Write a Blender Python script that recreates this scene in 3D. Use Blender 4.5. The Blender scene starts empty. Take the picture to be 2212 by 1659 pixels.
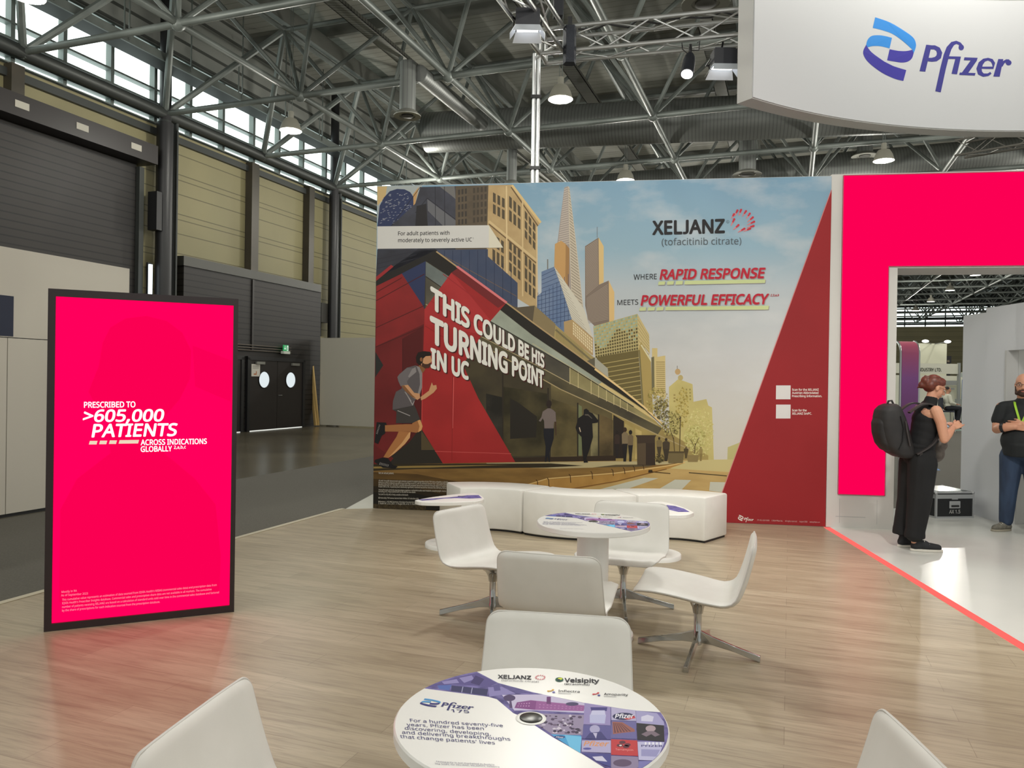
import bpy, bmesh, math, random
from mathutils import Vector, Matrix
random.seed(7)
PI = math.pi
SC = bpy.context.scene
COL = SC.collection

# ------------------------------------------------------------------ camera
FPX = 1650.0
RHO, PITCH, CAMZ = 0.0155, 0.0039, 1.6
def _cam_axes():
    F = Vector((0, math.cos(PITCH), -math.sin(PITCH)))
    r0 = Vector((1, 0, 0)); u0 = Vector((0, math.sin(PITCH), math.cos(PITCH)))
    R = math.cos(RHO) * r0 + math.sin(RHO) * u0
    U = -math.sin(RHO) * r0 + math.cos(RHO) * u0
    return R, U, F
CR, CU, CF = _cam_axes()
EYE = Vector((0, 0, CAMZ))
cam = bpy.data.cameras.new('camera'); camo = bpy.data.objects.new('camera', cam)
COL.objects.link(camo); SC.camera = camo
cam.sensor_width = 36.0; cam.lens = FPX / 2212.0 * 36.0; cam.clip_end = 400; cam.clip_start = 0.05
camo.matrix_world = Matrix(((CR.x, CU.x, -CF.x, EYE.x), (CR.y, CU.y, -CF.y, EYE.y), (CR.z, CU.z, -CF.z, EYE.z), (0, 0, 0, 1)))
def ray(u, v):
    return CR * ((u - 1106.0) / FPX) + CU * ((829.5 - v) / FPX) + CF
def on_z(u, v, z=0.0):
    d = ray(u, v); t = (z - CAMZ) / d.z
    return EYE + d * t
def on_plane(u, v, p, n):
    d = ray(u, v); t = (p - EYE).dot(n) / d.dot(n)
    return EYE + d * t
def at_y(u, v, Y):
    d = ray(u, v); return EYE + d * (Y / d.y)

# ------------------------------------------------------------------ world, view
SC.view_settings.view_transform = 'Standard'; SC.view_settings.look = 'None'
SC.view_settings.exposure = 0.0; SC.view_settings.gamma = 1.0; SC.view_settings.use_curve_mapping = False
w = bpy.data.worlds.new('hall_air'); SC.world = w; w.use_nodes = True
w.node_tree.nodes['Background'].inputs[0].default_value = (0.80, 0.84, 0.80, 1)
w.node_tree.nodes['Background'].inputs[1].default_value = 0.55

# hall frame: l across, m along; 20 degrees off the camera axis
CA, SA = math.cos(math.radians(20)), math.sin(math.radians(20))
def H(l, m, z=0.0): return Vector((l * CA + m * SA, -l * SA + m * CA, z))

# ------------------------------------------------------------------ booth lights: two truss floods, and added unseen wash lights without lamp bodies
def spot(name, loc, aim, power, size=55, blend=0.6, rad=0.12, col=(1, 0.97, 0.92)):
    L = bpy.data.lights.new(name, 'SPOT'); L.energy = power; L.spot_size = math.radians(size); L.spot_blend = blend
    L.shadow_soft_size = rad; L.color = col
    o = bpy.data.objects.new(name, L); COL.objects.link(o); o.location = loc
    o.rotation_euler = (Vector(aim) - Vector(loc)).to_track_quat('-Z', 'Y').to_euler(); return o
spot('flood_light_seating', (0.22, 8.3, 5.30), (0.5, 4.6, 0.2), 370, 80, 0.9, 0.18)
spot('flood_light_right', (2.35, 8.9, 5.15), (1.7, 5.0, 0.2), 240, 75, 0.9, 0.18)
spot('unseen_wash_mural', (0.2, 3.2, 5.6), (0.6, 9.2, 1.9), 470, 75, 0.8, 0.2, (1, 0.96, 0.88))
spot('unseen_wash_arch', (3.0, 2.8, 5.6), (4.3, 6.4, 0.4), 640, 70, 0.8, 0.2, (1, 0.97, 0.93))
spot('unseen_wash_sign', (1.2, 1.0, 5.9), (4.6, 8.7, 5.4), 260, 60, 0.8, 0.2, (1, 0.98, 0.97))
spot('unseen_wash_lounge', (2.6, -0.6, 5.6), (0.6, 4.2, 0.4), 180, 80, 0.9, 0.2, (1, 0.96, 0.90))

# ------------------------------------------------------------------ materials
def lin(c):
    o = []
    for x in c[:3]:
        x = x / 255.0
        o.append(x / 12.92 if x <= 0.04045 else ((x + 0.055) / 1.055) ** 2.4)
    return (o[0], o[1], o[2], 1.0)
MATS = {}
def mat(key, rgb=None, rough=0.6, metal=0.0, spec=0.5, emit=None, es=0.0, coat=0.0):
    if key in MATS: return MATS[key]
    m = bpy.data.materials.new(key); m.use_nodes = True; MATS[key] = m
    b = m.node_tree.nodes['Principled BSDF']
    b.inputs['Base Color'].default_value = lin(rgb or (128, 128, 128))
    b.inputs['Roughness'].default_value = rough; b.inputs['Metallic'].default_value = metal
    b.inputs['Specular IOR Level'].default_value = spec; b.inputs['Coat Weight'].default_value = coat
    if emit is not None:
        b.inputs['Emission Color'].default_value = (emit[0], emit[1], emit[2], 1); b.inputs['Emission Strength'].default_value = es
    return m
def nodes(m): return m.node_tree.nodes, m.node_tree.links, m.node_tree.nodes['Principled BSDF']
def add_noise(m, c2, scale=6.0, detail=4.0, stretch=(1, 1, 1), amount=1.0, bump=0.0, coord='Object', lo=0.35, hi=0.65):
    """mix the base colour towards c2 by a noise pattern, optional bump"""
    N, L, B = nodes(m)
    tc = N.new('ShaderNodeTexCoord'); mp = N.new('ShaderNodeMapping'); mp.inputs['Scale'].default_value = stretch
    nz = N.new('ShaderNodeTexNoise'); nz.inputs['Scale'].default_value = scale; nz.inputs['Detail'].default_value = detail
    L.new(tc.outputs[coord], mp.inputs[0]); L.new(mp.outputs[0], nz.inputs['Vector'])
    r = N.new('ShaderNodeMapRange'); r.inputs[1].default_value = lo; r.inputs[2].default_value = hi
    r.inputs[3].default_value = 0; r.inputs[4].default_value = amount; L.new(nz.outputs[0], r.inputs[0])
    mx = N.new('ShaderNodeMix'); mx.data_type = 'RGBA'
    c1 = B.inputs['Base Color'].default_value[:]
    if B.inputs['Base Color'].is_linked:
        L.new(B.inputs['Base Color'].links[0].from_socket, mx.inputs['A'])
    else: mx.inputs['A'].default_value = c1
    mx.inputs['B'].default_value = lin(c2); L.new(r.outputs[0], mx.inputs[0]); L.new(mx.outputs['Result'], B.inputs['Base Color'])
    if bump:
        bp = N.new('ShaderNodeBump'); bp.inputs['Strength'].default_value = bump; bp.inputs['Distance'].default_value = 0.01
        L.new(nz.outputs[0], bp.inputs['Height']); L.new(bp.outputs[0], B.inputs['Normal'])
    return m
def add_grooves(m, c2, period, axis=2, width=0.06, bump=0.4, irregular=False):
    """thin dark joints every `period` metres along one object axis"""
    N, L, B = nodes(m)
    tc = N.new('ShaderNodeTexCoord'); sp = N.new('ShaderNodeSeparateXYZ'); L.new(tc.outputs['Object'], sp.inputs[0])
    def line(per, off, wd):
        a = N.new('ShaderNodeMath'); a.operation = 'ADD'; a.inputs[1].default_value = off; L.new(sp.outputs[axis], a.inputs[0])
        d = N.new('ShaderNodeMath'); d.operation = 'DIVIDE'; d.inputs[1].default_value = per; L.new(a.outputs[0], d.inputs[0])
        f = N.new('ShaderNodeMath'); f.operation = 'FRACT'; L.new(d.outputs[0], f.inputs[0])
        g = N.new('ShaderNodeMath'); g.operation = 'LESS_THAN'; g.inputs[1].default_value = wd; L.new(f.outputs[0], g.inputs[0]); return g
    g = line(period, 50.0, width)
    if irregular:
        g2 = line(period * 2.0, 50.0 + period * 0.28, width * 0.5)
        mxx = N.new('ShaderNodeMath'); mxx.operation = 'MAXIMUM'; L.new(g.outputs[0], mxx.inputs[0]); L.new(g2.outputs[0], mxx.inputs[1]); g = mxx
    mx = N.new('ShaderNodeMix'); mx.data_type = 'RGBA'
    if B.inputs['Base Color'].is_linked: L.new(B.inputs['Base Color'].links[0].from_socket, mx.inputs['A'])
    else: mx.inputs['A'].default_value = B.inputs['Base Color'].default_value[:]
    mx.inputs['B'].default_value = lin(c2); L.new(g.outputs[0], mx.inputs[0]); L.new(mx.outputs['Result'], B.inputs['Base Color'])
    if bump:
        inv = N.new('ShaderNodeMath'); inv.operation = 'SUBTRACT'; inv.inputs[0].default_value = 1; L.new(g.outputs[0], inv.inputs[1])
        bp = N.new('ShaderNodeBump'); bp.inputs['Strength'].default_value = bump; bp.inputs['Distance'].default_value = 0.01
        L.new(inv.outputs[0], bp.inputs['Height']); L.new(bp.outputs[0], B.inputs['Normal'])
    return m
def glow(key, rgbl, s):
    m = mat(key, (0, 0, 0), 0.7, 0, 0.0, emit=rgbl, es=s)
    return m

# ------------------------------------------------------------------ mesh builder
class MB:
    def __init__(s): s.v = []; s.f = []; s.m = []
    def add(s, vs, fs, mi=0):
        o = len(s.v); s.v += [tuple(p) for p in vs]; s.f += [tuple(i + o for i in f) for f in fs]; s.m += [mi] * len(fs); return s
    def box(s, c, d, rz=0.0, mi=0, M=None):
        x, y, z = d[0] / 2, d[1] / 2, d[2] / 2
        R = M or Matrix.Rotation(rz, 3, 'Z'); c = Vector(c)
        vs = [c + R @ Vector((i * x, j * y, k * z)) for i in (-1, 1) for j in (-1, 1) for k in (-1, 1)]
        return s.add(vs, [(0, 1, 3, 2), (4, 6, 7, 5), (0, 4, 5, 1), (2, 3, 7, 6), (0, 2, 6, 4), (1, 5, 7, 3)], mi)
    def hbox(s, l0, l1, m0, m1, z0, z1, mi=0):
        vs = [H(l, m, z) for l in (l0, l1) for m in (m0, m1) for z in (z0, z1)]
        return s.add(vs, [(0, 1, 3, 2), (4, 6, 7, 5), (0, 4, 5, 1), (2, 3, 7, 6), (0, 2, 6, 4), (1, 5, 7, 3)], mi)
    def tube(s, p0, p1, r0, r1=None, n=10, mi=0, caps=True):
        p0, p1 = Vector(p0), Vector(p1); r1 = r0 if r1 is None else r1
        d = (p1 - p0).normalized(); a = d.orthogonal().normalized(); b = d.cross(a)
        vs = []
        for p, r in ((p0, r0), (p1, r1)):
            for i in range(n):
                t = 2 * PI * i / n; vs.append(p + a * (r * math.cos(t)) + b * (r * math.sin(t)))
        fs = [(i, (i + 1) % n, n + (i + 1) % n, n + i) for i in range(n)]
        if caps: fs += [tuple(range(n - 1, -1, -1)), tuple(range(n, 2 * n))]
        return s.add(vs, fs, mi)
    def path(s, pts, r, n=8, mi=0, closed=False):
        pts = [Vector(p) for p in pts]; k = len(pts); vs = []
        prev = None
        for i, p in enumerate(pts):
            if closed: d = (pts[(i + 1) % k] - pts[i - 1]).normalized()
            else: d = (pts[min(i + 1, k - 1)] - pts[max(i - 1, 0)]).normalized()
            if prev is None: a = d.orthogonal().normalized()
            else:
                a = prev - d * prev.dot(d)
                a = a.normalized() if a.length > 1e-6 else d.orthogonal().normalized()
            prev = a; b = d.cross(a); rr = r[i] if isinstance(r, (list, tuple)) else r
            for j in range(n):
                t = 2 * PI * j / n; vs.append(p + a * (rr * math.cos(t)) + b * (rr * math.sin(t)))
        fs = []
        for i in range(k if closed else k - 1):
            i2 = (i + 1) % k
            for j in range(n): fs.append((i * n + j, i * n + (j + 1) % n, i2 * n + (j + 1) % n, i2 * n + j))
        if not closed: fs += [tuple(range(n - 1, -1, -1)), tuple(range((k - 1) * n, k * n))]
        return s.add(vs, fs, mi)
    def lathe(s, prof, c=(0, 0, 0), n=32, mi=0):
        c = Vector(c); vs = []; fs = []; k = len(prof)
        for i in range(n):
            t = 2 * PI * i / n
            for r, z in prof: vs.append(c + Vector((r * math.cos(t), r * math.sin(t), z)))
        for i in range(n):
            i2 = (i + 1) % n
            for j in range(k - 1):
                fs.append((i * k + j, i2 * k + j, i2 * k + j + 1, i * k + j + 1))
        if prof[0][0] > 1e-5: fs.append(tuple(i * k for i in range(n - 1, -1, -1)))
        if prof[-1][0] > 1e-5: fs.append(tuple(i * k + k - 1 for i in range(n)))
        return s.add(vs, fs, mi)
    def ball(s, c, r, n=12, m=8, mi=0, M=None):
        c = Vector(c); rr = (r, r, r) if not isinstance(r, (tuple, list)) else r; R = M or Matrix.Identity(3)
        vs = []; fs = []
        for j in range(m + 1):
            ph = PI * j / m
            for i in range(n):
                t = 2 * PI * i / n
                vs.append(c + R @ Vector((rr[0] * math.sin(ph) * math.cos(t), rr[1] * math.sin(ph) * math.sin(t), rr[2] * math.cos(ph))))
        for j in range(m):
            for i in range(n): fs.append((j * n + i, (j + 1) * n + i, (j + 1) * n + (i + 1) % n, j * n + (i + 1) % n))
        return s.add(vs, fs, mi)
    def loft(s, rings, hw, n=36, e=3.2, mi=0):
        """rings (z, centre x, half depth, width scale) of superellipses"""
        vs = []; k = len(rings)
        for z, cx, rx, ws in rings:
            for i in range(n):
                t = 2 * PI * i / n; c, q = math.cos(t), math.sin(t)
                vs.append((cx + rx * math.copysign(abs(c) ** (2 / e), c), hw * ws * math.copysign(abs(q) ** (2 / e), q), z))
        fs = []
        for j in range(k - 1):
            for i in range(n): fs.append((j * n + i, j * n + (i + 1) % n, (j + 1) * n + (i + 1) % n, (j + 1) * n + i))
        fs += [tuple(range(n - 1, -1, -1)), tuple(range((k - 1) * n, k * n))]
        return s.add(vs, fs, mi)
    def prism(s, pts, z0, z1, mi=0):
        n = len(pts); vs = [(p[0], p[1], z0) for p in pts] + [(p[0], p[1], z1) for p in pts]
        fs = [tuple(range(n - 1, -1, -1)), tuple(range(n, 2 * n))] + [(i, (i + 1) % n, n + (i + 1) % n, n + i) for i in range(n)]
        return s.add(vs, fs, mi)
    def build(s, name, m, parent=None, smooth=False, loc=None, rz=0.0, bevel=0.0, world=False, fix=True, sub=0):
        me = bpy.data.meshes.new(name); me.from_pydata(s.v, [], s.f)
        for x in (m if isinstance(m, (list, tuple)) else [m]): me.materials.append(x)
        me.polygons.foreach_set('material_index', s.m)
        if fix or bevel:
            bm = bmesh.new(); bm.from_mesh(me)
            if bevel:
                bmesh.ops.remove_doubles(bm, verts=bm.verts, dist=1e-5)
            if fix: bmesh.ops.recalc_face_normals(bm, faces=bm.faces)
            if bevel:
                es = [e for e in bm.edges if len(e.link_faces) == 2 and e.calc_face_angle(0) > 0.5]
                bmesh.ops.bevel(bm, geom=es, offset=bevel, segments=2, affect='EDGES', profile=0.5)
            bm.to_mesh(me); bm.free()
        if smooth:
            me.polygons.foreach_set('use_smooth', [True] * len(me.polygons))
            try: me.set_sharp_from_angle(angle=math.radians(42))
            except Exception: pass
        o = bpy.data.objects.new(name, me); COL.objects.link(o)
        if sub:
            md = o.modifiers.new('subdivision', 'SUBSURF'); md.levels = sub; md.render_levels = sub
        if parent is not None:
            o.parent = parent
            if world: o.matrix_parent_inverse = full_matrix(parent).inverted()
        if loc is not None: o.location = loc; o.rotation_euler = (0, 0, rz)
        return o
def full_matrix(o):
    M = Matrix.LocRotScale(o.location, o.rotation_euler, o.scale)
    return full_matrix(o.parent) @ o.matrix_parent_inverse @ M if o.parent else M
def tag(o, label, cat, group=None, kind=None):
    o['label'] = label; o['category'] = cat
    if group: o['group'] = group
    if kind: o['kind'] = kind
    return o
def thing(name, label, cat, loc=(0, 0, 0), rz=0.0, group=None):
    o = bpy.data.objects.new(name, None); COL.objects.link(o); o.location = loc; o.rotation_euler = (0, 0, rz)
    o.empty_display_size = 0.1
    return tag(o, label, cat, group)
def struct(o, label=None, cat=None):
    o['kind'] = 'structure'
    if label: o['label'] = label
    if cat: o['category'] = cat
    return o
def copy_tree(o, parent=None):
    c = o.copy(); COL.objects.link(c)
    if parent is not None: c.parent = parent; c.matrix_parent_inverse = o.matrix_parent_inverse.copy()
    for ch in list(o.children): copy_tree(ch, c)
    return c

# ------------------------------------------------------------------ printing: flat polygons and lettering on a surface
_glyph = {}
FONT = None
try:
    import os
    FONT = bpy.data.fonts.load(os.path.join(bpy.utils.system_resource('DATAFILES'), 'fonts', 'NotoSansMath-Regular.woff2'))
except Exception: FONT = None
GS = 1.0
def glyphs(text, bold, res=3):
    """outline of a line of lettering as flat mesh data; bold thickens it by laying shifted copies over each other"""
    k = (text, bold, res)
    if k in _glyph: return _glyph[k]
    cu = bpy.data.curves.new('type', 'FONT'); cu.body = text; cu.size = 1.0; cu.resolution_u = res; cu.fill_mode = 'FRONT'
    if FONT: cu.font = FONT
    ob = bpy.data.objects.new('type', cu); COL.objects.link(ob)
    dg = bpy.context.evaluated_depsgraph_get(); dg.update()
    me = bpy.data.meshes.new_from_object(ob.evaluated_get(dg))
    V = [v.co * GS for v in me.vertices]; F = [tuple(p.vertices) for p in me.polygons]
    bpy.data.objects.remove(ob); bpy.data.curves.remove(cu); bpy.data.meshes.remove(me)
    if 'J' in text and '(' not in text and V:
        par = list(range(len(V)))
        def root(i):
            while par[i] != i: par[i] = par[par[i]]; i = par[i]
            return i
        for f in F:
            for i in f[1:]: par[root(i)] = root(f[0])
        comp = {}
        for i in range(len(V)): comp.setdefault(root(i), []).append(i)
        for ids in comp.values():
            lo, hi = min(V[i].y for i in ids), max(V[i].y for i in ids)
            if lo < -.1 and hi > .6:
                for i in ids: V[i].y = (V[i].y - lo) / (hi - lo) * hi
                jc = sum(V[i].x for i in ids) / len(ids)
                for o_ in comp.values():
                    if sum(V[i].x for i in o_) / len(o_) >= jc:
                        for i in o_: V[i].x += .15
    if bold > 0.008:
        V0, F0 = V, F; V, F = [], []
        for t in range(9):
            d = Vector((0, 0, 0)) if t == 8 else Vector((math.cos(t * PI / 4), math.sin(t * PI / 4), 0)) * bold
            d.z = t + 1.0
            F += [tuple(i + len(V) for i in f) for f in F0]; V = V + [p + d for p in V0]
    _glyph[k] = (V, F); return V, F
GS = 0.69 / max(p.y for p in glyphs('H', 0)[0]); _glyph.clear(); CAP = 0.69
class Art:
    """polygons in photograph pixels laid onto a real surface by surf(u, v, lift)"""
    def __init__(s, surf, step=0.0004, lift=0.0006):
        s.surf = surf; s.step = step; s.lift = lift; s.mb = MB(); s.mats = []
    def mi(s, m):
        if m not in s.mats: s.mats.append(m)
        return s.mats.index(m)
    def up(s): s.lift += s.step
    def poly(s, pts, m, up=True):
        s.mb.add([s.surf(p[0], p[1], s.lift) for p in pts], [tuple(range(len(pts)))], s.mi(m))
        if up: s.up()
    def line(s, a, b, w, m, up=False):
        a, b = Vector(a), Vector(b); d = (b - a).normalized(); n = Vector((-d.y, d.x)) * (w / 2)
        s.poly([a + n, b + n, b - n, a - n], m, up)
    def pline(s, pts, w, m):
        for a, b in zip(pts[:-1], pts[1:]): s.line(a, b, w, m)
        s.up()
    def disc(s, c, rx, ry, m, n=20, up=False):
        s.poly([(c[0] + rx * math.cos(2 * PI * i / n), c[1] + ry * math.sin(2 * PI * i / n)) for i in range(n)], m, up)
    def grid(s, q, nx, ny, fx, fy, m, skip=None):
        """nx x ny cells inside quad TL,TR,BR,BL, each filling fx x fy of its pitch"""
        q = [Vector(p) for p in q]
        def at(a, b): return (q[0] * (1 - a) + q[1] * a) * (1 - b) + (q[3] * (1 - a) + q[2] * a) * b
        for i in range(nx):
            for j in range(ny):
                if skip and skip(i, j): continue
                a0, a1 = (i + 0.5 - fx / 2) / nx, (i + 0.5 + fx / 2) / nx; b0, b1 = (j + 0.5 - fy / 2) / ny, (j + 0.5 + fy / 2) / ny
                s.poly([at(a0, b0), at(a1, b0), at(a1, b1), at(a0, b1)], m, False)
        s.up()
    def text(s, t, a, b, ca, cb, m, bold=0.0, shear=0.0, res=3, up=True):
        """lettering with its baseline from pixel a to b and cap heights ca (left) and cb (right), pixels upwards"""
        V, F = glyphs(t, bold, res)
        if not V: return
        xs = [p.x + shear * p.y for p in V]; x0, x1 = min(xs), max(xs)
        a, b = Vector(a), Vector(b); out = []
        for p in V:
            x = (p.x + shear * p.y - x0) / (x1 - x0); y = p.y / CAP
            k = (x / cb) / ((1 - x) / ca + x / cb)          # spacing as the line recedes
            q = a.lerp(b, k); hgt = ca + (cb - ca) * k
            out.append(s.surf(q.x, q.y - p.y / CAP * hgt, s.lift + p.z * s.step * .3))
        s.mb.add(out, F, s.mi(m))
        if up: s.up()
    def build(s, name, parent=None, world=True):
        o = s.mb.build(name, s.mats, parent, world=world, fix=False); return o
def Z(s, ox, oy, *pts): return [(ox + p[0] / s, oy + p[1] / s) for p in pts]
# ------------------------------------------------------------------ the setting: hall
M_steel = add_noise(mat('painted_steel_grey', (120, 126, 122), 0.45, 0.2), (98, 104, 100), 1.2)
M_steel_d = mat('painted_steel_dark', (60, 63, 61), 0.5, 0.2)
M_black = mat('black_paint', (26, 26, 28), 0.45)
M_brown = add_grooves(add_noise(mat('brown_ribbed_cladding', (38, 34, 31), 0.5, 0.2), (33, 30, 29), 0.6), (9, 8, 8), 0.17, 2, 0.2)
M_brown_f = mat('brown_door_paint', (33, 28, 27), 0.45)
M_beige = add_grooves(add_noise(mat('beige_wall_cassettes', (140, 133, 98), 0.6), (130, 124, 92), 0.4), (98, 92, 66), 0.55, 2, 0.05, 0.5, True)
M_ceil = add_grooves(add_noise(mat('roof_deck', (146, 146, 136), 0.8), (134, 134, 126), 0.5), (118, 118, 110), 0.30, 1, 0.12, 0.3)
M_conc = add_noise(mat('dark_polished_concrete', (108, 101, 84), 0.24), (82, 76, 64), 0.5, 6, (1, 1, 1), 0.8)
M_carpet = add_noise(mat('grey_fair_carpet', (98, 95, 87), 0.95), (88, 85, 78), 60)
M_white = mat('white_booth_paint', (222, 221, 216), 0.55)
M_pane = glow('daylight_pane', (0.86, 1.0, 0.96), 3.4)
M_alu = mat('aluminium', (205, 207, 208), 0.28, 0.9)
M_duct = add_grooves(mat('spiral_duct_steel', (126, 129, 126), 0.46, 0.5), (110, 112, 110), 0.10, 0, 0.3, 0.2)
M_frame = mat('window_frame_grey', (96, 104, 100), 0.5)
M_rubber = mat('dark_rubber', (30, 30, 32), 0.6)

M_purlin = mat('purlin_grey', (104, 106, 100), 0.6)
FZ = -0.08
f = MB(); f.hbox(-16.3, -8.5, -6, 95, FZ - 0.3, FZ); struct(f.build('floor', M_conc))
f = MB(); f.hbox(-8.5, 60, 9.2, 95, FZ - 0.3, FZ); f.hbox(-8.5, -5.1, -6, 9.2, FZ - 0.3, FZ); struct(f.build('floor_aisle_carpet', M_carpet))
# wooden platform of the booth with its metal edge
M0 = on_z(806, 1098); M1 = on_z(1783, 1138)
MD = (M1 - M0); MLEN = MD.length; MD.normalize(); MN = Vector((-MD.y, MD.x, 0)); MN = MN if MN.y < 0 else -MN   # mural direction, normal to camera
S0 = on_z(1779, 1139); S1 = on_z(2212, 1407)
SDIR = (S1 - S0).normalized(); SP = SDIR.cross(Vector((0, 0, 1)))
SP = SP if SP.x > 0 else -SP
N, L_, B = None, None, None
def wood():
    m = mat('grey_oak_planks', (176, 159, 132), 0.36, 0, 0.5)
    N, L, B = nodes(m)
    tc = N.new('ShaderNodeTexCoord')
    br = N.new('ShaderNodeTexBrick'); br.offset = 0.37; br.inputs['Scale'].default_value = 1.0
    br.inputs['Brick Width'].default_value = 1.25; br.inputs['Row Height'].default_value = 0.19; br.inputs['Mortar Size'].default_value = 0.0012
    br.inputs['Color1'].default_value = lin((172, 158, 134)); br.inputs['Color2'].default_value = lin((158, 144, 120)); br.inputs['Mortar'].default_value = lin((120, 106, 86))
    br.inputs['Bias'].default_value = 0.0
    L.new(tc.outputs['Object'], br.inputs['Vector'])
    cur = br.outputs['Color']
    for sc, st, c2, lo, hi, am in ((1.0, (2.2, 26, 1), (118, 104, 84), 0.48, 0.72, 0.6), (1.0, (0.9, 9, 1), (188, 175, 150), 0.5, 0.72, 0.65), (1.0, (6, 90, 1), (130, 116, 96), 0.5, 0.7, 0.45)):
        mp = N.new('ShaderNodeMapping'); mp.inputs['Scale'].default_value = st; L.new(tc.outputs['Object'], mp.inputs[0])
        nz = N.new('ShaderNodeTexNoise'); nz.inputs['Scale'].default_value = sc; nz.inputs['Detail'].default_value = 5; nz.inputs['Distortion'].default_value = 0.6
        L.new(mp.outputs[0], nz.inputs['Vector'])
        r = N.new('ShaderNodeMapRange'); r.inputs[1].default_value = lo; r.inputs[2].default_value = hi; r.inputs[4].default_value = am; L.new(nz.outputs[0], r.inputs[0])
        mx = N.new('ShaderNodeMix'); mx.data_type = 'RGBA'; L.new(r.outputs[0], mx.inputs[0]); L.new(cur, mx.inputs['A']); mx.inputs['B'].default_value = lin(c2)
        cur = mx.outputs['Result']
    L.new(cur, B.inputs['Base Color'])
    return m
M_wood = wood()
# plank floor: polygon in hall coordinates (object rotated to the hall frame so planks run across it)
RZH = math.radians(-20)
def to_h(p): return (p.x * CA - p.y * SA, p.x * SA + p.y * CA)
sa = S0 - SDIR * 0.0; near = S0 + SDIR * 13
poly = [to_h(M0 + MN * -0.05 + MD * -0.05), to_h(S0 - SDIR * 0.05), to_h(near), (-5.1, -8.0), (-5.1, 8.06), (-4.55, 8.06)]
poly = [(-5.1, -8.0), to_h(near), to_h(S0), to_h(M1), to_h(M0), (-5.1, 8.1)]
b = MB(); b.prism(poly, FZ, 0.0)
o = b.build('floor_wood', M_wood); o.rotation_euler = (0, 0, RZH); struct(o)
b = MB(); b.box((-5.125, 0.05, 0.0), (0.05, 16.1, 0.012)); b.box((-5.165, 0.05, -0.03), (0.03, 16.1, 0.06)); b.box((-5.20, 0.05, -0.06), (0.04, 16.1, 0.03))
o = b.build('trim_1', mat('ribbed_floor_edge_metal', (196, 188, 166), 0.4, 0.3)); o.rotation_euler = (0, 0, RZH); struct(o)
# white floor: behind the mural's left end and right of the light strip
M_wfloor = add_noise(mat('glossy_white_floor', (214, 214, 208), 0.22, 0, 0.5), (205, 206, 200), 1.0)
b = MB(); q = [to_h(M0), to_h(M1), to_h(M1 - MN * 1.2), (-5.42, 9.3), (-5.1, 8.1)]
b.prism(q, FZ, -0.001)
wl = near + SP * 0.075
q2 = [to_h(S0 + SP * 0.075), to_h(wl), to_h(wl + SP * 9), to_h(S0 + SP * 9 - SDIR * 1.6), to_h(S0 + SP * 2.05 - SDIR * 1.75), to_h(M1 - MN * 1.2)]
b.prism(q2, FZ, 0.0)
o = b.build('floor_white', M_wfloor); o.rotation_euler = (0, 0, RZH); struct(o)
# light strip let into the floor
b = MB(); A_ = S0 - SP * 0.0; Bq = near
b.add([A_ + Vector((0, 0, .002)), Bq + Vector((0, 0, .002)), Bq + SP * 0.075 + Vector((0, 0, .002)), A_ + SP * 0.075 + Vector((0, 0, .002))], [(0, 1, 2, 3)])
b.add([A_ + Vector((0, 0, -.05)), Bq + Vector((0, 0, -.05)), Bq + SP * 0.075 + Vector((0, 0, -.05)), A_ + SP * 0.075 + Vector((0, 0, -.05))], [(0, 1, 2, 3)])
b.f += [(0, 1, 5, 4), (1, 2, 6, 5), (2, 3, 7, 6), (3, 0, 4, 7)]; b.m += [0] * 4
tag(b.build('floor_light_strip', glow('coral_led_strip', (1.0, 0.145, 0.125), 1.15)), 'glowing coral light strip let into the floor between wood and white', 'light strip')

# walls of the hall
WL = -16.1
b = MB(); b.hbox(WL - 0.3, WL, -6, 95, FZ, 8.32)
struct(b.build('wall_left', M_beige))
b = MB(); b.hbox(WL - 0.3, WL, -6, 95, 10.45, 12.4); struct(b.build('wall_left_upper', add_grooves(mat('upper_wall_grey', (150, 152, 146), .6), (84, 86, 82), .42, 2, .22, .3)))
b = MB(); b.hbox(WL - 0.3, 62, 95, 95.3, FZ, 8.32); struct(b.build('wall_far', M_beige))
b = MB(); b.hbox(WL - 0.3, 62, 95, 95.3, 10.45, 12.4); struct(b.build('wall_far_upper', M_steel_d))
b = MB()
b.box((0, 0, 0), (79, 104, 0.1)); o = b.build('ceiling', M_ceil); o.location = H(23, 43.5, 12.35); o.rotation_euler = (0, 0, RZH); struct(o)
# clerestory windows, one to each 4 m bay
j = 0
for k in range(-3, 20):
    m0 = 15.9 + 4 * k; m1 = m0 + 4
    wnd = MB(); wnd.hbox(WL - 0.2, WL - 0.16, m0 + .02, m1 - .02, 8.34, 10.44)
    g = wnd.build('window_%d' % (j + 1), M_pane); struct(g)
    fr = MB()
    for mm in (m0 + 0.05, m0 + 1.33, m0 + 2.66): fr.hbox(WL - 0.16, WL + 0.02, mm - 0.05, mm + 0.05, 8.34, 10.44)
    for zz, hh in ((8.36, .03), (8.56, .12), (8.86, .12), (9.25, .05), (9.95, .05), (10.4, .06)): fr.hbox(WL - 0.16, WL + 0.05, m0, m1, zz - hh / 2, zz + hh / 2)
    fr.build('window_frame', M_frame, g, world=True)
    j += 1
for k in range(0, 13):
    l0 = WL + 6 * k
    wnd = MB(); wnd.hbox(l0 + .02, l0 + 5.98, 95.1, 95.14, 8.34, 10.44); g = wnd.build('window_%d' % (j + 1), M_pane); struct(g)
    fr = MB()
    for q in (0.05, 2, 4): fr.hbox(l0 + q - .06, l0 + q + .06, 94.95, 95.1, 8.34, 10.44)
    for zz, hh in ((8.6, .2), (9.25, .2), (9.95, .2)): fr.hbox(l0, l0 + 6, 94.95, 95.1, zz - hh / 2, zz + hh / 2)
    fr.build('window_frame', M_steel_d, g, world=True)
    j += 1
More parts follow.
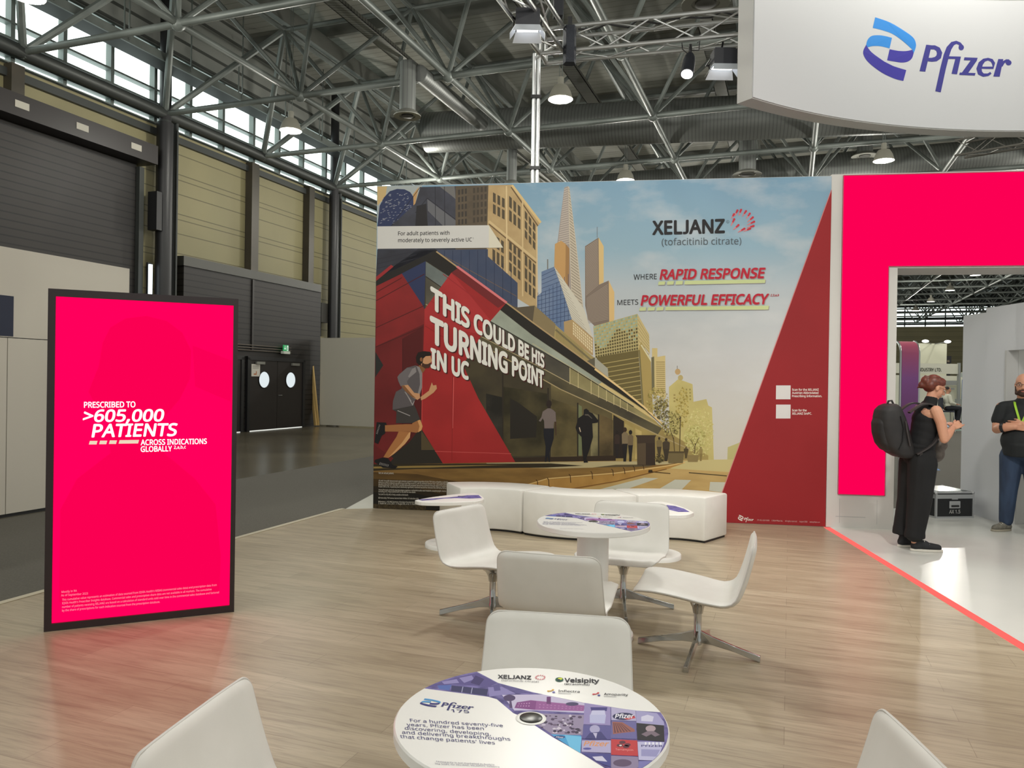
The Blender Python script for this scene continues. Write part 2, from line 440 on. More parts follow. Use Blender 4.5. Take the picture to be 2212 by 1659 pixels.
# maintenance catwalk under the upper windows
cw = thing('catwalk', 'dark steel catwalk running along the high windows', 'catwalk', H(-15.4, 15.9, 9.62))
b = MB(); b.hbox(-15.6, -15.0, -6, 90, 9.58, 9.68); b.build('deck', mat('catwalk_dark', (34, 37, 36), .6), cw, world=True)
b = MB(); b.hbox(-15.02, -14.97, -6, 90, 9.55, 9.75); b.hbox(-15.0, -14.97, -6, 90, 10.6, 10.64); b.build('rail', M_steel, cw, world=True)
for k in range(18):
    b = MB(); mm = -2.1 + 4 * k; b.tube(H(-15.0, mm, 9.7), H(-15.0, mm, 10.62), .02, n=6); b.build('rail_post', M_steel, cw, world=True)
# steel beam carrying the wall head
b = MB(); b.hbox(WL + .02, WL + .12, -6, 90, 8.02, 8.2); struct(b.build('trim_2', M_steel_d))
b = MB(); b.hbox(WL + .02, WL + .10, -6, 90, 8.66, 8.80); struct(b.build('trim_3', M_steel_d))

# roller door with its box
rd = thing('roller_door', 'wide dark brown ribbed roller door on the left hall wall', 'door', H(WL + .1, 12, FZ))
b = MB(); b.hbox(WL + .02, WL + .10, 3.0, 15.25, FZ, 7.1); b.build('curtain', M_brown, rd, world=True)
b = MB(); b.hbox(WL + .02, WL + .62, 3.0, 15.45, 7.06, 7.54); b.build('roller_box', M_brown_f, rd, world=True)
for mm in (11.72, 13.2, 14.75):
    b = MB(); b.hbox(WL + .625, WL + .63, mm - .16, mm + .16, 7.24, 7.39); b.build('label_plate', mat('pale_label', (176, 172, 160)), rd, world=True)
b = MB(); b.hbox(WL + .02, WL + .22, 15.25, 15.4, FZ, 7.0); b.build('guide_rail', M_steel_d, rd, world=True)
# dark door block with double door
db = thing('door_surround', 'dark brown ribbed door block built against the beige hall wall', 'wall panel', H(-15.7, 20, FZ))
b = MB(); b.hbox(WL + .02, -15.62, 16.55, 23.05, FZ, 4.62); b.build('ribbed_cladding', M_brown, db, world=True)
b = MB(); b.hbox(WL + .02, -15.58, 16.5, 23.0, 4.62, 4.88); b.build('top_rail', mat('dark_grey_rail', (66, 66, 62), 0.4, 0.4), db, world=True)
b = MB(); b.hbox(-15.62, -15.58, 19.35, 19.43, 2.4, 4.6); b.build('joint_post', M_brown_f, db, world=True)
b = MB()
for zz in (2.42, 2.5, 2.58): b.hbox(-15.62, -15.56, 16.6, 21.3, zz - .012, zz + .012)
b.build('cable_rail', mat('grey_conduit', (96, 88, 80), 0.4, 0.4), db, world=True)
def hall_door(no, m0, m1, label):
    d = thing('door_%d' % no, label, 'door', H(-15.6, (m0 + m1) / 2, FZ)); d['kind'] = 'structure'
    b = MB(); b.hbox(-15.62, -15.54, m0 - .12, m0, FZ, 2.2); b.hbox(-15.62, -15.54, m1, m1 + .12, FZ, 2.2); b.hbox(-15.62, -15.54, m0 - .12, m1 + .12, 2.12, 2.24)
    b.build('door_frame', M_black, d, world=True)
    mid = (m0 + m1) / 2
    for s_, (a0, a1) in enumerate(((m0, mid - .008), (mid + .008, m1))):
        b = MB(); b.hbox(-15.62, -15.57, a0, a1, FZ + .03, 2.12); lf = b.build('door_leaf', M_brown_f, d, world=True)
        c = H(-15.568, (a0 + a1) / 2 + .02, 1.52); rot = Matrix.Rotation(RZH, 3, 'Z')
        mb = MB(); mb.add([c + rot @ Vector((0, .25 * math.cos(2 * PI * i / 28), .25 * math.sin(2 * PI * i / 28))) for i in range(28)], [tuple(range(28))])
        mb.build('porthole', glow('porthole_daylight', (0.80, 0.88, 0.90), 0.95), lf, world=True)
        mb = MB(); mb.path([c + rot @ Vector((.008, .265 * math.cos(2 * PI * i / 28), .265 * math.sin(2 * PI * i / 28))) for i in range(28)], .014, 6, closed=True)
        mb.build('porthole_ring', M_black, lf, world=True)
        mb = MB(); mb.hbox(-15.56, -15.50, a0 + .25 if s_ == 0 else a1 - .65, a0 + .65 if s_ == 0 else a1 - .25, 2.0, 2.08); mb.build('door_closer', mat('closer_grey', (140, 140, 134), 0.4, 0.5), lf, world=True)
    b = MB(); h0 = H(-15.54, mid + .08, 1.02); b.tube(H(-15.57, mid + .08, 1.02), h0, .012, n=8); b.tube(h0, H(-15.54, mid + .22, 1.02), .010, n=8)
    b.build('door_handle', M_alu, d, world=True)
    b = MB(); b.hbox(-15.60, -15.56, m0, m1, FZ + .004, FZ + .022); b.build('light_gap', glow('door_gap_daylight', (0.95, 0.97, 0.9), 1.0), d, world=True)
hall_door(1, 19.25, 21.95, 'dark brown double door with two round portholes')
hall_door(2, 16.75, 18.85, 'dark double door mostly behind the tall pink screen')
ex = thing('exit_sign', 'small lit green emergency exit sign above the porthole door', 'sign', H(-15.5, 20.9, 2.45))
b = MB(); b.hbox(-15.55, -15.44, 20.74, 21.08, 2.37, 2.46); b.build('housing', mat('sign_housing', (200, 205, 195)), ex, world=True)
b = MB(); b.hbox(-15.50, -15.48, 20.77, 21.05, 2.462, 2.66); ep = b.build('panel', glow('exit_green', (0.05, 0.42, 0.14), 0.7), ex, world=True)
b = MB(); xw = -15.478
def hq(l, pts): return [H(l, p[0], p[1]) for p in pts]
b.add(hq(xw, [(20.845, 2.64), (20.865, 2.64), (20.865, 2.56), (20.895, 2.56), (20.855, 2.49), (20.815, 2.56), (20.845, 2.56)]), [tuple(range(7))])
b.add(hq(xw, [(20.95, 2.64), (21.03, 2.64), (21.03, 2.48), (20.95, 2.48)]), [(0, 1, 2, 3)])
b.build('pictogram', glow('exit_white', (0.85, 1.0, 0.85), 1.0), ep, world=True)
b = MB(); b.add(hq(xw + .002, [(20.985, 2.62), (21.005, 2.62), (21.01, 2.50), (20.97, 2.50), (20.98, 2.56)]), [tuple(range(5))]); b.build('figure', mat('exit_dark_green', (20, 110, 50)), ep, world=True)
nt = thing('door_notice', 'white paper notice fixed on the left porthole door leaf', 'notice', H(-15.55, 19.6, 1.9))
b = MB(); b.hbox(-15.565, -15.555, 19.32, 19.72, 1.62, 2.0); b.build('sheet', mat('notice_white', (205, 200, 190)), nt, world=True)
b = MB()
b.add(hq(-15.553, [(19.42, 1.67), (19.56, 1.67), (19.56, 1.78), (19.52, 1.78), (19.52, 1.71), (19.42, 1.71)]), [tuple(range(6))])
b.build('mark', mat('notice_orange', (180, 110, 70)), nt, world=True)
b = MB()
for k in range(3): b.add(hq(-15.553, [(19.36, 1.94 - .04 * k), (19.66, 1.94 - .04 * k), (19.66, 1.955 - .04 * k), (19.36, 1.955 - .04 * k)]), [(0, 1, 2, 3)])
b.build('lines', mat('notice_grey', (130, 126, 120)), nt, world=True)

# hall columns and wall posts
def column(m, r, label):
    c = thing('hall_column', label, 'column', H(-15.7, m, FZ))
    b = MB(); b.tube(H(-15.7, m, FZ), H(-15.7, m, 8.3), r, n=20); b.tube(H(-15.7, m, 8.3), H(-15.7, m, 12.0), .15, n=20); b.build('shaft', M_black, c, world=True, smooth=True)
    b = MB(); b.tube(H(-15.7, m, 8.25), H(-15.7, m, 8.55), r * .8, .12, n=20); b.build('head', M_steel_d, c, world=True, smooth=True)
    for k, (dl, dm) in enumerate(((.1, .34), (.02, .40), (-.1, .44))):
        b = MB(); b.tube(H(-15.7 + dl, m + dm, FZ), H(-15.7 + dl, m + dm, 8.9 if k else 8.2), .03 + .01 * k, n=8); b.build('pipe', M_steel_d, c, world=True, smooth=True)
    return c
c1 = column(15.9, .21, 'thick black steel column beside the ribbed roller door')
b = MB(); b.hbox(-15.2, -15.1, 16.15, 16.28, 2.75, 2.95); b.hbox(-15.2, -15.1, 16.15, 16.28, 3.1, 3.3); b.build('socket_box', mat('socket_grey', (140, 136, 130)), c1, world=True)
b = MB(); b.hbox(-15.25, -15.15, 16.62, 16.72, 2.98, 3.18); b.hbox(-15.25, -15.15, 16.62, 16.72, 2.55, 2.78); b.build('cee_socket', mat('orange_plastic', (214, 112, 44)), c1, world=True)
b = MB(); b.path([H(-15.2, 16.7, 3.05), H(-15.1, 16.85, 3.0), H(-15.1, 16.95, 2.8), H(-15.15, 16.95, 2.2), H(-15.2, 16.9, 1.0)], .03, 8); b.build('cable', M_rubber, c1, world=True, smooth=True)
b = MB(); b.hbox(-15.85, -15.55, 15.50, 15.68, 5.4, 6.4); b.build('motor', M_black, c1, world=True)
column(23.9, .17, 'black steel column with pipes beside the white board')
tl = thing('tube_light', 'bright vertical tube light on the wall beside the black column', 'lamp', H(-15.8, 15.5, 3))
b = MB(); b.hbox(-15.78, -15.72, 15.48, 15.56, 2.2, 4.5); b.build('tube', glow('tube_white', (0.85, 0.97, 1.0), 2.2), tl, world=True)
b = MB(); b.hbox(-15.83, -15.78, 15.46, 15.58, 2.15, 4.55); b.build('backplate', M_black, tl, world=True)
for mm, ww, zz, lab in ((11.9, .3, 7.56, 'dark wall post above the roller door'), (19.75, .34, 4.88, 'dark wall post above the porthole door'), (22.75, .3, 4.88, 'dark wall post at the right end of the door block')):
    b = MB(); b.hbox(WL + .01, WL + .26, mm - ww / 2, mm + ww / 2, zz, 8.3)
    tag(b.build('wall_post', add_noise(mat('post_bronze', (74, 68, 58), 0.45, 0.3), (64, 60, 52), 1)), lab, 'post', 'wall posts of the hall')
jb = thing('junction_box', 'grey electric box with pipes on the beige wall', 'electric box', H(-16, 23.3, 3))
b = MB(); b.hbox(WL + .02, WL + .3, 23.35, 23.75, 3.6, 4.3); b.build('cabinet', mat('dark_box', (56, 54, 50)), jb, world=True)
b = MB(); b.hbox(WL + .02, WL + .2, 23.42, 23.7, 2.6, 3.1); b.build('lower_box', mat('beige_box', (150, 142, 112)), jb, world=True)
b = MB()
for q in (23.48, 23.6):
    b = MB(); b.tube(H(WL + .1, q, 3.1), H(WL + .1, q, 3.6), .03, n=8); b.build('pipe', M_rubber, jb, world=True, smooth=True)
b = MB(); b.path([H(WL + .1, 23.5, 2.6), H(WL + .1, 23.5, 1.9), H(WL + .1, 23.6, 1.75), H(WL + .1, 24.4, 1.75)], .035, 8); b.build('pipe', M_rubber, jb, world=True, smooth=True)

# left rear white board, planks, left front partition
b = MB(); a0 = on_z(690, 920.5, FZ); a1 = a0 + Vector((CA, -SA, 0)) * 6.5; nrm = Vector((SA, CA, 0)) * .06
b.add([p + Vector((0, 0, zz)) for zz in (FZ + .05, 3.0) for p in (a0 - Vector((0, 0, FZ)), a1 - Vector((0, 0, FZ)), a1 + nrm - Vector((0, 0, FZ)), a0 + nrm - Vector((0, 0, FZ)))], [(0, 1, 2, 3), (4, 5, 6, 7), (0, 1, 5, 4), (1, 2, 6, 5), (2, 3, 7, 6), (3, 0, 4, 7)])
tag(b.build('partition_board', mat('grey_white_board', (190, 186, 172), 0.6)), 'plain off-white board standing in front of the beige wall', 'board')
for k, (u0, v0, u1, v1) in enumerate(((682, 917, 667, 752), (686, 917, 671, 765))):
    p0 = on_z(u0, v0 + 4, FZ); p1 = on_plane(u1, v1, H(-15.9 + .16 * k, 0), Vector((CA, -SA, 0)))
    b = MB(); d = (p1 - p0).normalized(); R = Matrix.Identity(3)
    zq = d.to_track_quat('Z', 'Y').to_matrix(); b.box((p0 + p1) / 2 + Vector((0, 0, .03)), (.07, .12, (p1 - p0).length), M=zq)
    tag(b.build('wooden_batten', mat('raw_pine', (186, 156, 98), 0.7)), ('left' if k == 0 else 'right') + ' of two long pine battens leaning beside the off-white board', 'wood batten', 'battens leaning on the wall')
pw = thing('white_partition', 'tall white partition wall with dark blue square at the left', 'partition wall', H(-8.58, 4, FZ))
LP = -8.55
for a0, a1, z0, z1 in ((3.0, 6.33, FZ + .04, 2.01), (6.34, 8.06, FZ + .04, 2.01), (3.0, 8.06, 2.02, 3.06)):
    b = MB(); b.hbox(LP - .08, LP, a0, a1, z0, z1); b.build('panel', mat('warm_white_panel', (196, 190, 178), 0.6), pw, world=True)
b = MB(); b.hbox(LP, LP + .004, 3.0, 6.40, 2.03, 2.5); b.build('blue_square', mat('navy_print', (26, 34, 58)), pw, world=True)
b = MB(); b.hbox(LP - .07, LP - .01, 3.0, 8.04, FZ, FZ + .04); b.build('plinth', M_black, pw, world=True)

# ------------------------------------------------------------------ space frame of the roof
sf = thing('roof_space_frame', 'grey tubular steel space frame carrying the hall roof', 'roof truss', H(0, 15.9, 8.55)); sf['kind'] = 'structure'
NI, NJ0, NJ1 = 18, -4, 19
BZ, TZ = 8.55, 11.32
bn = lambda i, j: H(-15.46 + 4 * i - (.24 if i == 0 else 0), 15.9 + 4 * j, BZ)
tn = lambda i, j: H(-13.46 + 4 * i, 17.9 + 4 * j, TZ)
for i in range(NI + 1):
    b = MB(); b.tube(bn(i, NJ0), bn(i, NJ1), .15 if i == 0 else .075, n=10); b.build('chord', M_steel_d if i == 0 else M_steel, sf, smooth=True, world=True)
    if i < NI:
        b = MB(); b.tube(tn(i, NJ0), tn(i, NJ1 - 1), .07, n=8); b.build('chord', M_steel, sf, smooth=True, world=True)
for j in range(NJ0, NJ1 + 1):
    b = MB(); b.tube(bn(0, j), bn(NI, j), .075, n=10); b.build('chord', M_steel, sf, smooth=True, world=True)
    if j < NJ1:
        b = MB(); b.tube(tn(0, j), tn(NI - 1, j), .07, n=8); b.build('chord', M_steel, sf, smooth=True, world=True)
webs = []
for i in range(NI):
    for j in range(NJ0, NJ1):
        for di in (0, 1):
            for dj in (0, 1): webs.append((bn(i + di, j + dj), tn(i, j), i, j))
def vis(wb):
    c = (wb[0] + wb[1]) / 2 - EYE
    if c.y < 3: return 1e9
    return c.length + (0 if abs(c.x / c.y) < .8 and c.z / c.y < .65 else 60)
webs.sort(key=vis)
for k in range(96):
    b = MB(); b.tube(webs[k][0], webs[k][1], .085 if webs[k][2] == 0 and webs[k][0].x * CA - webs[k][0].y * SA < -14 else .055, n=8); b.build('web_strut', M_steel, sf, smooth=True, world=True)
b = MB()
for wb in webs[96:]:
    b.tube(wb[0], wb[1], .055, n=6, caps=False)
r = b.build('web_strut', M_steel, sf, smooth=True, world=True, fix=False); r['kind'] = 'stuff'
b = MB()
for i in range(0, 9):
    for j in range(-2, 8):
        b.ball(bn(i, j), .15, 10, 6); b.ball(tn(i, j), .13, 8, 5)
b.build('node_joint', M_steel, sf, smooth=True, world=True, fix=False)
# roof purlins and cable trays below the deck
b = MB()
for j in range(-4, 20): b.hbox(WL, 60, 15.9 + 4 * j - .07, 15.9 + 4 * j + .07, 11.95, 12.3)
struct(b.build('ceiling_beam', M_purlin))
b = MB()
for i in range(0, 16): b.hbox(-13.46 + 4 * i - .09, -13.46 + 4 * i + .09, -6, 94, 11.5, 11.95)
struct(b.build('ceiling_purlin', M_purlin))
for l0, z0, lab in ((-10.2, 10.4, 'perforated cable tray nearest the left windows'), (-2.2, 10.9, 'perforated cable tray above the wall mural'), (-5.9, 10.3, 'narrow cable tray over the tall light mast')):
    b = MB(); b.hbox(l0 - .2, l0 + .2, 2, 60, z0, z0 + .02); b.hbox(l0 - .2, l0 - .18, 2, 60, z0, z0 + .1); b.hbox(l0 + .18, l0 + .2, 2, 60, z0, z0 + .1)
    tag(b.build('cable_tray', add_grooves(mat('perforated_steel', (120, 120, 112), 0.5, 0.4), (90, 90, 84), .12, 1, .4)), lab, 'cable tray', 'cable trays under the roof')
# thin hangers from the catwalk zone
hg = MB()
for k in range(14):
    for q in (0, 2): hg.tube(H(-14.95, 4 + 4 * k + q, 9.6), H(-14.95, 4 + 4 * k + q, 12.0), .02, n=5)
tag(hg.build('hanger_rods', M_steel), 'thin hanger rods holding the catwalk from the roof', 'hanger rods')['kind'] = 'structure'

# ------------------------------------------------------------------ ducts
def duct(name_label, p0, p1, r, seams=None, group=None):
    p0, p1 = Vector(p0), Vector(p1); d = p1 - p0
    b = MB(); b.tube((0, 0, 0), (d.length, 0, 0), r, n=28)
    o = b.build('ventilation_duct', M_duct, smooth=True); o.location = p0; o.rotation_euler = d.to_track_quat('X', 'Z').to_euler()
    return tag(o, name_label, 'duct', group)
pa = at_y(922, 287, 24.5); pb = at_y(1700, 250, 21.6)
duct('large round steel duct crossing above the wall mural', pa, pa + (pb - pa) * 2.2, .62)
pa = at_y(1290, 410, 30.0); pb = at_y(1960, 352, 27.4)
duct('large round duct far back just above the mural edge', pa + (pb - pa) * -.1, pa + (pb - pa) * 2.0, .58)
pa = at_y(905, 158, 17.2); pb = at_y(1040, 268, 21.6)
duct('slim spiral duct running diagonally towards the large duct', pa, pb, .19)
def diffuser(u, v0, v1, Y, r, label):
    p1 = at_y(u, v1, Y); p0 = at_y(u, v0, Y)
    t = thing('air_diffuser', label, 'air diffuser', p1, group='air diffusers under the roof')
    h = p0.z - p1.z
    b = MB(); b.tube((0, 0, .12), (0, 0, h), r, n=20); b.build('pipe', M_duct, t, smooth=True)
    b = MB(); b.lathe([(r * .95, .14), (r * 1.25, .1), (r * 1.7, .02), (r * 1.7, 0), (r * 1.0, .01), (r * .95, .03)], n=24); b.build('ring', mat('diffuser_grey', (150, 150, 142), .4, .4), t, smooth=True)
    b = MB(); b.lathe([(0, .03), (r * .75, .03), (r * .75, .0), (r * .6, -.01), (0, -.01)], n=24); b.build('core', mat('diffuser_dark', (70, 70, 66), .5), t, smooth=True)
diffuser(880, 135, 252, 17.2, .18, 'round air diffuser on a vertical pipe left of the mast')
diffuser(1614, 275, 378, 24.0, .26, 'vertical air pipe dropping to the mural top near its red end')
diffuser(1105, 322, 400, 24.0, .16, 'short vertical air pipe beside the mast above the mural')
diffuser(1868, 280, 338, 27.0, .26, 'vertical air pipe under the white hanging sign')
diffuser(1524, -60, 10, 12.0, .22, 'round air diffuser at the top edge above the truss')

# ------------------------------------------------------------------ high-bay lamps
M_lampglow = glow('lamp_disc', (1.0, 0.985, 0.92), 7.0)
M_shade = mat('lamp_shade_grey', (150, 148, 136), .5)
def make_lamp():
    t = thing('high_bay_lamp', 'lamp', 'ceiling lamp', (0, 0, 0))
    b = MB(); b.lathe([(.10, .30), (.15, .29), (.22, .17), (.265, .02), (.27, 0), (.262, 0), (.21, .16), (.14, .27), (.09, .28)], n=28); b.build('shade', M_shade, t, smooth=True)
    b = MB(); b.lathe([(0, .012), (.258, .012)], n=28); b.build('diffuser', M_lampglow, t, fix=False)
    b = MB(); b.tube((0, 0, .3), (0, 0, .48), .07, n=12); b.build('ballast', M_shade, t, smooth=True)
    b = MB(); b.tube((-.03, 0, .48), (-.03, 0, 4.57), .008, n=5); b.tube((.03, 0, .48), (.03, 0, 4.57), .008, n=5); b.build('hanger', M_steel, t)
    return t
lamp0 = make_lamp(); first = True
names = {(0, 1): 'round high bay lamp over the roller door', (0, 2): 'round high bay lamp hanging in front of the beige wall', (1, 2): 'round high bay lamp just right of the tall light mast',
         (1, 3): 'small high bay lamp peeking over the mural top edge', (2, 3): 'round high bay lamp under the white hanging sign'}
for i, l0 in enumerate((-11.8, -4.8, 2.3, 9.4, 16.5)):
    for k in range(-1, 11):
        m0 = 9 + 7.0 * (k - 1) - (3.2 if i == 3 and k >= 5 else 0); p = H(l0, m0, 7.75)
        hidden = p.y < 2
        if (i, k) in names or (i == 3 and k >= 5) or (i in (2, 4) and k >= 7):
            o = lamp0 if first else copy_tree(lamp0); first = False
            o.location = p
            o['label'] = names.get((i, k)) or (('nearest', 'second nearest', 'third', 'fourth', 'fifth', 'farthest')[k - 5] + ' lit lamp disc of the row seen through the archway' if i == 3 else 'lit lamp disc far off in the dark hall roof')
            o['group'] = 'high bay lamps of the hall'
        if k <= 5 or (k % 2 == 0 and i in (1, 3)):
            L = bpy.data.lights.new('high_bay_light', 'POINT'); L.shadow_soft_size = .12; L.energy = 270 if k <= 5 else 900; L.color = (1, .97, .88)
            lo = bpy.data.objects.new('high_bay_light', L); COL.objects.link(lo); lo.location = p + Vector((0, 0, -.14))
# ------------------------------------------------------------------ print colours (ink on the boards)
def ink(rgb, key=None, rough=0.6):
    k = key or 'ink_%d_%d_%d' % tuple(rgb)
    return mat(k, rgb, rough, 0, 0.25)
INKS = {}
# ------------------------------------------------------------------ mural wall
MZ = 3.98
mw = thing('mural_wall', 'large printed wall with city street, runner and red wedge', 'display wall', M0)
b = MB(); pb = [M0, M1, M1 - MN * .18, M0 - MN * .18]
b.prism([(p.x, p.y) for p in pb], 0.0, MZ); b.build('board', M_white, mw, world=True)
def mural(u, v, lift): return on_plane(u, v, M0 + MN * lift, MN)
art = Art(mural, 0.00002, 0.0008)
def sky_ink():
    m = mat('printed_sky', (150, 180, 195), 0.6, 0, 0.25); N, L, B = nodes(m)
    tc = N.new('ShaderNodeTexCoord'); sp = N.new('ShaderNodeSeparateXYZ'); L.new(tc.outputs['Object'], sp.inputs[0])
    r = N.new('ShaderNodeMapRange'); r.inputs[1].default_value = 0.6; r.inputs[2].default_value = 3.98; L.new(sp.outputs[2], r.inputs[0])
    cr = N.new('ShaderNodeValToRGB'); e = cr.color_ramp.elements
    e[0].position = 0.0; e[0].color = lin((202, 196, 182)); e[1].position = 1.0; e[1].color = lin((124, 158, 182))
    for p, c in ((0.40, (196, 196, 196)), (0.62, (182, 190, 195)), (0.76, (146, 174, 190))):
        q = e.new(p); q.color = lin(c)
    L.new(r.outputs[0], cr.inputs[0])
    mp = N.new('ShaderNodeMapping'); mp.inputs['Scale'].default_value = (1.0, 1.0, 2.0); L.new(tc.outputs['Object'], mp.inputs[0])
    nz = N.new('ShaderNodeTexNoise'); nz.inputs['Scale'].default_value = 1.5; nz.inputs['Detail'].default_value = 7; L.new(mp.outputs[0], nz.inputs['Vector'])
    r2 = N.new('ShaderNodeMapRange'); r2.inputs[1].default_value = 0.5; r2.inputs[2].default_value = 0.8; r2.inputs[4].default_value = 0.7; L.new(nz.outputs[0], r2.inputs[0])
    mx = N.new('ShaderNodeMix'); mx.data_type = 'RGBA'; L.new(r2.outputs[0], mx.inputs[0]); L.new(cr.outputs[0], mx.inputs['A']); mx.inputs['B'].default_value = lin((206, 206, 206))
    L.new(mx.outputs['Result'], B.inputs['Base Color']); return m
art.poly([(815, 402.5), (1796.6, 380.5), (1783, 1137.5), (806, 1097.5)], sky_ink())
P = art.poly
def mott(key, a, c, sc=3, st=(1, 1, 1), am=.8):
    return add_noise(ink(a, key), c, sc, 5, st, am)
# upper left buildings
P([(815, 403), (912, 401), (893, 480), (815, 480)], ink((165, 172, 172)))
P([(815, 403), (836, 402.5), (833, 424), (815, 445)], ink((200, 172, 122)))
P([(905, 403), (897, 440), (893, 446), (892, 420)], ink((190, 150, 100)))
tower = [(815, 489), (820, 445), (829, 427), (842, 413), (858, 408), (874, 409), (886, 415), (893, 425), (893, 489)]
P(tower, ink((52, 60, 92)))
random.seed(3)
for k in range(110):
    x = random.uniform(820, 888); y = random.uniform(418, 486)
    if y < 408 + abs(x - 862) * .5: continue
    art.line((x, y), (x + random.uniform(2, 5), y - random.uniform(.3, 1.2)), 1.0, ink((150, 152, 160)))
art.up()
P([(908, 404), (984, 402), (984, 545), (815, 600), (815, 540), (845, 488), (897, 440)], mott('dark_glass_print', (72, 73, 84), (58, 58, 64), 5))
P([(923, 430), (984, 476), (984, 489), (958, 489), (924, 455)], ink((104, 104, 108)))
P([(950, 403), (982, 402), (984, 430), (972, 420)], ink((112, 110, 108)))
P([(900, 445), (921, 440), (924, 489), (897, 489)], ink((46, 44, 46)))
for a, c in (((908, 404), (845, 489)), ((923, 428), (984, 474)), ((923, 428), (897, 460)), ((940, 403), (941, 488)), ((960, 403), (961, 488))): art.line(a, c, 1.2, ink((44, 44, 50)))
art.up()
P([(984, 402), (1055, 400), (1055, 545), (984, 545)], mott('shaded_facade_print', (100, 88, 72), (84, 74, 62), 6))
art.grid([(988, 408), (1010, 404), (1010, 486), (988, 488)], 3, 5, .6, .7, ink((66, 60, 54)))
art.grid([(1020, 404), (1053, 400), (1053, 480), (1020, 484)], 4, 5, .55, .7, ink((72, 64, 55)))
P([(1055, 400), (1106, 399), (1130, 431), (1168, 481), (1161, 489), (1162, 662), (1155, 668), (1110, 640), (1050, 600), (1053, 480)], mott('sandstone_print', (188, 162, 118), (170, 142, 100), 5))
for q, nx, ny in (([(1063, 412), (1092, 428), (1092, 478), (1063, 462)], 3, 2), ([(1098, 418), (1126, 446), (1126, 500), (1098, 478)], 3, 2), ([(1132, 450), (1158, 486), (1158, 545), (1132, 512)], 3, 3),
                 ([(1062, 500), (1090, 520), (1090, 585), (1062, 565)], 3, 2), ([(1098, 515), (1126, 540), (1126, 610), (1098, 585)], 3, 3), ([(1132, 545), (1158, 572), (1158, 650), (1132, 630)], 3, 3)):
    art.grid(q, nx, ny, .62, .8, ink((86, 76, 60)))
for a, c, wd, cc in (((1056, 478), (1158, 562), 5, (205, 180, 135)), ((1056, 484), (1158, 568), 2.5, (110, 88, 60)), ((1106, 400), (1168, 481), 5, (212, 184, 130)), ((1104, 404), (1162, 488), 2.5, (105, 84, 58)), ((1094, 402), (1095, 590), 3, (214, 190, 145)), ((1129, 432), (1129, 640), 3, (205, 180, 135)), ((1160, 490), (1160, 660), 2.5, (214, 190, 150))):
    art.line(a, c, wd, ink(cc), True)
# skyline
P([(1219, 405), (1227, 402), (1231, 529), (1235, 690), (1204, 640), (1204, 524)], ink((158, 148, 142)))
P([(1227, 402), (1230, 405), (1246, 537), (1266, 720), (1236, 690), (1230, 529)], ink((196, 184, 164)))
art.grid([(1219, 407), (1226, 404), (1230, 528), (1205, 534)], 1, 26, 1, .4, ink((190, 178, 165)))
art.grid([(1228, 404), (1230, 407), (1264, 700), (1235, 680)], 1, 44, .9, .4, ink((150, 140, 126)))
P([(1198.6, 527), (1212, 520), (1222, 527), (1230, 537), (1229, 640), (1219, 622), (1197, 582)], ink((192, 150, 96)))
P([(1222, 527), (1230, 537), (1229, 640), (1221, 626)], ink((160, 122, 78)))
P([(1263.6, 532), (1293, 513), (1294, 615), (1315, 606), (1316, 705), (1300, 720), (1270, 690), (1264, 660)], ink((128, 113, 102)))
art.grid([(1264, 534), (1292, 516), (1293, 616), (1265, 640)], 1, 30, .96, .42, ink((160, 146, 132)))
art.grid([(1266, 644), (1314, 612), (1315, 690), (1268, 700)], 1, 22, .96, .42, ink((154, 140, 126)))
P([(1293, 513), (1304, 532), (1304, 610), (1294, 615)], ink((214, 184, 126)))
P([(1315, 606), (1327, 631), (1327, 690), (1316, 700)], ink((216, 182, 124)))
art.line((1290, 513), (1290, 490), 1.2, ink((110, 115, 118))); art.line((1183, 560), (1183, 582), 2.5, ink((120, 118, 112)), True)
P([(1160, 640), (1169.6, 632), (1169.6, 587), (1197, 576), (1213, 620), (1236, 692), (1240, 720), (1218, 720), (1160, 668)], mott('blue_glass_print', (96, 116, 150), (120, 135, 160), 4))
for k in range(9): art.line((1162 + k * 8.2, 640 - k * 6 if k > 1 else 632), (1162 + k * 8.2, 670 + k * 6), 1.0, ink((58, 72, 104)))
for k in range(13): art.line((1161 if k > 4 else 1170, 596 + k * 9), (1200 + k * 2.9 + 2, 581 + k * 9), 1.0, ink((58, 72, 104)))
art.up()
P([(1197, 576), (1206, 588), (1262, 668), (1281, 730), (1281, 762), (1236, 692), (1213, 620)], ink((206, 200, 184)))
for k in range(16): art.line((1199 + k * 2.5, 584 + k * 7.2), (1207 + k * 4.6, 590 + k * 9.4), .8, ink((160, 152, 138)))
art.up()
P([(1218, 695), (1236, 690), (1281, 730), (1281, 768), (1277, 766), (1219, 722)], ink((176, 148, 104)))
art.grid([(1237, 694), (1280, 732), (1280, 764), (1237, 722)], 10, 5, .72, .72, ink((222, 206, 168)))
P([(1281.7, 704.6), (1377, 678), (1379, 756), (1286, 774)], ink((182, 168, 116)))
random.seed(11)
for i in range(18):
    for j in range(11):
        q = [Vector(p) for p in ((1281.7, 704.6), (1377, 678), (1379, 756), (1286, 774))]
        at_ = lambda a, c: (q[0] * (1 - a) + q[1] * a) * (1 - c) + (q[3] * (1 - a) + q[2] * a) * c
        a0, a1, c0, c1 = (i + .16) / 18, (i + .84) / 18, (j + .18) / 11, (j + .82) / 11
        low = j > 5 + 2.5 * math.sin(i * .5) or (i > 11 and j > 3 and (i + j) % 3 < 2)
        art.poly([at_(a0, c0), at_(a1, c0), at_(a1, c1), at_(a0, c1)], ink((92, 82, 52)) if low else ink(((152, 178, 168), (160, 170, 140), (140, 160, 140))[(i + j) % 3]), False)
art.up()
P([(1377, 678), (1402, 722), (1404, 766), (1385, 740), (1379, 756)], ink((198, 180, 128)))
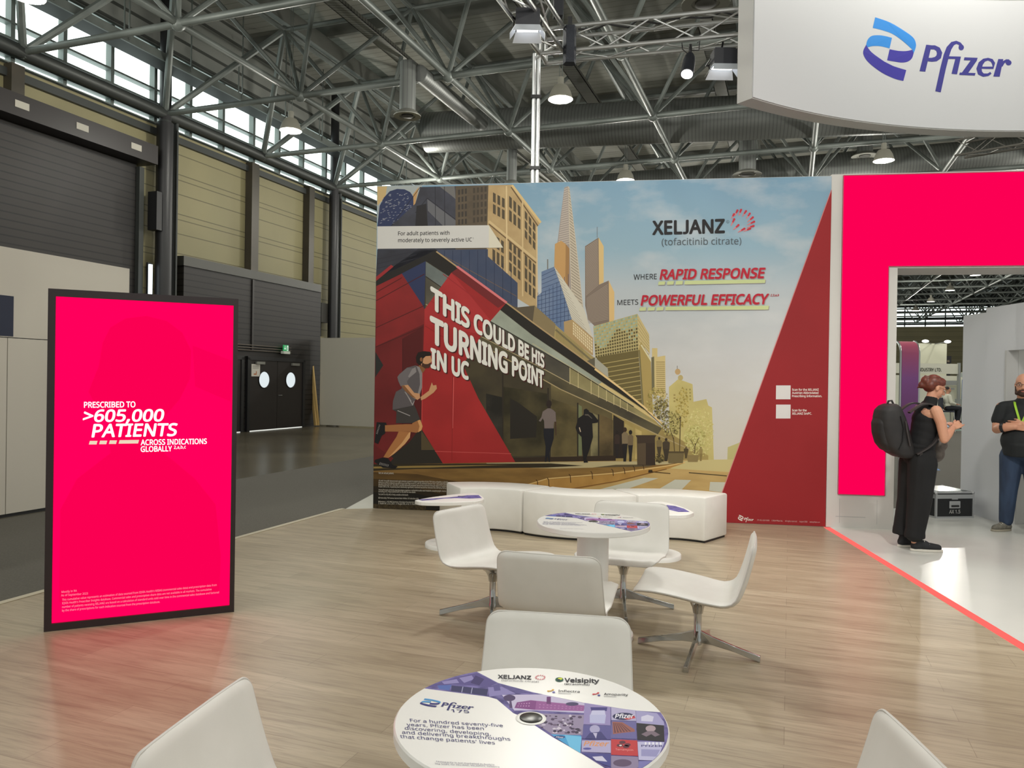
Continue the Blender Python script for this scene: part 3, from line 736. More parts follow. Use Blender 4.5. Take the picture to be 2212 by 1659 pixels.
for k in range(7): art.line((1378, 690 + k * 9), (1402, 730 + k * 6), 1, ink((160, 140, 92)))
art.up()
P([(1288, 772), (1379, 756), (1388, 884), (1391, 890), (1315, 830)], ink((108, 96, 58)))
for k in range(10): art.line((1300 + k * 3, 786 + k * 9.5), (1381 + k * .5, 772 + k * 10), 1.6, ink((176, 158, 102)))
art.up()
P([(1379, 756), (1385, 738), (1406, 776), (1411, 900), (1391, 890)], ink((172, 150, 92)))
art.line((1381, 756), (1390, 888), 3, ink((120, 110, 72))); art.line((1385, 745), (1408, 782), 3, ink((214, 206, 170)), True)
P([(1408.6, 752), (1420, 752), (1420, 771), (1437, 768), (1438, 860), (1408, 850)], ink((206, 186, 130)))
P([(1407, 772), (1413, 770), (1414, 850), (1408, 850)], ink((112, 106, 80)))
art.grid([(1417, 780), (1436, 780), (1437, 850), (1418, 850)], 1, 16, 1, .45, ink((160, 140, 92)))
P([(1445, 836), (1465, 819), (1480, 824), (1496, 830), (1498, 868), (1526, 862), (1530, 876), (1538, 880), (1542, 995), (1446, 996)], mott('hazy_building_print', (198, 184, 120), (184, 170, 108), 4))
art.grid([(1479, 838), (1494, 838), (1495, 866), (1480, 866)], 2, 4, .45, .5, ink((150, 136, 80)))
art.grid([(1452, 850), (1462, 850), (1462, 870), (1452, 870)], 1, 3, .4, .5, ink((160, 140, 84)))
art.disc((1464, 803), 6, 6.5, ink((190, 158, 112))); art.disc((1470, 816), 5.5, 6, ink((184, 166, 112))); art.line((1463, 797), (1463, 790), 1.2, ink((110, 108, 100)), True)
P([(1572, 966), (1600, 955), (1592, 994), (1571, 994)], ink((184, 176, 120)))
# store
P([(945, 540), (1054, 538), (1054, 554), (1118, 611), (1118, 664), (1093, 655), (990, 590), (925, 545)], mott('navy_glass_print', (62, 72, 96), (74, 80, 100), 4))
for k in range(9): art.line((960 + k * 18, 541 + max(0, k - 5) * 14), (960 + k * 18, 575 + k * 10), 1.2, ink((46, 54, 76)))
art.line((950, 548), (1116, 640), 1.4, ink((110, 92, 76)), True)
P([(1118, 664), (1155, 660), (1155, 700), (1150, 700), (1095, 656)], ink((92, 82, 66)))
P([(1155, 660), (1200, 700), (1200, 738), (1150, 700)], ink((136, 120, 88)))
P([(1200, 702), (1262, 755), (1288, 776), (1290, 800), (1196, 733)], ink((166, 148, 98)))
for k in range(20): art.line((1202 + k * 3, 706 + k * 2.5), (1202 + k * 3, 733 + k * 2.3), .8, ink((128, 112, 74)))
art.line((1200, 712), (1285, 785), 4, ink((122, 112, 84)), True)
P([(1261, 783), (1285, 772), (1313, 796), (1315, 828), (1285, 797)], ink((168, 166, 152)))
P([(1261, 783), (1285, 772), (1285, 797)], ink((100, 94, 78)))
FAC = [(919, 545), (1150, 712), (1285, 805), (1391, 886), (1440, 932), (1530, 984), (1530, 994), (1326, 996), (1115, 998.5), (957, 1001.5), (911, 1002), (912, 849)]
P(FAC, mott('store_glass_print', (72, 64, 46), (50, 45, 36), 2.2, (1, 1, 1), .9))
P([(1190, 740), (1285, 805), (1391, 886), (1440, 932), (1530, 984), (1530, 994), (1326, 996), (1190, 997.5)], mott('store_lit_print', (112, 100, 66), (78, 70, 48), 2.5, (1, 1, 1), .8))
P([(1320, 832), (1391, 886), (1440, 932), (1530, 984), (1530, 994), (1326, 996)], mott('store_gold_print', (166, 146, 88), (132, 114, 70), 3, (1, 1, 1), .8))
# display windows
for x0, x1, yt0, yt1, yb, c in ((1050, 1085, 850, 858, 990, (58, 54, 46)), (1087, 1182, 835, 850, 984, (78, 70, 46)), (1192, 1247, 862, 880, 984, (104, 92, 58)), (1276, 1292, 890, 898, 984, (150, 140, 100)), (1294, 1324, 894, 908, 985, (116, 98, 64)), (1350, 1368, 915, 925, 990, (184, 164, 104)), (1372, 1386, 925, 932, 990, (190, 168, 108))):
    P([(x0, yt0), (x1, yt1), (x1, yb), (x0, yb + 2)], mott('win_%d' % x0, c, tuple(int(q * .6) for q in c), 3, (1, 1, 1), 1))
P([(1248, 873), (1257, 878), (1257, 984), (1248, 984)], ink((112, 118, 84)))
P([(1325, 896), (1348, 910), (1348, 990), (1325, 990)], ink((44, 36, 30)))
P([(1102, 860), (1120, 870), (1160, 900), (1158, 945), (1102, 948)], ink((40, 36, 30)))
for x, y0, y1 in ((1086, 800, 990), (1184, 838, 985), (1248, 870, 986), (1293, 895, 988), (1326, 903, 990)): art.line((x, y0), (x, y1), 3, ink((46, 40, 32)))
art.up()
P([(957, 992), (1330, 984), (1330, 996), (1115, 998.5), (957, 1001.5)], ink((52, 40, 30)))
# fascia bands: shadow band, pale glass band, sign band
P([(919, 527), (1093, 655), (1150, 697.5), (1285, 795.5), (1391, 879), (1440, 928), (1391, 884), (1307, 829), (1150, 723), (1076, 665), (920, 564)], ink((40, 37, 33)))
P([(920, 565), (1076, 666), (1150, 724), (1150, 746), (1058.5, 694), (919.6, 597)], mott('fascia_glass_print', (92, 98, 96), (122, 130, 126), 3))
P([(1076, 666), (1150, 724), (1307, 830), (1391, 886), (1420, 912), (1369, 879), (1231, 794), (1150, 746), (1058.5, 694)], mott('fascia_pale_print', (166, 172, 158), (136, 142, 128), 2.5))
P([(1300, 826), (1391, 886), (1440, 930), (1420, 912), (1369, 879), (1290, 832)], ink((206, 184, 128)))
P([(919.6, 597), (1058.5, 694), (1231.5, 794), (1369, 879), (1415, 912), (1343, 880), (1231.5, 828), (1178, 799), (1030, 722), (919.6, 657)], mott('sign_band_print', (72, 68, 60), (100, 96, 80), 2))
P([(1231.5, 795), (1369, 879), (1415, 912), (1343, 881), (1231.5, 829)], mott('sign_band_gold', (150, 140, 98), (110, 100, 68), 3))
P([(919.6, 658), (1030, 723), (1178, 800), (1231.5, 829), (1343, 881), (1430, 925), (1420, 940), (1310, 886), (1211, 841), (1040, 745), (918, 674)], mott('lower_band_print', (66, 60, 48), (110, 102, 72), 2))
for pts, wd, c in (([(919, 526), (1093, 653.5), (1150, 696), (1285, 794), (1391, 878), (1445, 930)], 3.0, (176, 150, 108)), ([(919.6, 597), (1058.5, 694), (1231.5, 794), (1369, 879)], 1.8, (46, 40, 34)), ([(919.6, 657), (1030, 722), (1178, 799), (1231.5, 828), (1343, 880), (1420, 918)], 1.6, (176, 160, 122)),
                   ([(1040, 745), (1211, 841), (1310, 886), (1420, 939), (1500, 975)], 2.0, (170, 152, 112)), ([(1150, 742), (1231, 792), (1369, 877)], 1.2, (190, 180, 140)), ([(1285, 797), (1340, 838), (1391, 879), (1430, 915)], 4.0, (226, 196, 140))):
    art.pline(pts, wd, ink(c))
for k, x in enumerate((1231, 1249, 1277, 1293, 1310, 1326, 1340, 1355)): art.line((x, 794 + (x - 1231) * .62), (x, 830 + (x - 1231) * .47), 1.2, ink((206, 190, 140)))
art.up()
# left side wall of the store
P([(812, 600), (919, 527), (945, 541), (920, 565), (868, 592), (812, 640)], ink((40, 38, 36)))
P([(815, 540), (942, 540), (919, 527), (812, 602)], mott('upper_navy_print', (60, 61, 70), (50, 50, 56), 4))
for k in range(3): art.line((815, 560 + k * 10), (900, 520 + k * 8 + 22), 1.2, ink((48, 48, 56)))
art.up()
P([(812, 640), (868, 591), (914, 662), (917, 668), (912, 849), (911, 1003), (806.8, 1003)], mott('red_side_print', (112, 36, 36), (92, 30, 30), 2))
P([(812.5, 598), (845, 572), (850, 576), (812.5, 607)], ink((150, 48, 50)))
P([(867.5, 591), (919.6, 564), (916.7, 672), (913, 661)], ink((48, 56, 88)))
P([(813, 618), (868, 591), (914, 661), (917, 668), (916, 700), (812, 748)], mott('red_side_upper', (142, 42, 42), (120, 38, 38), 2))
P([(869, 732), (913, 706), (912, 849), (911, 990), (868, 990)], ink((84, 28, 28)))
P([(811, 760), (828, 789), (810.5, 815)], ink((42, 44, 42)))
for a, c in (((812, 650), (917, 592)), ((812, 632), (868, 600)), ((812, 708), (917, 660)), ((811, 750), (914, 706)), ((870, 732), (869, 990))): art.line(a, c, 1.6, ink((74, 26, 26)))
art.up()
P([(910, 922), (957, 1002), (838, 1004), (846, 985), (884, 955)], ink((44, 40, 34)))
P([(910, 930), (939, 972), (910, 972)], ink((82, 70, 48)))
P([(807, 960), (850, 990), (838, 1004), (806.9, 1004)], ink((98, 32, 32)))
# red chevron
P([(917, 668), (975, 589), (989, 579), (1093, 655), (1060, 693), (1000, 788), (1033, 860), (1113, 998), (957, 1001.5), (910, 926), (912, 849)], mott('red_chevron_print', (166, 44, 44), (146, 38, 38), 1.4))
P([(975, 589), (989, 579), (1093, 655), (1076, 665)], ink((112, 38, 40)))
P([(985, 577), (989, 574), (1096, 652), (1093, 656)], ink((214, 120, 122)))
P([(917, 668), (975, 589), (1058, 690), (1040, 722), (918, 700)], mott('red_top_print', (178, 54, 54), (160, 46, 48), 2))
for a, c, cc in (((957, 592), (1060, 670), (150, 40, 44)), ((930, 650), (1048, 712), (150, 44, 44)), ((918, 704), (1012, 762), (140, 36, 36)), ((978, 800), (976, 995), (140, 36, 36)), ((980, 815), (978, 925), (206, 90, 88)), ((940, 975), (1104, 980), (186, 74, 72)), ((913, 760), (911, 925), (190, 70, 66))): art.line(a, c, 1.6, ink(cc))
art.up()
# street
P([(806.9, 1003), (957, 1001), (1115, 998), (1326, 995.5), (1536, 993), (1596, 992), (1540, 1137), (806, 1097.5)], mott('road_print', (196, 166, 108), (178, 148, 92), 2.5, (1, 1, 4), .8))
P([(1440, 998), (1536, 993), (1596, 992), (1580, 1020), (1450, 1012)], ink((196, 182, 128)))
P([(806.9, 1003), (957, 1001), (1115, 998), (1326, 996), (1480, 997), (1440, 1006), (1330, 1024), (1200, 1048), (1080, 1064), (1080, 1110), (806, 1097.5)], mott('sidewalk_print', (140, 108, 58), (112, 84, 44), 2, (1, 1, 5), .9))
P([(1050, 1000), (1326, 996.5), (1480, 997), (1440, 1003), (1330, 1009), (1200, 1012), (1060, 1008)], ink((182, 168, 128)))
for pts, c in (([(806.8, 1003), (860, 1002), (1190, 1001), (1260, 1006), (1180, 1010), (900, 1013), (806.6, 1017)], (50, 42, 28)), ([(1330, 1004), (1420, 1003), (1400, 1008), (1280, 1010)], (92, 80, 56)), ([(806.9, 1008), (900, 1006), (1100, 1004), (930, 1010), (806.8, 1012)], (140, 118, 66))): P(pts, ink(c))
P([(806.6, 1020), (900, 1024), (1040, 1050), (1130, 1092), (1130, 1111), (806, 1097.5)], mott('dark_road_print', (96, 72, 36), (76, 56, 28), 2, (1, 1, 5), .9))
P([(806.5, 1034), (900, 1038), (1010, 1064), (1090, 1109), (806, 1097.5)], mott('darker_road_print', (66, 50, 26), (50, 38, 20), 2, (1, 1, 5), .9))
P([(806.4, 1050), (900, 1054), (1000, 1080), (1040, 1107), (806, 1097.5)], mott('dirt_road_print', (44, 35, 22), (34, 28, 18), 2, (1, 1, 5), .9))
P([(806.3, 1063), (900, 1066), (990, 1090), (1010, 1106), (806, 1097.5)], mott('dirt_print', (30, 26, 20), (22, 20, 18), 4))
P([(806, 1088), (920, 1092), (920, 1108), (806, 1097.5)], mott('gravel_print', (70, 58, 36), (26, 22, 16), 40))
P([(1100, 1060), (1180, 1036), (1330, 1024), (1440, 1008), (1480, 1000), (1440, 1014), (1330, 1042), (1230, 1060), (1130, 1082)], mott('kerb_print', (186, 144, 78), (158, 118, 60), 3))
art.pline([(1110, 1056), (1182, 1034), (1330, 1022), (1440, 1006.5), (1480, 999)], 2.2, ink((216, 182, 118))); art.pline([(1190, 1066), (1235, 1056), (1330, 1040), (1440, 1013)], 2.0, ink((120, 84, 42)))
for x, y, hgt in ((1158, 1040, 16), (1182, 1036, 18), (1229, 1028, 15), (1276, 1022, 13), (1321, 1017, 11), (1346, 1014, 10), (1367, 1010, 8), (1387, 1007, 7)):
    art.pline([(x, y - 4), (x + 3, y), (x + 4, y + hgt)], 1.6, ink((70, 48, 26)))
for q in ([(1295, 1057), (1392, 1032), (1422, 1033), (1362, 1054), (1340, 1062)], [(1424, 1056), (1458, 1036), (1493, 1037), (1470, 1060)], [(1532, 1060), (1534, 1041), (1572, 1042), (1564, 1064)]): P(q, ink((196, 196, 180)))
art.line((1488, 1021), (1570, 1028), 2, ink((70, 60, 40))); art.line((1405, 1019), (1448, 1023), 2, ink((80, 60, 34))); P([(1400, 1021), (1401, 1015), (1409, 1015), (1410, 1021)], ink((56, 44, 30)))
# trees, planters, litter bin
random.seed(5)
def leaves(cx, cy, rx, ry, n, cols, smin=1.1, smax=3.0):
    for k in range(int(n * 1.9)):
        a = random.uniform(0, 2 * PI); r = math.sqrt(random.random())
        x, y = cx + rx * r * math.cos(a), cy + ry * r * math.sin(a); s_ = random.uniform(smin, smax); t = random.uniform(0, PI)
        pts = [(x + s_ * (1 if i % 2 == 0 else .45) * math.cos(t + i * PI / 3), y + s_ * (1 if i % 2 == 0 else .45) * math.sin(t + i * PI / 3)) for i in range(6)]
        art.poly(pts, ink(random.choice(cols)), False)
        art.lift += 0.000001
    art.up()
leaves(1512, 935, 30, 55, 240, [(200, 190, 120), (186, 176, 108), (210, 202, 140)])
leaves(1474, 880, 14, 42, 110, [(176, 158, 84), (196, 176, 104), (150, 132, 66)])
leaves(1500, 945, 24, 26, 150, [(190, 184, 112), (206, 200, 136), (160, 150, 84)])
leaves(1420, 868, 24, 32, 150, [(168, 152, 84), (140, 124, 66), (190, 174, 108)])
leaves(1430, 885, 16, 22, 90, [(84, 74, 44), (104, 92, 52), (150, 140, 84)])
leaves(1450, 915, 22, 28, 130, [(92, 82, 48), (178, 168, 104), (140, 130, 74)])
for a, c, wd in (((1457, 975), (1455, 945), 2), ((1455, 950), (1447, 925), 1.5), ((1500, 980), (1502, 958), 1.6), ((1502, 962), (1510, 945), 1.2), ((1500, 966), (1492, 950), 1.2), ((1468, 975), (1470, 900), 2)): art.line(a, c, wd, ink((92, 78, 50)))
art.up()
P([(1440, 975), (1478, 975), (1475, 1000.5), (1444, 1000.5)], ink((112, 98, 66))); P([(1440, 975), (1478, 975), (1477, 979), (1440.5, 979)], ink((84, 72, 48)))
P([(1483, 983), (1510, 983), (1507, 998), (1486, 998)], ink((138, 120, 78)))
def person_print(x, yt, yb, coat, legs, hair, w_):
    h = yb - yt
    art.disc((x, yt + h * .07), h * .055, h * .07, ink(hair)); art.up()
    P([(x - w_, yt + h * .2), (x - w_ * .4, yt + h * .14), (x + w_ * .4, yt + h * .14), (x + w_, yt + h * .2), (x + w_ * .9, yt + h * .5), (x - w_ * .9, yt + h * .5)], ink(coat))
    P([(x - w_ * .85, yt + h * .48), (x + w_ * .85, yt + h * .48), (x + w_ * .5, yt + h * .8), (x + w_ * .35, yb), (x + w_ * .05, yb), (x - w_ * .1, yb), (x - w_ * .5, yb), (x - w_ * .5, yt + h * .8)], ink(legs))
person_print(1333, 930, 990, (58, 44, 38), (40, 34, 32), (40, 32, 28), 6)
person_print(1350, 923, 997, (126, 110, 84), (36, 32, 32), (60, 44, 34), 7)
person_print(1362, 929, 997, (112, 96, 72), (38, 34, 34), (34, 28, 26), 6)
person_print(1424, 944, 988, (120, 104, 70), (70, 60, 44), (60, 50, 38), 6)
person_print(1439, 946, 996, (70, 60, 46), (60, 52, 40), (56, 46, 36), 8)
person_print(1482, 965, 990, (80, 68, 44), (84, 72, 48), (64, 54, 38), 5)
person_print(1514, 965, 996, (150, 132, 82), (136, 118, 72), (130, 112, 72), 4)
P([(1372.5, 940), (1417.6, 940), (1414.5, 946), (1415.6, 1005), (1376.6, 1005), (1376, 946)], ink((62, 50, 40)))
P([(1377, 958), (1395, 957), (1395, 1004), (1377, 1004)], ink((86, 72, 54))); art.grid([(1396, 957), (1414, 957), (1415, 1004), (1396, 1004)], 6, 1, .5, 1, ink((48, 38, 32)))
leaves(1425, 990, 10, 10, 40, [(66, 58, 34), (96, 86, 52)])
# woman in shirt and man in dark suit, seen from behind
Q = lambda *p: Z(6.9125, 1100, 840, *p)
P(Q((560, 185), (600, 168), (632, 190), (634, 240), (612, 275), (612, 292), (578, 292), (576, 272), (550, 245)), ink((44, 34, 30)))
P(Q((575, 290), (612, 290), (660, 318), (692, 350), (700, 490), (672, 490), (662, 590), (525, 590), (520, 480), (500, 440), (470, 490), (440, 480), (480, 420), (500, 340)), ink((116, 104, 100)))
P(Q((512, 590), (668, 590), (664, 740), (600, 960), (612, 1090), (590, 1090), (570, 1000), (552, 1090), (532, 1090), (540, 980), (545, 860), (515, 700)), ink((30, 30, 36)))
P(Q((680, 490), (700, 490), (704, 690), (692, 700)), ink((72, 50, 40)))
P(Q((1115, 310), (1150, 295), (1185, 320), (1195, 345), (1240, 360), (1330, 470), (1320, 505), (1240, 515), (1250, 720), (1200, 900), (1150, 1040), (1180, 1100), (1112, 1102), (1090, 900), (1080, 720), (1010, 640), (990, 580), (1030, 440), (1110, 385)), ink((30, 27, 27)))
P(Q((1040, 580), (1052, 570), (1072, 640), (1060, 645)), ink((196, 176, 150)))
P(Q((1128, 380), (1180, 378), (1240, 440), (1230, 445), (1180, 400), (1130, 395)), ink((92, 86, 78)))
# runner
Q = lambda *p: Z(4.424, 800, 740, *p)
HAIR, SKIN, SKS, SHIRT, SHL, SHORT, SHOE = ink((34, 26, 22)), ink((196, 146, 106)), ink((130, 88, 56)), ink((90, 84, 86)), ink((136, 130, 130)), ink((62, 58, 56)), ink((28, 26, 28))
P(Q((60, 760), (150, 765), (160, 800), (140, 870), (110, 890), (75, 970), (40, 955), (48, 880)), SHOE)
P(Q((480, 520), (560, 460), (572, 425), (588, 380), (600, 410), (630, 405), (636, 440), (605, 478), (525, 535), (485, 552)), SKIN)
P(Q((470, 215), (520, 243), (527, 255), (500, 292), (455, 230)), SKS)
P(Q((500, 130), (530, 122), (570, 112), (582, 150), (590, 178), (577, 187), (580, 215), (560, 241), (520, 246), (490, 225), (478, 190), (476, 150)), SKIN)
P(Q((495, 190), (520, 205), (550, 205), (577, 190), (580, 215), (560, 242), (520, 247), (490, 225)), ink((70, 46, 36)))
P(Q((440, 190), (435, 140), (455, 95), (510, 82), (570, 88), (585, 112), (575, 127), (530, 130), (507, 150), (500, 190), (482, 208), (468, 216)), HAIR)
art.disc(Q((487, 162))[0], 3.0, 4.5, SKS); art.up()
P(Q((270, 850), (385, 855), (377, 910), (330, 970), (230, 1060), (170, 1102), (125, 1095), (190, 990), (250, 900)), ink((168, 112, 66)))
P(Q((370, 860), (385, 855), (377, 910), (330, 970), (230, 1060), (170, 1102), (300, 960)), ink((206, 156, 104)))
P(Q((405, 745), (478, 738), (500, 800), (487, 840), (440, 862), (370, 852), (140, 850), (140, 790), (330, 780), (400, 780)), ink((160, 106, 64)))
P(Q((450, 745), (478, 738), (500, 800), (487, 840), (455, 858), (470, 800)), ink((208, 154, 100)))
P(Q((45, 1120), (120, 1098), (170, 1108), (215, 1170), (262, 1185), (240, 1202), (120, 1197), (38, 1140)), SHOE)
art.grid(Q((90, 1140), (180, 1165), (172, 1190), (80, 1170)), 7, 1, .35, .8, ink((150, 146, 142))); art.grid(Q((82, 780), (98, 785), (70, 880), (52, 870)), 1, 7, .8, .35, ink((150, 146, 142)))
P(Q((210, 640), (415, 588), (440, 640), (475, 735), (400, 770), (245, 770), (250, 660)), SHORT)
P(Q((350, 240), (430, 218), (470, 235), (496, 290), (494, 430), (470, 500), (420, 560), (415, 600), (212, 642), (216, 560), (245, 470), (300, 440), (300, 400)), SHIRT)
P(Q((440, 222), (470, 235), (496, 290), (494, 430), (470, 500), (440, 540), (475, 400), (470, 300)), SHL)
P(Q((258, 330), (275, 305), (350, 240), (415, 245), (432, 290), (372, 340), (350, 370), (360, 410), (290, 418), (268, 370)), ink((108, 102, 104)))
P(Q((400, 250), (432, 235), (440, 280), (372, 335), (360, 325)), SHL)
P(Q((296, 412), (360, 404), (420, 480), (470, 488), (476, 530), (450, 548), (400, 520), (330, 460)), SKIN)
P(Q((296, 412), (325, 410), (400, 500), (440, 535), (400, 520), (330, 460)), SKS)
for a, c in (((330, 470), (390, 560)), ((340, 480), (400, 590)), ((420, 560), (400, 600)), ((260, 650), (380, 700))): art.line(Q(a)[0], Q(c)[0], 1.6, ink((160, 154, 152)))
art.up()
# red wedge
P([(1796.6, 410), (1783, 1137.5), (1536, 1127.5), (1560, 1064)], mott('red_wedge_print', (152, 38, 42), (140, 34, 38), .7))
art.line((1796, 410), (1559, 1066), 1.6, ink((206, 130, 128)), True)
# white banner
P([(815, 489), (1056, 486.5), (1087, 535), (815, 537.5)], ink((206, 204, 200)))
P([(1056, 486.5), (1087, 535), (1056, 535.5)], ink((216, 210, 190)))
art.build('city_print', mw)
# lettering
K = ink((40, 38, 40)); WHT = ink((226, 224, 216)); RED = ink((182, 34, 54)); GRY = ink((84, 92, 98)); GRN = ink((196, 206, 150)); SHW = ink((150, 142, 140))
tx = Art(mural, 0.00005, art.lift + .0002); T = tx.text
T('For adult patients with', (860, 508.5), (971, 507.0), 8.3, 8.3, K, .012)
T('moderately to severely active UC', (860, 523.2), (1019.5, 521.6), 8.3, 8.3, K, .012); T('1', (1021, 517), (1022.5, 517), 4, 4, K)
tx.build('banner_lettering', mw)
tx = Art(mural, 0.00005, art.lift + .0002); T = tx.text
DK = ink((70, 30, 28)); 
for dx, dy, m_, bd in ((2.2, 2.4, DK, .05), (0, 0, WHT, .05)):
    T('THIS COULD BE HIS', (929.5 + dx, 664 + dy), (1176 + dx, 794.5 + dy), 44, 26.5, m_, bd)
    T('TURNING POINT', (928.3 + dx, 737 + dy), (1175 + dx, 837.5 + dy), 53, 33, m_, bd)
    T('IN UC', (930 + dx, 792 + dy), (1013 + dx, 819.5 + dy), 39, 34, m_, bd)
tx.build('headline_lettering', mw)
tx = Art(mural, 0.00005, art.lift + .0002); T = tx.text
T('XELJANZ', (1409, 506.3), (1566, 502.3), 28, 28.5, K, .035); T('R', (1571, 480), (1573.2, 480), 2.6, 2.6, GRY); tx.pline([(1572.2 + 2.9 * math.cos(k * PI / 8), 478.8 + 2.9 * math.sin(k * PI / 8)) for k in range(17)], .6, GRY)
T('(tofacitinib citrate)', (1429.5, 529.8), (1601.5, 527.6), 14.5, 14.5, GRY, -.004)
for (a, c) in (((1270, 345), (1292, 292)), ((1300, 355), (1335, 303)), ((1335, 372), (1368, 325)), ((1345, 402), (1395, 358)), ((1342, 428), (1407, 396)), ((1338, 452), (1402, 434)), ((1312, 482), (1372, 456)), ((1262, 490), (1322, 457)), ((1222, 468), (1270, 425)), ((1202, 435), (1232, 373)), ((1206, 372), (1230, 330)), ((1234, 350), (1260, 297))):
    a, c = Vector(Z(4.022, 1280, 380, a)[0]), Vector(Z(4.022, 1280, 380, c)[0]); d = (c - a).normalized(); n_ = Vector((-d.y, d.x))
    mid = a.lerp(c, .5)
    tx.poly([a + n_ * .6, mid + n_ * 1.6, mid - n_ * 1.6, a - n_ * .6], ink((214, 130, 132)), False); tx.poly([mid + n_ * 1.6, c + n_ * 2.4, c + d * 2, c - n_ * 2.4, mid - n_ * 1.6], ink((190, 50, 62)), False)
tx.up()
T('WHERE', (1368.8, 604.3), (1418.7, 602.8), 11.5, 11.5, K); T('MEETS', (1333.5, 659.2), (1378.7, 657.8), 11, 11, K)
for dx, m_ in ((1.2, SHW), (0, RED)):
    T('RAPID RESPONSE', (1424.7 + dx, 603.2 + dx), (1654 + dx, 600.0 + dx), 20.3, 20.8, m_, .04, .2)
    T('POWERFUL EFFICACY', (1383.7 + dx, 659.2 + dx), (1661.6 + dx, 656.2 + dx), 20.5, 20.8, m_, .04, .2)
T('2,3,a,b', (1664, 640), (1683, 639.5), 4.5, 4.5, RED, .02, .2)
for dx, m_ in ((1.2, SHW), (0, GRN)):
    for q in (((575, 918), (632, 915), (626, 945), (568, 948)), ((650, 916), (708, 913), (702, 943), (645, 946)), ((726, 914), (786, 911), (780, 942), (720, 945)), ((802, 911), (1503, 899), (1497, 930), (796, 943)),
              ((411, 1143), (468, 1140), (462, 1170), (404, 1172)), ((484, 1142), (544, 1139), (538, 1168), (478, 1170)), ((560, 1141), (619, 1138), (613, 1167), (553, 1170)), ((637, 1137), (1533, 1127), (1527, 1161), (630, 1167))):
        tx.poly([(x + dx, y + dx) for x, y in Z(4.022, 1280, 380, *q)], m_, False)
    tx.up()
tx.build('slogan_lettering', mw)
tx = Art(mural, 0.00005, art.lift + .0002); T = tx.text
for y in (832.5, 874): tx.poly([(1676.5, y), (1708, y), (1707.5, y + 30), (1676, y + 30)], ink((212, 208, 206)))
for t, x1, y in (('Scan for the XELJANZ', 1768.6, 844), ('Austrian Abbreviated', 1768, 850.8), ('Prescribing Information.', 1775.5, 857.8)): T(t, (1710.9, y), (x1, y), 4.6, 4.6, WHT, .02, 0, 2, False)
for t, x1, y in (('Scan for the', 1742.5, 888.6), ('XELJANZ SmPC.', 1753.6, 895.6)): T(t, (1710.9, y), (x1, y), 4.6, 4.6, WHT, .02, 0, 2, False)
x = 1636
for t, wd in (('PP-XEL-GLB-9000', 26), ('© 2024 Pfizer Inc.', 24), ('All rights reserved.', 26), ('August 2024', 17), ('www.pfizer.com', 22)):
    T(t, (x, 1124.8 + (x - 1636) * .035), (x + wd, 1124.8 + (x + wd - 1636) * .035), 3, 3, ink((206, 180, 176)), 0, 0, 1, False); x += wd + 5
for k, (t, x1, y) in enumerate((('Not an actual patient.', 850.7, 1023.5), ('XELJANZ 10 mg BID demonstrated rapid remission at week 8 in patients regardless of prior TNFi status at baseline, vs placebo', 968, 1040), ('Remission (primary endpoint) was defined as a total Mayo score of 2, with no individual subscore over 1 and a rectal bleeding', 968, 1044.3),
                            ('bleeding subscore of 0. XELJANZ 5 mg BID delivered sustained steroid-free remission through week 52 in patients', 966, 1048.6), ('Pooled: 34% vs 5%, respectively (both statistically significant). Sustained steroid-free remission was defined as being in', 966, 1052.8),
                            ('Among the most commonly reported adverse reactions in tofacitinib studies were headache, nasopharyngitis, nausea,', 964, 1059.5), ('worsening of UC. Please see the SmPC for XELJANZ for more details.', 898, 1063.4),
                            ('The SmPC for XELJANZ is freely available at this booth.', 882, 1069.5), ('BID=twice daily; TNFi=tumour necrosis factor inhibitor; UC=ulcerative colitis.', 905, 1077),
                            ('References: 1. XELJANZ Summary of product characteristics. 2. Sandborn WJ, et al.', 925, 1085), ('3. Rubin DT, et al. 2021. 4. Feagan BG, et al. 5. Hanauer S, et al.', 915, 1089))):
    xl = 818 - (y - 1023) * .012
    T(t, (xl, y), (x1, y + (x1 - xl) * .02), 3.4 if k else 4, 3.4 if k else 4, ink((206, 200, 186)), 0, 0, 1, False)
tx.build('small_print', mw)

# ------------------------------------------------------------------ logo: ribbon mark and wordmark, drawn in zoom pixels of the hanging sign
RIB_L = [[(1087, 130), (1200, 170), (1310, 235), (1375, 285), (1395, 330), (1392, 365), (1378, 402), (1368, 375), (1290, 305), (1215, 255), (1140, 228), (1069, 211)],
         [(1019, 338), (1030, 300), (1060, 272), (1110, 266), (1160, 272), (1214, 286), (1196, 366), (1130, 350), (1070, 348), (1030, 358)]]
RIB_D = [[(1378, 402), (1365, 440), (1335, 465), (1290, 473), (1235, 466), (1177, 456), (1196, 372), (1260, 384), (1320, 386), (1368, 376)],
         [(1019, 338), (1030, 358), (1060, 395), (1120, 440), (1200, 490), (1322, 530), (1300, 612), (1230, 594), (1130, 545), (1040, 475), (1003, 425), (997, 385)]]
def soft(pts, keep):
    """round a traced outline, leaving the corners listed in keep sharp"""
    out = []; n = len(pts)
    for i in range(n):
        p0, p1, p2, p3 = (Vector(pts[(i + k - 1) % n]) for k in range(4))
        if i in keep: p0 = p1
        if (i + 1) % n in keep: p3 = p2
        for k in range(4):
            t = k / 4; q = .5 * ((2 * p1) + (-p0 + p2) * t + (2 * p0 - 5 * p1 + 4 * p2 - p3) * t * t + (-p0 + 3 * p1 - 3 * p2 + p3) * t ** 3)
            out.append((q.x, q.y))
    return out
RIB_L = [soft(RIB_L[0], (0, 6, 7, 11)), soft(RIB_L[1], (0, 5, 6, 9))]
RIB_D = [soft(RIB_D[0], (0, 5, 6, 9)), soft(RIB_D[1], (0, 1, 5, 6))]
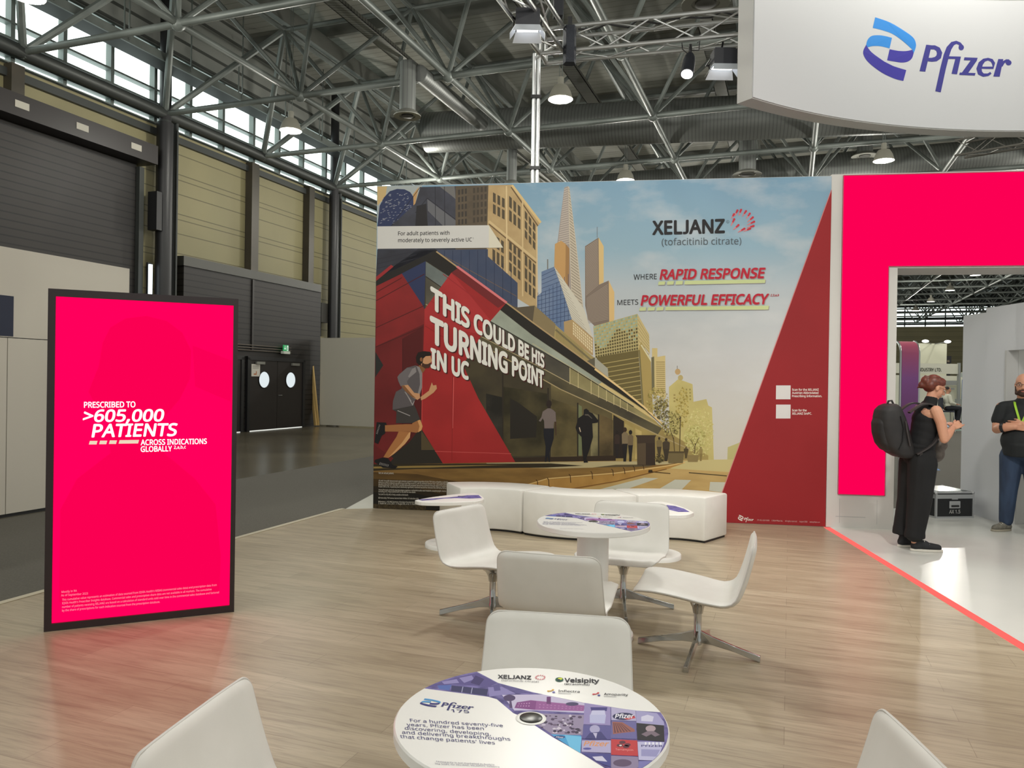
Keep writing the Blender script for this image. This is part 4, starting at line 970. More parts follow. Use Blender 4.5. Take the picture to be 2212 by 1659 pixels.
def stroke_poly(pts, wd):
    """thick polyline outline as quads"""
    out = []
    pts = [Vector(p) for p in pts]
    L, R_ = [], []
    for i, p in enumerate(pts):
        d = (pts[min(i + 1, len(pts) - 1)] - pts[max(i - 1, 0)]).normalized(); n = Vector((-d.y, d.x)); ww = wd[i] if isinstance(wd, (list, tuple)) else wd
        L.append(p + n * ww / 2); R_.append(p - n * ww / 2)
    for i in range(len(pts) - 1): out.append([L[i], L[i + 1], R_[i + 1], R_[i]])
    return out
def arc(cx, cy, rx, ry, a0, a1, n=14): return [(cx + rx * math.cos(math.radians(a0 + (a1 - a0) * i / n)), cy + ry * math.sin(math.radians(a0 + (a1 - a0) * i / n))) for i in range(n + 1)]
def slant(pts, x0, y0, k=-.22): return [(x + (y - y0) * k, y) for x, y in pts]
WORD = []
WORD.append([(1473, 338), (1514, 342), (1466, 542), (1422, 538)])                                     # P stem
WORD += stroke_poly([(1500, 357), (1535, 358), (1562, 372), (1574, 400), (1567, 430), (1545, 447), (1515, 452), (1488, 450)], [30, 32, 36, 40, 40, 36, 30, 26])
WORD += stroke_poly([(1562, 694), (1600, 520), (1625, 420), (1645, 365), (1672, 330), (1700, 320), (1726, 330), (1738, 348)], [42, 42, 42, 40, 32, 24, 22, 26])
WORD.append([(1738 + 20 * math.cos(t * PI / 8), 358 + 22 * math.sin(t * PI / 8)) for t in range(16)])
WORD += [[(1605, 424), (1736, 428), (1731, 446), (1600, 444)], [(1694, 440), (1733, 440), (1706, 562), (1664, 558)]]
WORD += [[(1762, 433), (1862, 437), (1855, 458), (1757, 455)], [(1810, 456), (1856, 458), (1790, 552), (1740, 552)], [(1727, 548), (1846, 552), (1840, 571), (1722, 566)]]
WORD += stroke_poly([(1880, 512), (1978, 512), (1982, 478), (1968, 456), (1940, 447), (1910, 455), (1885, 480), (1872, 520), (1880, 552), (1905, 568), (1940, 565), (1962, 550)], [16, 18, 24, 24, 20, 26, 36, 40, 36, 26, 20, 16])
WORD += [[(2018, 446), (2056, 447), (2028, 580), (1980, 578)]]
WORD += stroke_poly([(2040, 500), (2058, 470), (2080, 458), (2100, 460)], [20, 20, 20, 22])
WORD.append([(2096 + 22 * math.cos(t * PI / 8), 474 + 20 * math.sin(t * PI / 8)) for t in range(16)])
def put_logo(A, fn, light, dark, word):
    for p in RIB_L: A.poly([fn(q) for q in p], light, False)
    for p in RIB_D: A.poly([fn(q) for q in p], dark, False)
    A.up()
    for p in WORD:
        A.poly([fn(q) for q in p], word, False); A.lift += .00001
    A.up()
# small white logo at the foot of the mural
tx = Art(mural, 0.00005, art.lift + .0002)
put_logo(tx, lambda q: (1594 + (q[0] - 997) / 1122 * 34, 1112 + (q[1] - 130) / 564 * 15.5 + (q[0] - 997) / 1122 * .8), WHT, WHT, WHT)
tx.build('logo', mw)

# ------------------------------------------------------------------ hanging sign: concave white banner
ZB = 4.63
sa_, sb_, sc_ = on_z(1626, 209, ZB), on_z(1900, 266, ZB), on_z(2212, 282, ZB)
def circ(a, b, c):
    ax, ay, bx, by, cx, cy = a.x, a.y, b.x, b.y, c.x, c.y
    d = 2 * (ax * (by - cy) + bx * (cy - ay) + cx * (ay - by))
    ux = ((ax * ax + ay * ay) * (by - cy) + (bx * bx + by * by) * (cy - ay) + (cx * cx + cy * cy) * (ay - by)) / d
    uy = ((ax * ax + ay * ay) * (cx - bx) + (bx * bx + by * by) * (ax - cx) + (cx * cx + cy * cy) * (bx - ax)) / d
    return Vector((ux, uy, 0)), math.hypot(ax - ux, ay - uy)
SCN, SR = circ(sa_, sb_, sc_)
th = lambda p: math.atan2(p.y - SCN.y, p.x - SCN.x)
t0, t1 = th(sa_), th(sc_)
dt = ((t1 - t0 + PI) % (2 * PI)) - PI
print('sign centre', SCN, SR, t0, dt)
inside = SCN.y < sb_.y          # camera side lies inside the curve
sgn = 1 if inside else -1       # +r is away from the camera when the camera is inside
T1 = t0 + dt * 2.1
SH = 1.52
hs = thing('hanging_sign', 'large curved white sign hanging over the booth with blue ribbon logo', 'sign', Vector((sb_.x, sb_.y, ZB)))
def sp_(t, r, z): return Vector((SCN.x + r * math.cos(t), SCN.y + r * math.sin(t), z))
def arcbox(r0, r1, z0, z1, ta, tb, n=40):
    b = MB(); vs = []; fs = []
    for i in range(n + 1):
        t = ta + (tb - ta) * i / n
        vs += [sp_(t, r0, z0), sp_(t, r1, z0), sp_(t, r1, z1), sp_(t, r0, z1)]
    for i in range(n):
        for k in range(4): fs.append((4 * i + k, 4 * i + (k + 1) % 4, 4 * i + 4 + (k + 1) % 4, 4 * i + 4 + k))
    fs += [(0, 1, 2, 3), (4 * n + 3, 4 * n + 2, 4 * n + 1, 4 * n)]
    return b.add(vs, fs)
M_sign = mat('white_sign_fabric', (190, 191, 194), 0.6)
arcbox(SR + sgn * .012, SR + sgn * .21, ZB - .012, ZB + SH + .012, t0 - (dt / abs(dt)) * .0, T1).build('frame', mat('sign_frame_grey', (176, 175, 172), 0.5), hs, smooth=True, world=True)
arcbox(SR, SR + sgn * .012, ZB, ZB + SH, t0 + dt * .002, T1).build('fabric_face', M_sign, hs, smooth=True, world=True)
for q in (.15, .9, 1.7):
    p = sp_(t0 + dt * q, SR + sgn * .1, ZB + SH); b = MB(); b.tube(p, p + Vector((0, 0, 6.1)), .008, n=5); b.build('suspension_wire', M_steel, hs, world=True)
def on_sign(u, v, lift):
    d = ray(u, v); r = SR - sgn * lift
    ox, oy = EYE.x - SCN.x, EYE.y - SCN.y
    A = d.x * d.x + d.y * d.y; Bq = 2 * (ox * d.x + oy * d.y); Cq = ox * ox + oy * oy - r * r
    D = math.sqrt(max(Bq * Bq - 4 * A * Cq, 0)); ts = sorted(((-Bq - D) / (2 * A), (-Bq + D) / (2 * A)))
    t = ts[1] if inside else ts[0]
    return EYE + d * t
tx = Art(on_sign, 0.0006, 0.002)
put_logo(tx, lambda q: (1580 + q[0] / 3.5, q[1] / 3.5), ink((52, 132, 208)), ink((62, 56, 150)), ink((60, 58, 132)))
tx.build('logo', hs)

# ------------------------------------------------------------------ archway with the pink light panel
ms = lambda p: (p - M0).dot(MD)
s_l, s_p0, s_p1, s_r = MLEN + .004, ms(on_plane(1816, 700, M0, MN)), ms(on_plane(1917, 700, M0, MN)), ms(on_plane(1937, 700, M0, MN))
zt = on_plane(1900, 374.5, M0, MN).z; z_op = on_plane(1960, 579, M0, MN).z; z_pb = on_plane(1860, 1069, M0, MN).z; z_pt = on_plane(1900, 378, M0, MN).z; z_bb = on_plane(2060, 575, M0, MN).z
M_arch = mat('archway_white', (202, 199, 194), 0.55)
aw = thing('archway', 'white booth archway with a glowing pink panel around its opening', 'archway', M0 + MD * s_l)
def mpt(s_, z, dep): q = M0 + MD * s_ - MN * dep; return Vector((q.x, q.y, z))
def mbox(b, s0, s1, z0, z1, d0, d1, mi=0):
    vs = [mpt(s, z, d) for s in (s0, s1) for d in (d0, d1) for z in (z0, z1)]
    return b.add(vs, [(0, 1, 3, 2), (4, 6, 7, 5), (0, 4, 5, 1), (2, 3, 7, 6), (0, 2, 6, 4), (1, 5, 7, 3)], mi)
S_END = s_r + 4.2
b = MB(); mbox(b, s_l, s_r, 0.0, zt, 0, .57); b.build('pillar', M_arch, aw, world=True)
b = MB(); mbox(b, S_END, S_END + .8, 0.0, zt, 0, .57); b.build('pillar', M_arch, aw, world=True)
b = MB(); mbox(b, s_r, S_END, z_op, zt, 0, .57); b.build('lintel', M_arch, aw, world=True)
pk = (1.0, 0.0, 0.088)
M_pink = glow('pink_light_panel', pk, 0.98)
b = MB()
pts = [(s_p0, z_pb), (s_p1, z_pb), (s_p1, z_bb), (S_END + .2, z_bb), (S_END + .2, z_pt), (s_p0, z_pt)]
n_ = len(pts); vs = [mpt(p[0], p[1], -.012) for p in pts] + [mpt(p[0], p[1], -.002) for p in pts]
b.add(vs, [tuple(range(n_)), tuple(range(2 * n_ - 1, n_ - 1, -1))] + [(i, (i + 1) % n_, n_ + (i + 1) % n_, n_ + i) for i in range(n_)])
b.build('light_panel', M_pink, aw, world=True)
b = MB()
def fr(s0, z0, s1, z1):
    if abs(s1 - s0) < 1e-6: mbox(b, s0 - .004, s0 + .004, min(z0, z1), max(z0, z1), -.016, 0)
    else: mbox(b, min(s0, s1), max(s0, s1), z0 - .004, z0 + .004, -.016, 0)
for i in range(n_): fr(*pts[i], *pts[(i + 1) % n_])
b.build('panel_frame', mat('thin_panel_frame', (178, 70, 96), .5), aw, world=True)
b = MB(); mbox(b, s_p0 - .02, s_p0 + .30, .12, .128, -.001, 0); 
for q in (s_p0 + .02, s_p0 + .42): mbox(b, q, q + .004, .05, z_pb - .05, -.001, 0)
b.build('panel_joint', mat('joint_grey', (170, 170, 168), .6), aw, world=True)

# ------------------------------------------------------------------ tall pink screen on the left
g0, g1 = on_z(94.3, 1365.5), on_z(505.7, 1321.7)
KD = (g1 - g0).normalized(); KN = Vector((-KD.y, KD.x, 0)); KN = KN if KN.y < 0 else -KN; KW = (g1 - g0).length
kz = on_plane(107, 623, g0, KN).z; kz2 = on_plane(519.5, 646, g0, KN).z
print('screen', g0, g1, KW, kz, kz2)
KH = (kz + kz2) / 2
sk = thing('screen_stand', 'tall upright digital screen glowing pink in a dark brown frame', 'display screen', g0)
def kpt(s, z, d): q = g0 + KD * s - KN * d; return Vector((q.x, q.y, z))
def kbox(b, s0, s1, z0, z1, d0, d1):
    vs = [kpt(s, z, d) for s in (s0, s1) for d in (d0, d1) for z in (z0, z1)]
    return b.add(vs, [(0, 1, 3, 2), (4, 6, 7, 5), (0, 4, 5, 1), (2, 3, 7, 6), (0, 2, 6, 4), (1, 5, 7, 3)])
ca, cb_ = on_plane(111, 1348, g0, KN), on_plane(505, 660, g0, KN)
is0, iz0, is1, iz1 = (ca - g0).dot(KD), ca.z, (cb_ - g0).dot(KD), cb_.z
M_sf = mat('dark_brown_screen_frame', (46, 34, 36), 0.4)
b = MB(); kbox(b, 0, is0, 0, KH, -.0, .10); kbox(b, is1, KW, 0, KH, 0, .10); kbox(b, is0, is1, 0, iz0, 0, .10); kbox(b, is0, is1, iz1, KH, 0, .10); kbox(b, is0, is1, iz0, iz1, .03, .10)
b.build('frame', M_sf, sk, world=True)
b = MB(); kbox(b, is0, is1, iz0, iz1, .018, .03); b.build('display', glow('pink_screen', pk, 1.2), sk, world=True)
def scr(u, v, lift): return on_plane(u, v, g0 - KN * (.018 - lift), KN)
tx = Art(scr, .0004, .0006); T = tx.text
D2 = glow('pink_screen_deep', (0.97, 0.0, 0.084), 1.0)
def Zs(*p): return Z(1.8036, 0, 480, *p)
tx.poly(Zs((400, 470), (430, 410), (490, 375), (570, 365), (650, 385), (710, 430), (745, 500), (740, 610), (700, 690), (640, 760), (640, 900), (760, 1000), (840, 1100), (860, 1300), (855, 1440), (300, 1500), (230, 1480), (235, 1120), (300, 1000), (430, 900), (420, 780), (360, 690), (345, 660), (385, 560)), D2)
tx.poly(Zs((750, 480), (905, 540), (900, 700), (760, 640)), glow('pink_screen_deep2', (0.97, 0.0, 0.090), 1.0))
tx.build('portrait_shade', sk)
tx = Art(scr, .0004, .003); T = tx.text
SW = glow('screen_white', (1.0, 0.96, 0.97), 1.15); SG = glow('screen_cream', (0.86, 0.70, 0.52), 1.0)
T('PRESCRIBED TO', (181.3, 880.5), (292.7, 879.5), 12, 12, SW, .03)
T('>605,000', (178.5, 911.0), (354.9, 909.5), 25, 25, SW, .03, .15)
T('PATIENTS', (197.5, 944), (384, 941), 27, 26, SW, .03, .15)
T('ACROSS INDICATIONS', (303.8, 961.5), (446.9, 958.5), 11.5, 11, SW, .03); T('GLOBALLY', (303.8, 976), (371.5, 974.5), 11.5, 11, SW, .03); T('2,a,b,c', (375.5, 969.5), (401.5, 968.5), 6.5, 6.5, SW, .02)
for q in (((350, 852), (380, 852), (376, 866), (346, 866)), ((390, 851), (418, 851), (414, 865), (386, 865)), ((428, 850), (456, 850), (452, 864), (424, 864)), ((466, 849), (542, 848), (538, 862), (462, 863))): tx.poly(Zs(*q), SG, False)
tx.build('screen_lettering', sk)
tx = Art(scr, .0004, .003); T = tx.text
SP2 = glow('screen_pale_pink', (1.0, 0.30, 0.42), 1.1)
for t, a, c in (('ᵃMostly in RA'[1:], (133, 1281), (166, 1278)), ('As of September 2023', (132, 1288.5), (190, 1284)), ("This cumulative value represents an estimation of data sourced from IQVIA Health's MIDAS (commercial sales data) and prescription data from", (134, 1298), (468, 1265.6)),
                ("IQVIA Health's Prescriber Insights database. Commercial sales and prescription share data are not available in all markets. The cumulative", (134, 1305.5), (457, 1275)), ('number of patients receiving XELJANZ are based on a calculation of standard units sold over time in the commercial sales database and factored', (134, 1313.5), (473, 1281.5)),
                ('by the share of prescriptions for each indication sourced from the prescription database.', (134, 1321.3), (345.6, 1302))): T(t, a, c, 4.6, 4.4, SP2, .0, 0, 1, False)
tx.build('screen_small_print', sk)
b = MB(); kbox(b, .1, KW - .1, 0, .02, .10, .55); b.build('foot_plate', M_sf, sk, world=True)
# ------------------------------------------------------------------ aluminium trusses with lamps
M_truss = mat('truss_aluminium', (196, 197, 196), 0.32, 0.85)
def truss(label, p0, d, up, side, length, size=.29, step=.5, m=None):
    m = m or M_truss
    t = thing('lighting_truss', label, 'truss', p0)
    d = d.normalized()
    off = [Vector((0, 0, 0)), side * size, side * size + up * size, up * size]
    for o_ in off:
        b = MB(); b.tube(p0 + o_, p0 + o_ + d * length, .025, n=8); b.build('chord', m, t, smooth=True, world=True)
    for f_ in range(4):
        a_, c_ = off[f_], off[(f_ + 1) % 4]; b = MB(); pts = []
        n = int(length / step)
        for k in range(n + 1): pts.append(p0 + (a_ if k % 2 == 0 else c_) + d * (k * length / n))
        for q0, q1 in zip(pts[:-1], pts[1:]): b.tube(q0, q1, .0105, n=6)
        b.build('lacing', m, t, smooth=True, world=True, fix=False)
    return t
UPV = Vector((0, 0, 1))
TZ0 = 5.56
tc = on_z(1216, 110, TZ0); te = on_z(1597, 74, TZ0)
td = (te - tc).normalized(); tsd = Vector((-td.y, td.x, 0)); tsd = tsd if tsd.y > 0 else -tsd
truss('silver box truss running right from the mast towards the hanging sign', tc - td * .0, td, UPV, tsd, (te - tc).length + .05)
ta = Vector((-SA, -CA, 0)); tas = Vector((-CA, SA, 0))
tm = tc + td * .03 + tsd * .0
truss('silver box truss reaching from the mast over the seating area', tc + ta * .02, ta, UPV, tas, 7.4)
b = MB()
cc = tc + tsd * .145 + tas * .13 + UPV * .145
t = thing('truss_corner', 'square corner block joining the two silver trusses', 'truss corner', cc)
for sx in (-1, 1):
    for sy in (-1, 1):
        b.tube(cc + td * .145 * sx + tsd * .145 * sy - UPV * .15, cc + td * .145 * sx + tsd * .145 * sy + UPV * .15, .025, n=8)
for sz in (-1, 1):
    for a_, c_ in (((-1, -1), (1, -1)), ((1, -1), (1, 1)), ((1, 1), (-1, 1)), ((-1, 1), (-1, -1))):
        b.tube(cc + td * .145 * a_[0] + tsd * .145 * a_[1] + UPV * .145 * sz, cc + td * .145 * c_[0] + tsd * .145 * c_[1] + UPV * .145 * sz, .025, n=8)
b.build('cube_frame', M_truss, t, smooth=True, world=True)
# mast carrying the corner
mp = at_y(1157.5, 250, cc.y + .35)
t = thing('truss_mast', 'tall bright aluminium mast standing behind the mural wall', 'mast', Vector((mp.x, mp.y, 0)))
for k, dx in enumerate((-.028, .028)):
    b = MB(); b.tube((dx, 0, .03), (dx, 0, 5.75), .024, n=12); b.build('tube', mat('flood_lit_mast_aluminium', (232, 234, 236), 0.25, 0.55), t, smooth=True)  # flood light falling on the tubes is put into this paler aluminium
b = MB(); b.box((0, 0, .015), (.6, .6, .03)); b.build('foot_plate', M_steel_d, t)
b = MB()
for z in (1.5, 3.2, 4.3, 5.2):
    b = MB(); b.box((0, 0, z), (.13, .08, .04)); b.build('clamp', M_black, t)
b = MB(); q = cc - Vector((mp.x, mp.y, 0)); b.tube((0, 0, 5.7), (q.x, q.y, 5.7), .02, n=8); b.build('top_arm', M_truss, t)
# lamps on the trusses
M_lbody = mat('black_lamp_body', (28, 30, 38), 0.5)
M_barn = mat('barndoor_inside', (214, 220, 228), 0.35, 0.3)
def flood(label, c, aim, hang):
    t = thing('flood_light', label, 'flood light', c)
    f_ = (Vector(aim) - c).normalized(); R = f_.to_track_quat('-Y', 'Z').to_matrix()   # local -Y looks at the aim
    W_, Hh, Dp = .26, .19, .17
    b = MB(); b.box((0, 0, 0), (W_, Dp, Hh), M=R)
    for k in range(5): b.box(R @ Vector((0, Dp / 2 + .01, -.07 + .035 * k)), (W_ * .9, .02, .008), M=R)
    b.build('body', M_lbody, t)
    b = MB(); b.box(R @ Vector((0, -Dp / 2 - .002, 0)), (W_ * .9, .006, Hh * .86), M=R); b.build('lens', glow('flood_lens', (0.95, 0.97, 1.0), 6.0), t)
    for ax, s_ in (('z', 1), ('z', -1), ('x', 1), ('x', -1)):
        b = MB()
        if ax == 'z': q = [(-W_ / 2, -Dp / 2, s_ * Hh / 2), (W_ / 2, -Dp / 2, s_ * Hh / 2), (W_ * .62, -Dp / 2 - .09, s_ * (Hh / 2 + .075)), (-W_ * .62, -Dp / 2 - .09, s_ * (Hh / 2 + .075))]
        else: q = [(s_ * W_ / 2, -Dp / 2, -Hh / 2), (s_ * W_ / 2, -Dp / 2, Hh / 2), (s_ * (W_ / 2 + .06), -Dp / 2 - .09, Hh * .42), (s_ * (W_ / 2 + .06), -Dp / 2 - .09, -Hh * .42)]
        n = (Vector(q[1]) - Vector(q[0])).cross(Vector(q[2]) - Vector(q[0])).normalized() * .004
        vs = [R @ Vector(p) for p in q] + [R @ (Vector(p) + n) for p in q]
        b.add(vs, [(0, 1, 2, 3), (7, 6, 5, 4), (0, 1, 5, 4), (1, 2, 6, 5), (2, 3, 7, 6), (3, 0, 4, 7)]); b.build('barn_door', M_barn, t)
    b = MB(); b.path([R @ Vector((-W_ / 2 - .02, 0, 0)), R @ Vector((-W_ / 2 - .02, 0, .2)), R @ Vector((0, 0, .24)), R @ Vector((W_ / 2 + .02, 0, .2)), R @ Vector((W_ / 2 + .02, 0, 0))], .01, 6)
    b.tube(R @ Vector((0, 0, .24)), Vector(hang) - c, .012, n=6); b.build('yoke', M_black, t)
    return t
arm_mid = tc + ta * 1.05 + tas * .29
flood('black flood light with white barn doors left of the mast', at_y(1140, 44, arm_mid.y - .02), at_y(1140, 44, arm_mid.y - .02) - Vector((0, -.1, 3)), arm_mid)
f2 = at_y(1563, 128, te.y + .12)
flood('black flood light with one silver barn door beside the hanging sign', f2, (f2.x, f2.y + .1, f2.z - 3), on_z(1563, 80, TZ0) + tsd * .1)
p1 = at_y(1484, 160, te.y + .15); p0 = at_y(1491, 118, te.y + .28)
t = thing('par_spot', 'black tapered spotlight with lit lens hanging under the truss', 'spotlight', p0)
d = (p1 - p0).normalized()
b = MB(); L2 = (p1 - p0).length; b.path([Vector((0, 0, 0)), d * .05, d * .12, d * L2], [.04, .062, .072, .078], 18); b.build('housing', M_lbody, t, smooth=True)
b = MB(); b.tube(d * (L2 + .001), d * (L2 + .006), .066, n=18); b.build('lens', glow('spot_lens', (1.0, .99, .95), 8.0), t)
b = MB(); hp = on_z(1491, 90, TZ0) + tsd * .29; b.tube((0, 0, .02), (0, 0, hp.z - p0.z), .02, n=8); b.build('yoke', M_black, t)
b = MB(); b.path([Vector((.02, 0, .05)), Vector((.10, 0, .05)), Vector((.11, 0, .16)), Vector((.08, 0, hp.z - p0.z + .02))], .006, 6); b.path([Vector((-.02, 0, 0)), Vector((-.09, 0, .06)), Vector((-.10, 0, hp.z - p0.z + .02))], .006, 6); b.build('cable', M_rubber, t)
s0 = at_y(1231, 97, tc.y - .12)
t = thing('column_speaker', 'dark narrow loudspeaker hanging at the truss corner', 'loudspeaker', s0)
b = MB(); b.prism([(.078, .04), (.04, .085), (-.04, .085), (-.078, .04), (-.05, -.05), (.05, -.05)], -.22, .22); b.build('cabinet', mat('speaker_dark_blue', (32, 36, 46), 0.6), t, bevel=.006)
b = MB(); b.box((0, -.053, 0), (.085, .004, .40)); b.build('front_mesh', add_noise(mat('speaker_mesh', (28, 32, 42), .7), (44, 48, 58), 150), t)
b = MB(); b.box((0, .05, .28), (.05, .05, .14)); b.tube((0, .05, .2), (0, .14, .2), .015, n=6); b.build('bracket', M_black, t)
ch = at_y(1206, 18, tc.y + .05)
t = thing('chain_hoist', 'dark chain hoist above the truss corner', 'hoist', ch)
b = MB(); b.box((0, 0, 0), (.12, .12, .22)); b.build('motor', M_lbody, t, bevel=.01)
b = MB(); b.tube((0, 0, .1), (0, 0, 12.0 - ch.z), .008, n=5); b.tube((0, 0, -.1), (0, 0, TZ0 + .29 - ch.z), .01, n=5); b.build('chain', M_steel_d, t)
far0 = at_y(2063, 336, 17.5); far1 = at_y(2290, 296, 15.5)
dd = far1 - far0
truss('distant dark truss under the hanging sign at the right', far0, dd, UPV, Vector((-dd.y, dd.x, 0)).normalized(), dd.length * 2.2, .35, .5, mat('far_truss_grey', (110, 108, 102), .45, .5))
# cables looped on the truss
b = MB(); pts = []
for k in range(17): pts.append(tc + td * (.15 + .12 * k) + tsd * (.15 + .05 * math.sin(k * 1.7)) + UPV * (.31 + .02 * math.sin(k * 2.3)))
b.path(pts, .012, 6); tag(b.build('truss_cable', M_rubber, smooth=True), 'black cable lying along the top of the right truss', 'cable')

# ------------------------------------------------------------------ white furniture
M_leather = add_noise(mat('white_leather', (226, 224, 219), 0.42, 0, 0.45), (220, 218, 212), 8, 3, (1, 1, 1), .6, .03)
M_seam = mat('white_piping', (206, 203, 198), 0.5)
M_chrome = mat('polished_chrome', (196, 196, 194), 0.13, 1.0)
M_tab = mat('white_table_lacquer', (232, 231, 228), 0.3, 0, 0.5)
def crom(pts, n):
    out = []; P_ = [pts[0]] + list(pts) + [pts[-1]]
    for i in range(1, len(P_) - 2):
        for k in range(n):
            t = k / n; a, b_, c, d = (Vector(P_[i - 1]), Vector(P_[i]), Vector(P_[i + 1]), Vector(P_[i + 2]))
            out.append(.5 * ((2 * b_) + (-a + c) * t + (2 * a - 5 * b_ + 4 * c - d) * t * t + (-a + 3 * b_ - 3 * c + d) * t ** 3))
    out.append(Vector(pts[-1])); return out
def make_chair():
    """local: faces +x, width along y"""
    t = thing('lounge_chair', 'chair', 'chair')
    prof = crom([(.345, .378), (.320, .402), (.22, .402), (.07, .380), (-.07, .355), (-.160, .350), (-.226, .385), (-.262, .465), (-.293, .580), (-.318, .700)], 14)
    cum = [0]
    for i in range(1, len(prof)): cum.append(cum[-1] + (prof[i] - prof[i - 1]).length)
    ends = [0, .0015, .005, .010, .018, .028, .040, .055, .075]
    want = ends + [.1 + (cum[-1] - .2) * k / 20 for k in range(21)] + [cum[-1] - e_ for e_ in reversed(ends)]
    def pick(x):
        for i in range(len(cum) - 1):
            if cum[i + 1] >= x: return prof[i].lerp(prof[i + 1], (x - cum[i]) / max(1e-9, cum[i + 1] - cum[i]))
        return prof[-1]
    prof = [pick(x) for x in want]
    n = len(prof); s = [0]
    for i in range(1, n): s.append(s[-1] + (prof[i] - prof[i - 1]).length)
    S = s[-1]; NU = 17; th_ = .017
    def half(i):
        f_ = s[i] / S
        wd = .285 + .012 * math.sin(f_ * PI) - .012 * f_
        if .42 < f_ < .62: wd -= .012 * math.sin((f_ - .42) / .2 * PI)
        for dist, rc in ((s[i], .075), (S - s[i], .05)):
            if dist < rc: wd -= rc * (1 - math.sqrt(max(0, 1 - ((rc - dist) / rc) ** 2)))
        return wd
    def frame(i):
        d = (prof[min(i + 1, n - 1)] - prof[max(i - 1, 0)]).normalized(); return Vector((d.y, -d.x)) * -1 if False else Vector((-d.y, d.x))
    b = MB(); top = []; bot = []; rim = []
    for i in range(n):
        nn = frame(i); nn = nn if (nn.y > 0 or i > n * .55) else -nn
        # inner side: up on the seat, forward on the back
        if i > n * .5 and nn.x < 0: nn = -nn
        w_ = half(i)
        rt, rb = [], []
        for k in range(NU):
            u = -1 + 2 * k / (NU - 1); e = .016 * abs(u) ** 3 * (0.4 + .6 * math.sin(s[i] / S * PI))
            edge = 1 - max(0, (abs(u) - .86) / .14) ** 2 * .75
            ev = 1 - max(0, (max(0, .03 - min(s[i], S - s[i])) / .03)) ** 2 * .75
            p = Vector((prof[i].x + nn.x * e, u * w_, prof[i].y + nn.y * e)); o = Vector((nn.x, 0, nn.y)) * (th_ * edge * ev)
            rt.append(p + o); rb.append(p - o)
        top.append(rt); bot.append(rb)
    vs = [p for r in top for p in r] + [p for r in bot for p in r]; N0 = n * NU; fs = []
    for i in range(n - 1):
        for k in range(NU - 1):
            a = i * NU + k; fs.append((a, a + 1, a + NU + 1, a + NU)); fs.append((N0 + a, N0 + a + NU, N0 + a + NU + 1, N0 + a + 1))
    ring = [k for k in range(NU)] + [i * NU + NU - 1 for i in range(1, n)] + [(n - 1) * NU + k for k in range(NU - 2, -1, -1)] + [i * NU for i in range(n - 2, 0, -1)]
    for a, c in zip(ring, ring[1:] + ring[:1]): fs.append((a, N0 + a, N0 + c, c))
    b.add(vs, fs); b.build('seat_shell', M_leather, t, smooth=True)
    mid = [(vs[a] + vs[a + N0]) / 2 for a in ring]; cen = Vector((0, 0, .45))
    b = MB(); b.path([p for p in mid], .0048, 6, closed=True); b.build('piping', M_seam, t, smooth=True)
    b = MB(); b.lathe([(.13, .348), (.125, .340), (.085, .324), (.050, .300), (.035, .27), (.028, .235)], n=24); b.build('seat_mount', M_chrome, t, smooth=True)
    b = MB(); b.lathe([(.0225, .24), (.0225, .09), (.026, .085), (.026, .05), (.018, .045), (0, .045)], n=20); b.build('column', M_chrome, t, smooth=True)
    for k in range(4):
        a = k * PI / 2; R = Matrix.Rotation(a, 3, 'Z'); b = MB()
        st = [(.015, .128, .052, .017), (.10, .098, .034, .0165), (.22, .066, .0, .015), (.36, .036, .0, .0135)]
        st = [(.012, .135, .060, .013), (.09, .105, .058, .0135), (.22, .068, .036, .0145), (.36, .034, .0, .0165)]
        vs = []
        for x, zt_, zb_, hw in st: vs += [R @ Vector((x, -hw, zb_)), R @ Vector((x, hw, zb_)), R @ Vector((x, hw * .7, zt_)), R @ Vector((x, -hw * .7, zt_))]
        fs = [(0, 1, 2, 3), (15, 14, 13, 12)]
        for q in range(3):
            for e in range(4): fs.append((4 * q + e, 4 * q + (e + 1) % 4, 4 * q + 4 + (e + 1) % 4, 4 * q + 4 + e))
        b.add(vs, fs); b.build('leg', M_chrome, t, bevel=.003)
    return t
ch0 = make_chair(); used = False
def chair(x, y, face, label, group, legrot=0.0):
    """face: direction the sitter looks (vector); legrot turns the star base against the seat (degrees, world)"""
    global used
    o = copy_tree(ch0) if used else ch0
    used = True
    a = math.atan2(face[1], face[0]); o.location = (x, y, 0); o.rotation_euler = (0, 0, a)
    for c in o.children:
        if c.name.split('.')[0] == 'leg': c.rotation_euler = (0, 0, math.radians(legrot) - a)
    o['label'] = label; o['group'] = group; return o
G1, G2 = 'lounge chairs around the middle table', 'lounge chairs around the nearest table'
chair(-.11, 5.2, (.80, -.60), 'white lounge chair left of the middle table, its front turned right', G1, 180)
chair(.816, 5.45, (-.32, -.95), 'white lounge chair behind the middle table, facing the camera', G1, -5)
chair(1.13, 4.55, (-.93, .30), 'white lounge chair right of the middle table, chrome star base fully seen', G1, -24)
chair(.285, 4.27, (.27, .96), 'white lounge chair with its back to the camera before the middle table', G1, 20)
chair(.145, 2.64, (-.15, -.99), 'white lounge chair right behind the nearest table, seat under the tabletop', G2, 30)
chair(-.525, 1.99, (.98, -.17), 'white lounge chair at the left of the nearest table, cut by the frame', G2, 40)
chair(.725, 1.90, (-.99, .05), 'white lounge chair at the right of the nearest table, only its top corner seen', G2, 10)

